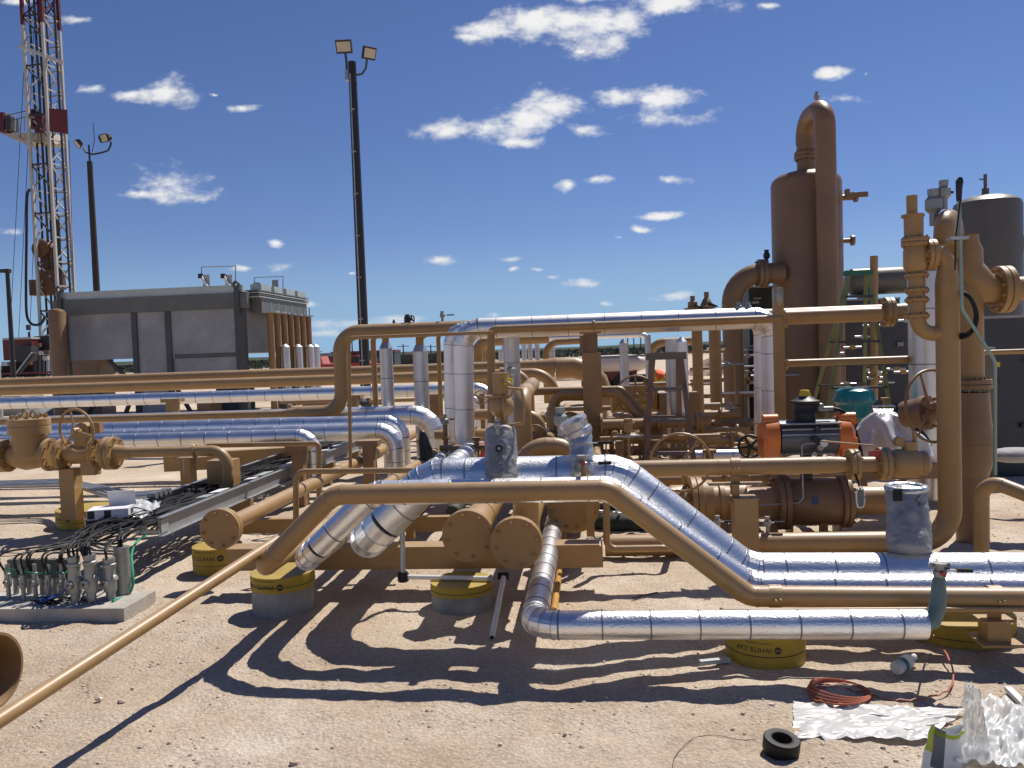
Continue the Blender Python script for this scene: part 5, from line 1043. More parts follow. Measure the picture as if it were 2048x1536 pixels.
# twin brown mid level pipes
Y = P(600, 752, 16.5).y; z = PY(600, 747, Y).z; e = XZ(1130, Y, z)
mp1 = thing('brown_pipe', 'upper of the twin brown pipes, ending in a huge elbow near the square column', 'pipe', XZ(-150, Y, z))
part('straight', MB().cyl(XZ(-150, Y, z), XZ(1075, Y, z), .11, 20), tan, mp1); part('reducer', MB().cyl(XZ(1075, Y, z), XZ(1110, Y, z-.05), .11, 22, .2), tan, mp1)
e2 = XZ(1112, Y, z-.06); part('elbow', MB().sweep([e2, e2+V((.35,0,0)), e2+V((.6,0,-.08)), e2+V((.8,0,-.28)), e2+V((.88,0,-.55)), e2+V((.88,0,-1.0))], .21, 22), tan, mp1)
Y = P(600, 762, 15.6).y; z = PY(600, 762, Y).z
pipe('lower of the twin brown pipes curving down before the huge elbow', [XZ(-150, Y, z), XZ(1108, Y, z-.0), V((XZ(1108, Y, z).x, Y, .2))], .2, tan, R=.42)
Y = 13.6; pipe('brown bend curling down right of the foil riser', [PY(1000, 745, Y), PY(1056, 745, Y), V((PY(1058, 745, Y).x, Y, .2))], .17, tan, R=.35)
# brown T supports under the left pipes
for i, (px, D, yt, lb) in enumerate(((345, 13.6, 797, 'brown T support under the upper left foil pipe'), (705, 13.4, 790, 'brown T support right of the tall riser'), (870, 13.4, 788, 'brown T support between the insulated stubs and foil risers'), (375, 9.9, 905, 'short brown stand behind the small shelf'), (738, 9.6, 880, 'brown post under the second left foil pipe'), (598, 9.1, 888, 'brown post left of the nearest foil elbow'))):
    c = P(px, yt, D); t = thing('pipe_stand', lb, 'pipe support', (c.x, c.y, 0), 'brown pipe stands'); w_ = .2 if i < 3 else .16
    part('column', MB().bx(c.x-w_*.4, c.x+w_*.4, c.y-.08, c.y+.08, 0, c.z-.06), tand, t, smooth=False); part('head_plate', MB().bx(c.x-w_*.8, c.x+w_*.8, c.y-.1, c.y+.1, c.z-.06, c.z), tand, t, smooth=False)
# ------------------------------------------------------------ air cooler
Yc = P(300, 640, 25).y
def cp(px, py): return PY(px, py, Yc)
xa, xb = cp(122, 640).x, cp(490, 640).x; zt = ZV(594, (xa+xb)/2, Yc)
def zc_(py, px=300): return PY(px, py, Yc).z
def cbx(t, nm, px0, px1, py0, py1, m, dy=0, dep=.06): 
    z1, z0 = zc_(py0), zc_(py1); part(nm, MB().bx(cp(px0, 640).x, cp(px1, 640).x, Yc+dy, Yc+dy+dep, z0, z1), m, t, smooth=False)
Yk = YV(592, cp(490, 640).x+0.0, zt)
Yk = min(Yk, Yc+9)
ac = thing('air_cooler', 'large grey galvanised air cooler on legs with hanging header pipes', 'cooler', ((xa+xb)/2, Yc, 0))
cbx(ac, 'top_trim', 128, 490, 578, 594, galvl, -.10, .12); cbx(ac, 'dark_fascia', 112, 500, 594, 624, greengrey, -.16, .2)
cbx(ac, 'side_panel', 134, 264, 624, 716, galvm, -.01, .05); cbx(ac, 'centre_panel', 270, 334, 624, 826, galvm, 0, .05); cbx(ac, 'side_panel', 340, 474, 624, 717, galvm, -.01, .05)
cbx(ac, 'louvre_panel', 342, 474, 718, 760, galvm, .02, .04)
for k in range(3): cbx(ac, 'louvre', 346, 474, 711+k*3, 713+k*3, galvd, -.03, .04)
for px, px1 in ((264, 274), (331, 342)): cbx(ac, 'stiffener', px, px1, 622, 830, galvd, -.06, .1)
for px0, px1 in ((120, 134), (472, 490)): cbx(ac, 'corner_post', px0, px1, 592, 838, galvd, -.12, .25)
for px, py in ((126, 588), (478, 578)):
    c = cp(px, py)+V((0,-.2,0)); part('lifting_lug', MB().bx(c.x-.07, c.x+.07, c.y-.02, c.y+.03, c.z-.75, c.z+.05), galvd, ac, smooth=False); part('lug_eye', MB().torus(c+V((0,0,.12)), (0,1,0), .08, .04, 18, 6), galvd, ac)
for a_, b_ in (((205, 720), (242, 755)), ((400, 720), (428, 752)), ((205, 760), (165, 830)), ((345, 780), (375, 830)), ((470, 790), (500, 832)), ((255, 790), (240, 830))): part('brace', MB().bar(cp(*a_)+V((0,.3,0)), cp(*b_)+V((0,.3,0)), .1), galvd, ac)
# body behind
part('plenum', MB().bx(xa+.15, xb-.1, Yc+.1, Yk, zc_(712), zt-.1), galvm, ac, smooth=False); part('roof', MB().bx(xa, xb, Yc+.05, Yk, zt-.1, zt+.1), galvl, ac, smooth=False)
# header end on the right side
part('header_box', MB().bx(xb+.05, xb+.38, Yc+.4, Yk, zc_(632), zc_(600)), greengrey, ac, smooth=False)
for k in range(4): part('header_rib', MB().bx(xb+.02, xb+.43, Yc+.1, Yk+.1, zc_(602-k*4), zc_(600-k*4)), greengrey if k % 2 else galvl, ac, smooth=False)
for k in range(7):
    y_ = Yc+.6+k*(Yk-Yc-.8)/6.3; x_ = xb+.55-.0*k
    part('header_flange', MB().cyl((x_, y_, zc_(633)), (x_, y_, zc_(630)), .28 if k < 2 else .2, 18), galvl if k < 2 else galv, ac); part('downcomer', MB().cyl((x_, y_, .1), (x_, y_, zc_(633)), .10, 14), tand, ac); part('tie_rod', MB().cyl((x_+.05, y_, zc_(630)), (x_+.05, y_, zc_(612)), .025, 8), galvl, ac)
    if k in (1, 3, 5, 6): 
        part('foil_jacket', MB().cyl((x_+.25, y_-.1, .2), (x_+.25, y_-.1, zc_(702)), .14, 16), foild, ac); part('foil_cone', MB().cyl((x_+.25, y_-.1, zc_(702)), (x_+.25, y_-.1, zc_(697)), .14, 16, .04), foil, ac)
part('far_leg', MB().bx(xb-.1, xb+.05, Yk-.2, Yk, 0, zc_(620)), galvd, ac, smooth=False)
for k in range(4): part('skirt_plate', MB().bx(xb+.0, xb+.35, Yc+.5+k*(Yk-Yc)/4.2, Yc+.5+(k+.75)*(Yk-Yc)/4.2, zt+.02, zt+.3), galvl, ac, smooth=False)
part('open_bay', MB().bx(cp(395, 640).x, cp(474, 640).x, Yc+1.0, Yc+1.05, zc_(830), zc_(748)), galvd, ac, smooth=False)
# instrument panels on the roof
for k, (px, py, dd) in enumerate(((412, 562, .15), (457, 562, .15), (513, 576, 2.2), (550, 570, 3.6))):
    c = PY(px, py+6, Yc+dd); t = thing('louvre_actuator', ('grey plate with a tilted actuator, left of the front pair on the cooler roof', 'grey plate with a tilted actuator, right of the front pair on the cooler roof', 'bare grey plate on the cooler roof, left of the rear pair', 'bare grey plate on the cooler roof, right of the rear pair')[k], 'actuator', c, 'instrument plates on the cooler roof')
    part('plate', MB().bx(c.x-.1, c.x+.12, c.y, c.y+.03, c.z-.25, c.z+.28), galvl if k < 2 else galvm, t, smooth=False)
    if k < 2: part('cylinder', MB().cyl(c+V((-.14,-.06,.27)), c+V((.06,-.06,-.08)), .05, 12), white, t); part('head', MB().box(c+V((-.13,-.06,.24)), (.12,.1,.14)), blkm, t, smooth=False); part('link', MB().bar(c+V((.04,-.06,-.08)), c+V((.1,-.06,-.25)), .04), rigd, t)
for a_, b_, dd in ((403, 471, .1), (509, 566, 2.3)):
    Yy = Yc+dd; yy = 532 if dd < 1 else 553
    solo('air_line', 'thin steel air line looping over the %s roof plates' % ('front' if dd < 1 else 'rear'), 'tube', MB().sweep([PY(a_, yy+18, Yy), PY(a_, yy+2, Yy), PY(b_, yy, Yy), PY(b_, yy+46, Yy)], .02, 6), galvm)
# brown vessel and tanks left of the cooler
Yv2 = Yc-1; x = PY(105, 700, Yv2).x; t = thing('round_vessel', 'round topped brown vessel left of the grey cooler', 'vessel', (x, Yv2+.2, 0)); zt2 = ZV(616, x, Yv2)
part('shell', MB().lathe((x, Yv2+.3, 0), (0,0,1), [(0,.24),(zt2-.12,.24),(zt2-.05,.2),(zt2,.05)], 24), vesselp, t)
for k, (a_, b_, y0, y1, lb) in enumerate(((-20, 44, 795, 835, 'beige rectangular tank at the left edge'), (47, 92, 797, 835, 'beige rectangular tank, second from the left edge'), (96, 120, 799, 834, 'beige rectangular tank beside the cooler leg'))):
    bt_, *_r = box_thing('beige_tank', lb, 'tank', a_, b_, y0, y1, 29, 1.2, beige, group='beige tanks behind the foil pipes'); part('lid', MB().bx(_r[0]-.03, _r[1]+.03, _r[2]-.04, _r[2]+1.2, _r[4], _r[4]+.05), beige, bt_)
for k, (a_, b_, y0, y1, D_, lb) in enumerate(((148, 205, 716, 822, 27, 'brown box like tank seen through the cooler legs at left'), (395, 420, 802, 826, 24, 'small brown box below the cooler louvre'), (606, 670, 790, 818, 20, 'low brown skid box on the ground by the tall riser'))):
    t, x0, x1, Y, zb, ztt = box_thing('brown_box', lb, 'box', a_, b_, y0, y1, D_, .8, vesselp, zb=0); part('lid', MB().bx(x0-.02, x1+.02, Y-.02, Y+.8, ztt, ztt+.04), tan, t)
# small grey stands and pipes on the ground mid distance, between cooler and riser
for k, (px, py) in enumerate(((488, 806), (570, 812), (676, 818), (730, 826), (622, 806))):
    c = G(px, py+12); c.z = 0; t = thing('ground_valve', 'grey valve cluster on the ground behind the foil pipes, %s from the left' % ('first', 'third', 'fourth', 'fifth', 'second')[k], 'valve', c, 'grey ground valve clusters')
    part('pedestal', MB().cyl(c, c+V((0,0,.35)), .1, 10), galvd, t); part('manifold', MB().cyl(c+V((-.7,0,.42)), c+V((.7,0,.42)), .06, 10), galvd, t)
    for j in (-.5, 0, .5): part('bonnet', MB().cyl(c+V((j,0,.42)), c+V((j,0,.62)), .05, 8), galvd if j else galv, t)
# ------------------------------------------------------------ light poles
def box_lamp(parent, c, d, w_, h_, m=None):
    d = V(d).normalized(); x = d.cross(V((0,0,1))).normalized(); z = x.cross(d)
    part('lamp_housing', MB().box(c, (w_, .12, h_), (x, d, z)), blkm, parent, smooth=False); part('lamp_lens', MB().box(V(c)+d*.062, (w_*.86, .01, h_*.72), (x, d, z)), lens, parent, smooth=False)
D = 26; b = P(733, 812, D); b.z = 0; tp = ZV(124, b.x, b.y)
lp_ = thing('light_pole', 'tall black light pole with two floodlights, left of centre', 'light pole', b)
part('pole', MB().cyl(b, (b.x, b.y, tp), .17, 20, .125), blkm, lp_); part('conduit', MB().cyl((b.x-.03, b.y-.16, .5), (b.x-.04, b.y-.14, tp-.4), .022, 8), galv, lp_)
for k in range(7): part('conduit_clip', MB().bx(b.x-.12, b.x+.05, b.y-.19, b.y-.1, 1.5+k*1.3, 1.54+k*1.3), galvm, lp_, smooth=False)
c1 = P(688, 93, D-.3); c2 = P(738, 106, D-.3)
box_lamp(lp_, c1, (.05, -1, -.45), .50, .40); box_lamp(lp_, c2, (.75, -.9, -.55), .42, .38)
part('lamp_arm', MB().sweep([P(691, 107, D-.25), P(693, 125, D-.2), P(694, 150, D-.2)], .04, 10), galvd, lp_); part('lamp_arm', MB().sweep([P(734, 118, D-.25), P(732, 136, D-.2), P(724, 148, D-.2), P(708, 151, D-.2)], .035, 10), galvd, lp_); part('junction_box', MB().box(P(698, 151, D-.25), (.2, .2, .32)), galv, lp_, smooth=False)
D = 44; b = P(200, 700, D); b.z = 0; tp = ZV(323, b.x, b.y)
lp2 = thing('light_pole', 'weathered wooden light pole with two rounded lamps behind the cooler', 'light pole', b)
part('pole', MB().cyl(b, (b.x, b.y, tp), .2, 14, .14), wood, lp2); part('mast', MB().cyl((b.x+.07, b.y-.1, tp-.4), (b.x+.07, b.y-.1, tp+.85), .05, 8), blkm, lp2)
part('lamp_arm', MB().sweep([P(167, 296, D), P(172, 305, D), P(185, 309, D), P(205, 305, D), P(216, 301, D), P(221, 292, D), P(222, 284, D)], .05, 8), blkm, lp2)
for c_, d_ in ((P(158, 287, D), (-.6, -.5, -.6)), (P(211, 276, D), (-.35, -1, -.35))):
    d_ = V(d_).normalized(); x_ = d_.cross(V((0,0,1))).normalized(); z_ = x_.cross(d_)
    q = MB(); vs = []
    for s_ in (-.08, .1):
        for k in range(14):
            a = math.pi*2*k/14; rx_ = .38 if math.cos(a) > -.2 else .34; vs.append(c_+x_*(.42*math.cos(a)*(1 if math.cos(a) > 0 else .95))+z_*(.3*max(-.75, min(.75, math.sin(a)*1.2)))*(1 if s_ > 0 else .75)+d_*s_)
    q.add(vs, [tuple(range(14))[::-1], tuple(range(14, 28))]+[(i, (i+1) % 14, (i+1) % 14+14, i+14) for i in range(14)]); part('lamp_housing', q, blkm, lp2, smooth=False); part('lamp_lens', MB().box(c_+d_*.105, (.44, .01, .36), (x_, d_, z_)), lens, lp2, smooth=False)
part('antenna', MB().sweep([P(184, 306, D), P(189, 280, D), P(186, 246, D)], .02, 6), blkm, lp2)
D = 30; b = P(30, 800, D); b.z = 0; tp = ZV(541, b.x, b.y); t = thing('lamp_post', 'thin black lamp post with a bent arm at the left edge', 'lamp post', b)
part('post', MB().cyl(b, (b.x, b.y, tp), .09, 10, .07), blkm, t); part('arm', MB().cyl((b.x, b.y, tp), (b.x-.6, b.y, tp-.02), .07, 8), blkm, t); part('elbow_cap', MB().box((b.x, b.y, tp-.02), (.2, .16, .14)), blkm, t, smooth=False)
solo('white_post', 'thin white post at the very left edge of the photo', 'post', MB().cyl(G(2, 838), V((G(2, 838).x, G(2, 838).y, 3.2)), .07, 10), rigw)
# ------------------------------------------------------------ vertical vessels on the right
D = 14; Yv = P(1618, 600, D).y; c = V((XZ(1618, Yv+.58, 1.65).x, Yv+.58, 0)); R0 = 137/2/FPX*(D+.3)
ve = thing('separator_vessel', 'tall brown vertical vessel with an arched outlet pipe over its top', 'vessel', c); zt = ZV(362, c.x, c.y-.3); zk = .3
part('shell', MB().lathe((c.x, c.y, zk), (0,0,1), [(0,R0),(zt-zk,R0),(zt-zk+.08,R0*.96),(zt-zk+.16,R0*.8),(zt-zk+.21,R0*.5),(zt-zk+.23,.02)], 56), vesselp, ve); part('skirt', MB().cyl((c.x, c.y, 0), (c.x, c.y, zk), R0*1.01, 40), vesselp, ve)
for y_ in (560, 700): ring('weld', ve, V((c.x, c.y, ZV(y_, c.x, c.y-.5))), (0,0,1), R0, vesselp, w_=.02, t_=.003, seg=56)
nx_ = PY(1612, 320, c.y).x; zn = ZV(312, c.x, c.y)
part('nozzle', MB().cyl((nx_, c.y, zt+.1), (nx_, c.y, zn+.3), .155, 24), vesselp, ve); flange(ve, (nx_, c.y, zn), (0,0,1), .2, .06, 14, vesselp, pair=True)
ya = c.y-R0-.25; xo = PY(1653, 400, ya).x; za = ZV(240, nx_, c.y)
part('outlet_arch', MB().sweep([f for s_ in fillet([V((nx_, c.y, zn+.2)), V((nx_, c.y, za)), V((xo, ya, za)), V((xo, ya, .35))], .34) for f in ((s_[1], s_[2]) if s_[0] == 's' else s_[1][1:-1])], .168, 26), vesselp, ve)
small_valve('small silver vent valve on top of the arched vessel outlet', V((PY(1634, 222, c.y-.4).x, c.y-.4, za+.16)), .2, None, m=galvm)
for py, ln, w_ in ((402, .32, .05), (487, .2, .04)):
    z_ = ZV(py, c.x, c.y); part('side_nozzle', MB().cyl((c.x+R0*.9, c.y-.15, z_), (c.x+R0+.02+ln*.6, c.y-.15, z_), w_, 12), vesselp, ve); part('nozzle_flange', MB().cyl((c.x+R0+ln*.55, c.y-.15, z_), (c.x+R0+ln*.55+.05, c.y-.15, z_), .09, 14), vesselp, ve)
part('lug_plate', MB().bx(c.x+R0, c.x+R0+.38, c.y-.25, c.y-.2, ZV(404, c.x, c.y), ZV(394, c.x, c.y)), vesselp, ve, smooth=False); part('davit_lug', MB().bx(c.x+R0, c.x+R0+.06, c.y-.3, c.y-.2, ZV(400, c.x, c.y), ZV(388, c.x, c.y)), vesselp, ve, smooth=False)
zo = ZV(546, c.x, c.y); xl_ = XZ(1468, c.y-.3, 1).x
pipe('thick brown outlet pipe bending down left of the tall vessel', [(c.x-R0*.8, c.y-.3, zo), (xl_, c.y-.3, zo), (xl_, c.y-.3, .1)], .36, vesselp, R=.5)
fo = thing('outlet_flange', 'brown bolted flange on the vessel side outlet', 'flange', (XZ(1524, c.y-.3, zo).x, c.y-.3, zo)); flange(fo, (XZ(1524, c.y-.3, zo).x, c.y-.3, zo), (1,0,0), .25, .07, 12, vesselp, pair=True)
small_valve('small vent valve standing on the vessel side outlet', V((XZ(1534, c.y-.3, zo).x, c.y-.3, zo+.17)), .24, None, m=blkm)
D = 17; Yv = P(1976, 500, D).y; c2 = V((XZ(1977, Yv+.6, 1.65).x, Yv+.6, 0)); R1 = 126/2/FPX*(D+.3); zt = ZV(408, c2.x, c2.y-.4)
v2 = thing('olive_vessel', 'dark olive vertical vessel with a domed top at the right', 'vessel', c2)
part('shell', MB().lathe((c2.x, c2.y, 0), (0,0,1), [(0,R1),(zt,R1),(zt+.09,R1*.96),(zt+.17,R1*.8),(zt+.23,R1*.5),(zt+.26,.02)], 56), olive, v2)
part('top_valve', MB().lathe((c2.x-.03, c2.y, zt+.2), (0,0,1), [(0,.13),(.04,.13),(.05,.07),(.2,.07),(.22,.035),(.5,.035)], 12), olive, v2); part('valve_arm', MB().bar((c2.x-.03, c2.y-.02, zt+.58), (c2.x-.16, c2.y-.02, zt+.6), .025), olive, v2)
part('side_nozzle', MB().cyl((c2.x+R1*.9, c2.y, ZV(486, c2.x, c2.y)), (c2.x+R1+1, c2.y, ZV(486, c2.x, c2.y)), .17, 18), olive, v2)
# horizontal grey drum behind relief stack, grey skids
Yh = P(1730, 580, 16).y; zh = PY(1760, 562, Yh).z; hd_ = thing('horizontal_drum', 'grey horizontal drum behind the relief valve stack', 'vessel', XZ(1700, Yh, zh))
part('shell', MB().lathe(XZ(1690, Yh, zh), (1,0,0), [(0,.1),(.05,.2),(.12,.26),(2.1,.26),(2.2,.2)], 30), olive, hd_); part('saddle', MB().bx(XZ(1720, Yh, zh).x, XZ(1735, Yh, zh).x, Yh-.2, Yh+.2, 0, zh-.2), olive, hd_, smooth=False)
dkg = mat('dark_skid_panel', (.045, .048, .055), .5, var=.15)
for k, (a_, b_, y0, y1, D_, dep, lb, m_) in enumerate(((1690, 1800, 600, 640, 15.5, 1, 'dark equipment panel high behind the step ladder', dkg), (1500, 1552, 575, 700, 15.6, .8, 'dark green equipment cabinet left of the tall vessel', mat('dark_green_cabinet', (.03, .04, .035), .5)), (1500, 1556, 700, 860, 15.4, .8, 'black equipment frame low behind the right foil riser', blkm), (1690, 1900, 640, 800, 15, 1, 'large dark skid panel behind the right handwheel', dkg), (1930, 2110, 636, 960, 9.6, 1.2, 'large dark grey cabinet at the right edge', dkg), (1960, 1990, 700, 950, 9.0, .12, 'olive steel post before the dark cabinet', olive))):
    t, x0, x1, Y, zb, ztt = box_thing('equipment_cabinet' if k != 5 else 'steel_post', lb, 'cabinet' if k != 5 else 'post', a_, b_, y0, y1, D_, dep, m_, zb=None if k in (0, 1) else 0)
    part('top_trim', MB().bx(x0-.01, x1+.01, Y-.02, Y+dep, ztt, ztt+.03), galvm, t, smooth=False)
    if k in (1, 2, 3, 4):
        rnd = random.Random(k)
        for j in range(7):
            xx = x0+(x1-x0)*rnd.random()*.8; zz_ = zb+(ztt-zb)*(.15+.7*rnd.random()); part('fitting', MB().bx(xx, xx+.05+.1*rnd.random(), Y-.05, Y, zz_, zz_+.03+.06*rnd.random()), [galv, galvm, blkm][j % 3], t, smooth=False)
part('yellow_tag', MB().box(PY(1995, 729, P(1960, 729, 9).y-.15), (.05, .01, .05)), yell, t, smooth=False)
pipe('brown standpipe with a plain top behind the fibreglass ladder', [PY(1748, 800, 13.8), PY(1748, 512, 13.8)], .12, tan)
# ------------------------------------------------------------ ladders
def ladder(label, pxa, pxb, ptop, ybot, D, m, mt, rungs, depth=.9, cap=True):
    """A-frame step ladder: front rails with treads, rear rails"""
    bl, br = G(pxa[0], ybot), G(pxa[1], ybot); Yb_ = P(pxa[0], ybot, D).y; bl = PY(pxa[0], ybot, Yb_); br = PY(pxa[1], ybot, Yb_); tl = PY(pxb[0], ptop, Yb_+depth*.45); tr_ = PY(pxb[1], ptop, Yb_+depth*.45)
    k_ = bl.z/(bl.z-tl.z+1e-6)
    t = thing('step_ladder', label, 'ladder', (bl+br)/2); ext = lambda a, b: a+(a-b)*(a.z/(b.z-a.z)) if a.z > .02 else a
    bl2, br2 = ext(bl, tl), ext(br, tr_)
    part('rail', MB().bar(bl2, tl, .05, .03), m, t, smooth=False); part('rail', MB().bar(br2, tr_, .05, .03), m, t, smooth=False)
    rbl, rbr = bl2+V((.05, depth*1.4, 0)), br2+V((-.05, depth*1.4, 0)); part('rear_rail', MB().bar(rbl, tl+V((.02, .06, 0)), .05, .03), m, t, smooth=False); part('rear_rail', MB().bar(rbr, tr_+V((-.02, .06, 0)), .05, .03), m, t, smooth=False)
    for k in range(1, rungs+1):
        s_ = k/(rungs+1); part('tread', MB().bar(bl2.lerp(tl, s_), br2.lerp(tr_, s_), .09, .03), mt, t, smooth=False)
        if k % 2: part('rear_rung', MB().bar(rbl.lerp(tl, s_), rbr.lerp(tr_, s_), .03, .02), mt, t, smooth=False)
    c = (tl+tr_)/2; part('cap', MB().box(c+V((0,.04,.02)), ((tr_-tl).length+.1, .16, .07)), mt if not cap else mat('ladder_cap_green', (.02, .14, .09), .5), t, smooth=False)
    return t
ladder('tall green fibreglass step ladder left of the relief valve stack', (1651, 1785), (1698, 1738), 548, 850, 11.5, mat('yellow_green_rail', (.22, .24, .09), .5), galvd, 7)
ladder('open red brown step ladder standing over the central pipes', (1293, 1388), (1303, 1362), 716, 928, 7.9, fibreb, mat('dull_brown_tread', (.16, .125, .105), .6), 4, cap=False)
# ------------------------------------------------------------ central clutter
def up(label, px, D, ytop, ybot, wpx, m=None, bands=.45, cone=False, cap=False, group=None):
    Yx = P(px, 760, D).y; x = XZ(px, Yx, 1).x; r = wpx/2/FPX*D; zt = ZV(ytop, x, Yx); zb = 0 if ybot is None else ZV(ybot, x, Yx)
    t = pipe(label, [(x, Yx, max(0, zb)), (x, Yx, zt)], 2*r, m or tan, bands=bands if m in (foil, foild) else 0, group=group)
    if cone: part('cone', MB().cyl((x, Yx, zt), (x, Yx, zt+r*.9), r, 20, r*.35), m, t)
    return x, Yx, r, zt, t
x, Yx, r, zt, t = up('foil wrapped riser right of the brown arm pipe left of the square column', 1027, 10.2, 668, 905, 32, foild)
up('foil wrapped riser, thick one behind the red brown ladder', 1349, 9.4, 678, None, 31, foild, cone=False)
up('slim foil riser with a bright domed cap right of the red brown ladder', 1367, 9.0, 684, None, 22, foil, cone=True, bands=.6)
x, Yx, r, zt, t = up('foil wrapped riser in front of the pale tanker', 1250, 12.5, 686, None, 18, foild, cone=True)
up('slim foil riser right of the pale tanker', 1298, 13.5, 670, 760, 12, foild)
for k, (px, w_, yt) in enumerate(((1009, 8, 690), (1062, 10, 680), (1076, 10, 680), (1106, 11, 686), (1002, 7, 700), (1050, 10, 684))): up('far foil riser before the rubble, %s' % ('second from the left', 'fourth from the left', 'fifth from the left', 'rightmost, beside the arched brown pipes', 'leftmost', 'third from the left')[k], px, 20+.2*k, yt, 735, w_, foild, group='far foil risers', bands=.8)
Yx = 20; z_ = PY(1150, 674, Yx).z; pipe('far foil pipe crossing high between the column and the ladder', [XZ(1045, Yx, z_), XZ(1297, Yx, z_+.0), V((XZ(1298, Yx, 1).x, Yx, 1))], .14, foil, bands=1.0)
for k, (px, w_) in enumerate(((955, .16), (964, .1), (972, .08), (1092, .1), (1300, .12))):
    Yx = 18+.4*k; x = XZ(px, Yx, 1.5).x; zz_ = ZV(682+k, x, Yx); pipe('far brown arched pipe before the rubble, %s from the left' % ('first', 'second', 'third', 'fourth', 'fifth')[k], [(x, Yx, .4), (x, Yx, zz_), (x+1.1+.5*(k == 0), Yx, zz_+.02)], w_*1.6, tan, R=.32, group='far brown arched pipes', seg=12)
# brown verticals around x=1390-1450
for k, (px, D, w_, yt, lb) in enumerate(((1397, 11, 21, 660, 'square brown post right of the domed foil riser'), (1432, 13, 24, 655, 'brown standpipe cluster left of the thick outlet pipe'))):
    up(lb, px, D, yt, None, w_)
for k, (px, py, lb) in enumerate(((1386, 607, 'brown stepped relief valve peeking above the high pipe, left one'), (1414, 612, 'brown bulbous relief valve peeking above the high pipe, right one'))):
    b = PY(px, 640, 14); zt_ = ZV(592 if k == 0 else 584, b.x, b.y); t = thing('far_relief_valve', lb, 'valve', b); h_ = zt_-b.z
    part('body', MB().lathe(b, (0,0,1), [(0,.1),(h_*.4,.1),(h_*.42,.14),(h_*.5,.14),(h_*.52,.08 if k == 0 else .11),(h_*.75,.08 if k == 0 else .06),(h_*.78,.04),(h_,.04)], 14), tand if k == 0 else vesselp, t)
    part('side_lever', MB().bar(b+V((.02,-.1,h_*.6)), b+V((.16,-.1,h_*.45)), .03), blkm, t)
# hump elbows behind the blanket
Yh = 6.9; c = PY(1100, 905, Yh)
pipe('big brown return bend humped behind the centre foil pipe', [PY(1010, 960, Yh), PY(1072, 893, Yh), PY(1128, 893, Yh+.02), PY(1215, 985, Yh)], .155, tan, R=.2)
Yh = 7.4; x = XZ(1046, Yh, 1).x; pipe('thick brown riser behind the vent valve bending away', [(x, Yh, .45), (x, Yh, ZV(792, x, Yh)), (x-.03, Yh+1.8, ZV(790, x, Yh)+.02)], .16, tan, R=.2)
for k, (px, py, D, d_, lb) in enumerate(((1071, 832, 8.6, .13, 'brown arched pipe just right of the thick riser'), (1107, 792, 9.2, .11, 'brown pipe bracket rising left of the square column'))):
    Yh = P(px, py, D).y; a_ = PY(px-30 if k == 0 else px+60, py, Yh); b_ = PY(px+8 if k == 0 else px-2, py, Yh); pipe(lb, [a_, b_, V((b_.x, Yh, .3))], d_, tan, R=.14)
Yh = 9.4; pipe('brown pipe stepping down diagonally right of the square column, upper one', [PY(1068, 783, Yh), PY(1243, 779, Yh), PY(1330, 878, Yh), PY(1400, 880, Yh)], .09, tan, R=.1)
pipe('brown pipe stepping down diagonally right of the square column, lower one', [PY(1110, 860, Yh-.3), PY(1110, 790, Yh-.3), PY(1236, 787, Yh-.3), PY(1322, 885, Yh-.3)], .085, tan, R=.1)
beam('pale brown rail between the arched pipes', PY(1110, 819, 8.8), PY(1172, 818, 8.8), .04, .04); 
Yh = 9.0; a_ = PY(1205, 848, Yh); t = pipe('short brown header with a bolted joint below the diagonal pipes', [a_, PY(1420, 842, Yh)], .13, tan)
for px in (1252, 1320, 1398): flange(t, XZ(px, Yh, a_.z), (1,0,0), .105, .035, 8, pair=True)
pipe('low brown header running right behind the ladder', [PY(1200, 878, Yh-.4), PY(1440, 872, Yh-.4)], .055, tan); pipe('lowest brown tube behind the ladder foot', [PY(1370, 862, Yh), PY(1500, 858, Yh)], .05, tan)
vm = thing('yellow_brown_valve', 'ochre gate valve with a large thin handwheel beyond the diagonal pipes', 'valve', PY(1270, 800, 10.5)); c = PY(1268, 800, 10.5)
part('body', MB().lathe(c, (1,0,0), [(-.3,.1),(-.28,.16),(-.22,.16),(-.2,.09),(.2,.09),(.22,.16),(.28,.16),(.3,.1)], 20), mat('ochre_valve_paint', (.42, .27, .08), .45), vm); part('bonnet', MB().box(c+V((0,0,.12)), (.3, .16, .12)), tan, vm, smooth=False); handwheel(vm, PY(1272, 790, 10.2), (.1,1,.1), .24, .012, tand); part('bonnet_block', MB().bx(c.x+.3, c.x+.8, c.y-.2, c.y+.2, c.z-.3, c.z+.08), tand, vm, smooth=False)
hwv = thing('flat_handwheel_valve', 'small valve with a flat grey handwheel on an upright stem right of the column', 'valve', PY(1257, 905, 7.6)); c = PY(1257, 872, 7.6)
part('stem', MB().cyl(V((c.x, c.y, .3)), c+V((0,0,.12)), .012, 8), tan, hwv); handwheel(hwv, c, (0,0.12,1), .095, .01, galv, sp=4); part('bonnet', MB().cyl(c+V((0,0,.04)), c+V((0,0,.16)), .04, 12), tan, hwv); flange(hwv, c+V((0,0,.12)), (0,0,1), .06, .015, 6)
rnd = random.Random(21)
LB = ['left of', 'beside', 'beyond', 'under', 'near']
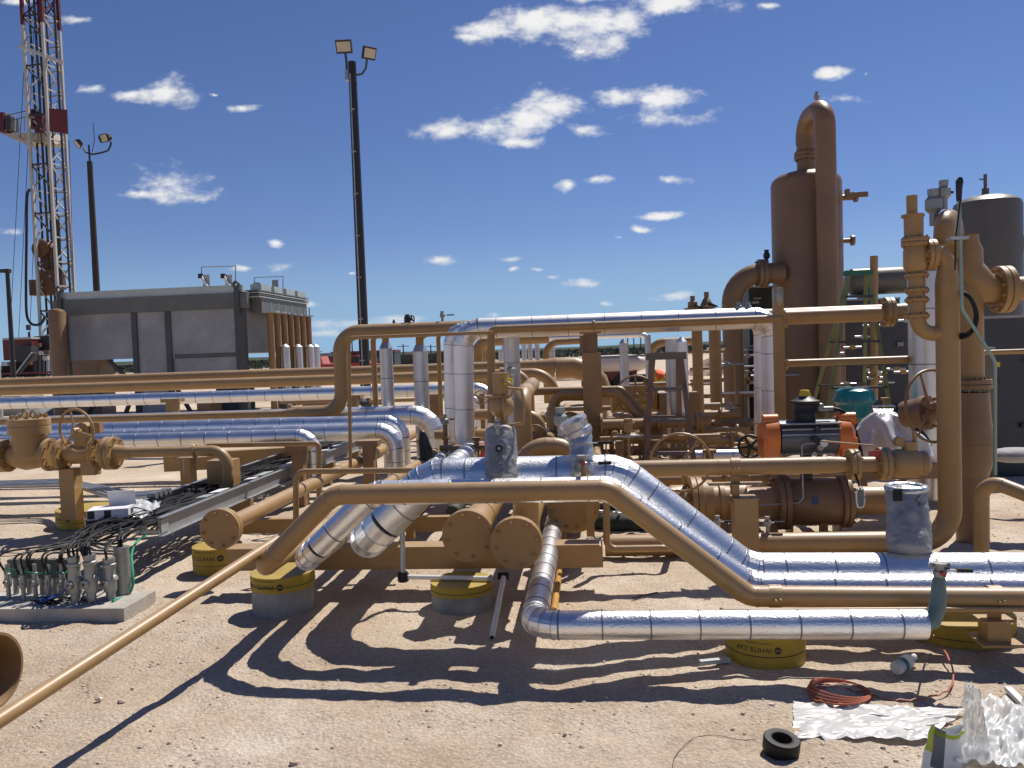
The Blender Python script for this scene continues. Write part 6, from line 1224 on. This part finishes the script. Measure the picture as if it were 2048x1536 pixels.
for k in range(26):   # flanged spool pieces, valves and fittings in the central jumble
    px = 1040+rnd.random()*430; py = 835+rnd.random()*75; D_ = 8.6+rnd.random()*4.5; c = P(px, py, D_)
    if c.z < .05: c.z = .08
    sz_ = .05+.06*rnd.random(); ax_ = (1,0,0) if rnd.random() < .6 else (0,1,0)
    t = thing('pipe_spool', 'brown flanged spool piece in the jumble of pipework behind the centre foil pipe', 'pipe fitting', c, 'flanged spools in the central jumble')
    part('tube', MB().cyl(c-V(ax_)*.25, c+V(ax_)*.25, sz_*.6, 14), tan, t); flange(t, c+V(ax_)*.24, ax_, sz_*1.25, .025, 6); flange(t, c-V(ax_)*.24, ax_, sz_*1.25, .025, 6)
    part('leg', MB().cyl((c.x, c.y, 0), (c.x, c.y, c.z), .018, 8), tand, t)
for k in range(22):   # more small plumbing further right, half hidden by shade
    px = 1385+rnd.random()*170; py = 690+rnd.random()*170; D_ = 13.2+rnd.random()*3; c = P(px, py, D_); w_ = .12+.3*rnd.random()
    t = thing('instrument_tubing', 'small grey and brown instrument fitting between the standpipes and the vessel', 'fitting', c, 'instrument fittings left of the vessel')
    part('tube', MB().cyl(c-V((w_,0,0)), c+V((w_,0,0)), .018, 8), [galv, tan, galvm, white][k % 4], t); part('nut', MB().cyl(c-V((.03,0,0)), c+V((.03,0,0)), .045, 6), [tan, blkm, galv][k % 3], t, ang=.3)
    if k % 3 == 0: part('riser', MB().cyl(c, V((c.x, c.y, max(0, c.z-.8))), .02, 8), tan, t)
for k in range(12):
    px = 1655+rnd.random()*160; py = 640+rnd.random()*140; c = P(px, py, 14.2-rnd.random()); t = thing('instrument_tubing', 'small silver fitting in the dark behind the green ladder', 'fitting', c, 'fittings behind the green ladder')
    part('tube', MB().cyl(c-V((.15,0,0)), c+V((.15,0,0)), .02, 8), galv, t); part('nut', MB().box(c, (.09, .06, .07)), [galv, tan][k % 2], t, smooth=False)
# red and white drum objects by the foil risers
c = G(962, 925); t = thing('red_bucket', 'small red drum behind the foil risers', 'drum', c); part('drum', MB().lathe(c, (0,0,1), [(0,.14),(.02,.15),(.26,.15),(.28,.14)], 20), red, t); part('rim', MB().torus(c+V((0,0,.28)), (0,0,1), .145, .01, 20, 6), white, t)
# dark bundle
c = P(843, 888, 8.8); drape('black_wrap', 'black plastic bundle hanging between the foil elbows', c, .07, .08, .3, mat('black_wrap_film', (.012,.012,.014), .3, bump=.6, bs=20), 9)
pipe('brown pipe crossing between the tall foil risers and the column', [PY(930, 830, 10.6), PY(985, 828, 10.6)], .14, tan)
for k, (px, py) in enumerate(((1015, 925), (1255, 1045))):
    c = P(px, py, 7.5); c.z = max(.05, c.z)
c = G(1255, 1052, .05); t = thing('conduit_bundle', 'dark tarpaulin with grey conduits lying right of the small tube loop', 'conduit', c); part('tarpaulin', MB().ball(c+V((0,.3,0)), .35, 20, (1.2,.8,.38)), mat('dark_green_tarp', (.03,.04,.035), .6, bump=.6, bs=10), t); part('conduit', MB().sweep([c+V((-.35,-.05,.16)), c+V((0,-.08,.12)), c+V((.5,-.1,.12))], .014, 8), galv, t)
for k, (px, py) in enumerate(((1435, 1050), (1535, 1052))):
    small_valve('small silver ball valve near the ground, %s of the square post' % ('left', 'right')[k], V(tuple(P(px, py, 6.3))[:2]+(max(.02, P(px, py+12, 6.3).z),)), .12, (1 if k == 0 else 1, 0, 0))
c = G(1530, 1050, .02); pipe('white tube lying low right of the square post', [c+V((-.2,.2,.03)), c+V((.7,.2,.03))], .04, pvc, name='white_tube')
pipe('foil wrapped pipe low behind the straight brown pipe', [PY(1375, 912, 8.5), PY(1480, 910, 8.5)], .12, foil, bands=.3)
handv = thing('black_handwheel', 'black spoked handwheel left of the orange ended actuator', 'handwheel', PY(1500, 893, 7.6)); handwheel(handv, PY(1500, 893, 7.6), (.2,1,0), .1, .012, blkm, sp=5); part('stem', MB().cyl(PY(1500, 893, 7.6), PY(1500, 893, 7.9), .015, 8), blkm, handv)
solo('folded_sheet', 'grey canvas sheet lying on the skid at the right edge', 'sheet', MB().ball(PY(2030, 910, 7.0), .18, 16, (1.3,.7,.35)), mat('grey_canvas', (.3,.3,.3), .7, bump=.8, bs=14))
# ------------------------------------------------------------ worker
c = P(1308, 772, 16.5); wz = 0; base = V((c.x-.1, c.y, 0))
wk = thing('person', 'worker in orange and lime work shirt and white hard hat bending over', 'person', base)
hip = P(1300, 766, 16.5); sh = P(1320, 752, 16.4); 
def skinfig(name, verts, edges, radii, m, lab=None):
    me = bpy.data.meshes.new(name); w0 = wl(wk); me.from_pydata([V(v)-w0 for v in verts], edges, []); me.materials.append(m); o = link(bpy.data.objects.new(name, me)); o.parent = wk
    mo = o.modifiers.new('skin', 'SKIN'); 
    for i, r_ in enumerate(radii): me.skin_vertices[0].data[i].radius = (r_, r_) if not isinstance(r_, tuple) else r_
    me.skin_vertices[0].data[0].use_root = True; s2 = o.modifiers.new('sub', 'SUBSURF'); s2.levels = 2; s2.render_levels = 2
    if lab: o['label'] = lab
    return o
hx, hy, hz = hip
vz = [hip, hip+V((.1,0,.1)), sh+V((-.02,0,.0)), sh+V((.1,0,.02)), sh+V((.2,0,-.02)), # spine, neck, head
      hip+V((-.02,-.1,-.08)), V((hx+.02, hy-.13, hz*.5)), V((hx-.05, hy-.15, .08)), V((hx+.1, hy-.16, .04)),
      hip+V((-.02,.1,-.08)), V((hx+.12, hy+.13, hz*.5)), V((hx+.05, hy+.15, .08)), V((hx+.2, hy+.15, .04)),
      sh+V((.0,-.2,-.02)), sh+V((.1,-.24,-.26)), sh+V((.28,-.2,-.4)), sh+V((.36,-.2,-.42)),
      sh+V((.0,.2,-.02)), sh+V((.1,.24,-.26)), sh+V((.28,.2,-.4)), sh+V((.36,.2,-.42))]
ed = [(0,1),(1,2),(2,3),(3,4),(0,5),(5,6),(6,7),(7,8),(0,9),(9,10),(10,11),(11,12),(2,13),(13,14),(14,15),(15,16),(2,17),(17,18),(18,19),(19,20)]
for bm_ in (skinfig('body', vz, ed, [.15,.15,.16,.06,.1,.1,.075,.05,.045,.1,.075,.05,.045,.07,.05,.038,.03,.07,.05,.038,.03], skin),): 
    try: bpy.context.view_layer.update()
    except Exception: pass
skinfig('shirt', [hip+V((-.03,0,0)), hip+V((.1,0,.1)), sh+V((-.02,0,0)), sh+V((.04,0,.01)), sh+V((0,-.2,-.02)), sh+V((.09,-.24,-.22)), sh+V((.2,-.22,-.34)), sh+V((0,.2,-.02)), sh+V((.09,.24,-.22))], [(0,1),(1,2),(2,3),(2,4),(4,5),(5,6),(2,7),(7,8)], [.175,.18,.19,.12,.095,.08,.07,.095,.08], hiviz)
part('lime_band', MB().lathe(sh+V((-.12,0,-.05)), V((.6,0,.3)), [(0,.19),(0,.205),(.1,.21),(.1,.19)], 24), limec, wk); part('lime_sleeve', MB().cyl(sh+V((.03,-.22,-.06)), sh+V((.10,-.25,-.2)), .105, 18, .095), limec, wk)
skinfig('trousers', [hip+V((-.02,0,-.02)), hip+V((-.02,-.1,-.1)), V((hx+.02, hy-.13, hz*.5)), V((hx-.05, hy-.15, .1)), hip+V((-.02,.1,-.1)), V((hx+.12, hy+.13, hz*.5)), V((hx+.05, hy+.15, .1))], [(0,1),(1,2),(2,3),(0,4),(4,5),(5,6)], [.17,.12,.09,.07,.12,.09,.07], jean)
hh = sh+V((.24,0,-.02)); part('hard_hat', MB().lathe(hh, V((.75,0,.45)), [(-.06,.13),(-.05,.165),(-.04,.135),(.04,.125),(.09,.1),(.125,.05),(.13,.01)], 24), white, wk)
for s_ in (-1, 1): part('eye', MB().ball(hh+V((.03, .035*s_, -.1)), .012, 8), blk, wk)
part('nose', MB().cyl(hh+V((.05,0,-.09)), hh+V((.07,0,-.11)), .014, 8, .01), skin, wk)
solo('tool_case', 'black tool case on the ground left of the bending worker', 'case', MB().box(P(1288, 758, 15.5), (.3, .25, .18)), blkm, smooth=False)
# ------------------------------------------------------------ foreground litter
c = G(1561, 1505); t = thing('tape_roll', 'black roll of tape lying on the dirt in the foreground', 'tape roll', c)
part('roll', MB().lathe(c+V((0,0,.004)), (.1,-.12,1), [(0,.04),(0,.068),(.012,.072),(.055,.072),(.06,.068),(.06,.046),(.01,.046)], 36, caps=False), blk, t); part('core', MB().lathe(c+V((0,0,.006)), (.1,-.12,1), [(.002,.038),(.002,.045),(.058,.045),(.058,.04)], 30, caps=False), mat('cardboard_core', (.03,.025,.02), .8), t)
film('plastic_film', 'long crumpled white plastic film spread on the dirt', 'plastic film', [G(1588, 1480), G(1850, 1484), G(1930, 1424), G(1586, 1410)], plas, .012, n=60, seed=4)
film('plastic_film', 'clear crumpled plastic bag heaped at the lower right corner', 'plastic bag', [G(1905, 1560), G(2110, 1580), G(2130, 1420), G(1935, 1428)], clearf, .06, n=50, seed=14)
film('plastic_film', 'upright twist of clear film at the corner of the plastic heap', 'plastic film', [G(1925, 1525), G(1985, 1530), P(1958, 1400, 2.9), P(1928, 1380, 2.9)], clearf, .03, n=30, seed=24)
# printed package
c = G(1885, 1545); t = thing('printed_package', 'torn white and lime green package standing at the lower right', 'package', c); q = MB(); vs = []; n = 22
for i in range(n+1):
    for k in range(28):
        s_ = i/n; a = 2*math.pi*k/28; w_ = noise.noise(V((math.cos(a)*2, math.sin(a)*2, s_*3)))*.22; rx_ = .075*(1+w_)*(1-.25*s_); vs.append(c+V((rx_*math.cos(a)*1.0+.02*s_, .045*(1+w_)*math.sin(a)*(1.0-.6*s_), .165*s_*(1+.08*math.sin(a*2+1))+.005)))
fs = [(i*28+k, i*28+(k+1) % 28, (i+1)*28+(k+1) % 28, (i+1)*28+k) for i in range(n) for k in range(28)]
part('bag', MB().add(vs, fs), mat('white_bag_print', (.72, .74, .72), .3, bump=.5, bs=20), t); q = MB().add(vs, [f for j, f in enumerate(fs) if ((j % 28) in range(13, 17) and j//28 > 9) or (j//28 in (19, 20))]); q.v = [c+(v-c)*1.012 for v in q.v]; part('lime_panel', q, limeg, t)
part('grey_panel', MB().add([c+(v-c)*1.012 for v in vs], [f for j, f in enumerate(fs) if (j % 28) in (17, 18, 19) and j//28 > 3]), mat('dark_grey_print', (.12,.13,.15), .4), t)
# plastic bottle
c = G(1812, 1326, .035); ax = V((.75, .75, .04)).normalized(); c0 = G(1797, 1334, .04)
t = thing('plastic_bottle', 'clear plastic water bottle with a green label lying on the dirt', 'bottle', c0); part('bottle', MB().lathe(c0-ax*.03, ax, [(0,.025),(.01,.033),(.05,.034),(.055,.031),(.09,.034),(.13,.034),(.16,.02),(.175,.013),(.185,.013)], 24), clearf, t)
part('label', MB().lathe(c0-ax*.03, ax, [(.045,.0345),(.045,.0352),(.075,.0352),(.075,.0345)], 24), mat('teal_label', (.02,.18,.17), .4), t); part('screw_cap', MB().cyl(c0-ax*.03+ax*.185, c0-ax*.03+ax*.2, .015, 14), white, t)
for k, (px, py, ln, a) in enumerate(((2035, 1396, .10, 1.5), (1290, 1190, .1, .5), (1430, 1322, .08, .2))):
    c = G(px, py, .02); d_ = V((math.cos(a), math.sin(a), .02))
    solo('scrap', ('pale wood offcut lying at the right edge', 'thin twig lying right of the low elbow', 'crumpled scrap left of the lettered yellow pier')[k], 'scrap', MB().bar(c-d_*ln, c+d_*ln, (.03, .008, .03)[k], (.02, .008, .02)[k]), (card, wood, galvl)[k], smooth=False)
# drape of thin wire on the dirt
w_ = [G(x, y, .006) for x, y in ((1345,1536),(1352,1510),(1385,1478),(1430,1470),(1490,1480),(1560,1470))]
cable('thin dark wire curling over the dirt near the tape roll', w_, .0012, blk)
# individually visible stones in the foreground
rnd = random.Random(31)
for k, (px, py, s_) in enumerate(((198,1400,.016),(243,1405,.017),(282,1497,.013),(395,1530,.013),(430,1524,.01),(178,1382,.008),(265,1378,.009),(923,1400,.012),(1543,1412,.014),(243,1260,.01),(1486,1428,.009),(1880,1412,.012),(1375,1350,.012),(635,1500,.01),(302,1330,.008),(590,1530,.02),(1000,1490,.009),(1130,1470,.008))):
    c = G(px, py); q = MB(); vs = []; 
    for i in range(5):
        for j in range(8):
            a = j*.7854; ph = math.pi*i/4; rr = s_*(1+.35*noise.noise(V((i*1.3+k, j*1.1, k)))); vs.append(c+V((rr*1.25*math.sin(ph)*math.cos(a), rr*math.sin(ph)*math.sin(a), rr*.7*math.cos(ph)+s_*.35)))
    q.add(vs, [(i*8+j, i*8+(j+1) % 8, (i+1)*8+(j+1) % 8, (i+1)*8+j) for i in range(4) for j in range(8)])
    solo('stone', 'loose stone lying on the open dirt of the foreground', 'stone', q, stone_r if k % 2 else stone_m, group='loose stones in the foreground', smooth=False)
# ------------------------------------------------------------ dense pipework of the skids behind the front row
rnd = random.Random(77)
def xr_(label, px0, px1, py, D, d, m=None, group=None, legs=0, fl=()):
    Yq = P((px0+px1)/2, py, D).y; z = max(d/2+.02, PY((px0+px1)/2, py, Yq).z); t = pipe(label, [XZ(px0, Yq, z), XZ(px1, Yq, z)], d, m, group=group, seg=14)
    for px in fl: flange(t, XZ(px, Yq, z), (1,0,0), d*.85, .025, 6)
    return t, Yq, z
rows = [(1205,1440,815,11.5,.10,(1260,1330)),(1180,1560,902,9.0,.08,(1500,)),(1220,1480,832,12.3,.14,(1300,1380,1440)),(1385,1560,848,12.5,.16,(1420,)),(1380,1545,868,11.2,.07,(1450,)),
        (1080,1180,835,10.8,.13,(1130,)),(1070,1200,868,9.8,.10,(1150,)),(1240,1500,960,7.4,.10,(1290,1450)),(1250,1420,990,7.6,.13,(1340,)),(1225,1480,1018,7.8,.07,()),
        (1370,1600,888,10.5,.05,()),(870,985,868,10.2,.12,(950,)),(880,1000,895,9.4,.07,()),(1390,1560,790,14.5,.09,(1470,)),(1380,1500,760,15.2,.07,()),(1380,1560,735,15.6,.06,(1430,)),
        (1500,1700,955,8.2,.13,(1540,)),(1700,1900,880,9.2,.12,(1740,1860)),(1690,1890,905,8.6,.08,()),(1250,1345,770,13.5,.10,(1290,)),(740,880,800,14.6,.07,()),(560,690,803,16,.06,())]
NM = ['slim','narrow','medium','stout']
for i, (a_, b_, y_, D_, d_, f_) in enumerate(rows):
    xr_('brown header pipe', a_, b_, y_, D_, d_, tan if i % 3 else tand, 'brown headers on the rear skids', fl=f_)
# pipes running away from the camera, seen end on between the front pipes
for i, (px, py, D0, D1, d_) in enumerate(((1085,905,7.6,11,.12),(1075,960,6.8,10,.13),(1230,870,8.6,12,.08),(1300,900,8.8,12.5,.10),(1340,955,7.6,11,.08),(1415,905,9.2,12,.10),(1440,965,7.8,10.5,.07),(905,905,9.6,12,.10),(1120,850,9.5,12.5,.12),(1530,900,9.5,12,.08),(860,850,12,15,.09),(1195,930,7.5,10.5,.09))):
    c = P(px, py, D0); c.z = max(c.z, d_/2+.02); t = pipe('brown pipe running away between the rear headers', [c, c+V((0, D1-D0, 0))], d_, tan, group='brown pipes running away on the rear skids', seg=14); flange(t, c+V((0,.25,0)), (0,1,0), d_*.85, .025, 6); 
# vertical stubs with bolted joints, elbows and needle valves
for i, (px, y0, y1, D_, d_) in enumerate(((1070,880,935,8.6,.06),(1098,835,900,10.2,.07),(1222,840,925,9.6,.06),(1238,900,985,8.0,.07),(1285,850,905,10.2,.09),(1310,885,955,8.4,.06),(1330,830,880,12,.08),(1404,860,910,10,.07),(1418,905,985,8.2,.08),(1446,880,930,9.6,.05),(1462,820,870,12.6,.09),(1475,700,800,15,.07),(1512,860,925,9.8,.06),(1548,900,960,8.8,.07),(1452,700,765,15,.06),(1490,760,840,14.6,.08),(890,850,915,9.8,.06),(952,880,925,9.4,.06),(965,800,880,11.6,.07),(1722,850,925,9.0,.08),(1770,800,880,10.4,.06),(1880,790,900,9.0,.07),(1128,900,935,8.0,.05),(1055,930,985,6.9,.06))):
    Yq = P(px, y0, D_).y; x = XZ(px, Yq, .8).x; z1, z0 = ZV(y0, x, Yq), max(0, ZV(y1, x, Yq))
    t = thing('branch_pipe', 'upright brown branch with a bolted joint', 'pipe', (x, Yq, z0), 'upright brown branches on the rear skids'); k_ = rnd.random()
    part('straight', MB().cyl((x, Yq, z0), (x, Yq, z1), d_/2, 14), tan if i % 2 else tand, t); flange(t, (x, Yq, z0+(z1-z0)*.6), (0,0,1), d_*.9, .022, 6)
    if i % 3 == 0: handwheel(t, (x, Yq-.08, z1+.04), (0,1,.2), .09+.05*k_, .008, tand, sp=4); part('bonnet', MB().cyl((x, Yq, z1), (x, Yq, z1+.09), d_*.6, 10), tand, t)
    elif i % 3 == 1: part('valve_head', MB().lathe((x, Yq, z1), (0,0,1), [(0,.03),(.02,.05),(.06,.05),(.08,.025),(.13,.025)], 10), gry, t); lever(t, (x, Yq-.03, z1+.07), (1,0,0), .14, blkm)
    else: part('blind_cap', MB().cyl((x, Yq, z1), (x, Yq, z1+.03), d_*.9, 14), tand, t)
# steel base frames of the skids
for i, (a_, b_, y_, D_, h_) in enumerate(((1190,1560,925,8.6,.14),(1400,1700,1010,6.9,.10),(1040,1190,948,7.6,.12),(1240,1420,940,8.0,.10),(1380,1560,905,10.6,.12),(1690,1930,930,8.0,.14),(1380,1560,880,12.4,.12))):
    Yq = P((a_+b_)/2, y_, D_).y; z = max(.06, PY((a_+b_)/2, y_, Yq).z); x0, x1 = XZ(a_, Yq, z).x, XZ(b_, Yq, z).x
    t = thing('skid_frame', 'low brown skid frame rail between the rear pipes', 'frame', (x0, Yq, 0), 'low skid frame rails'); part('rail', MB().bx(x0, x1, Yq, Yq+.1, max(0, z-h_), z), tand, t, smooth=False)
    for k in range(3): xx = x0+(x1-x0)*(k+.5)/3; part('post', MB().bx(xx-.03, xx+.03, Yq+.02, Yq+.08, 0, z-h_), tand, t, smooth=False); part('cross_member', MB().bx(xx-.03, xx+.03, Yq+.1, Yq+1.2, z-h_, z-.02), tand, t, smooth=False)
# ladder like black tray and loose conduits on the ground right of the red brown ladder
for i in range(14):
    c = P(1395+rnd.random()*150, 872+rnd.random()*30, 11.5); c.z = .06+.25*rnd.random(); a = rnd.uniform(-.3, .3)
    solo('loose_conduit', 'thin dark conduit lying among the rear skids', 'conduit', MB().cyl(c, c+V((1.1*math.cos(a), 1.1*math.sin(a), .02)), .014, 8), [blkm, galv, tan][i % 3], group='loose conduits among the rear skids')
order_labels_later = True
# ------------------------------------------------------------ labels of alike things, told apart by their place in the row
def order_labels(group, fmt):
    ob = [o for o in bpy.data.objects if o.get('group') == group and o.parent is None]
    def key(o): p = V(o.location)-C0; return p.dot(RT)/max(.1, p.dot(FW))
    ob.sort(key=key); W = ['leftmost','second','third','fourth','fifth','sixth','seventh','eighth','ninth','tenth','eleventh','twelfth','thirteenth','fourteenth','fifteenth','sixteenth','seventeenth','eighteenth','nineteenth','twentieth','twenty first','twenty second','twenty third','twenty fourth','twenty fifth','twenty sixth']
    for i, o in enumerate(ob): o['label'] = fmt % (W[i] if i == 0 else W[i]+' from the left')
order_labels('flanged spools in the central jumble', 'brown flanged spool behind the centre foil pipe, %s')
order_labels('loose stones in the foreground', 'loose stone on open foreground dirt, %s')
order_labels('instrument fittings left of the vessel', 'instrument fitting between standpipes and tall vessel, %s')
order_labels('fittings behind the green ladder', 'small silver fitting behind the green ladder, %s')
order_labels('brown headers on the rear skids', 'brown header pipe lying across the rear skids, %s')
order_labels('brown pipes running away on the rear skids', 'brown pipe end running away on the rear skids, %s')
order_labels('upright brown branches on the rear skids', 'upright brown branch with a bolted joint, %s')
order_labels('low skid frame rails', 'low brown skid frame rail between rear pipes, %s')
order_labels('loose conduits among the rear skids', 'thin loose conduit lying among the rear skids, %s')
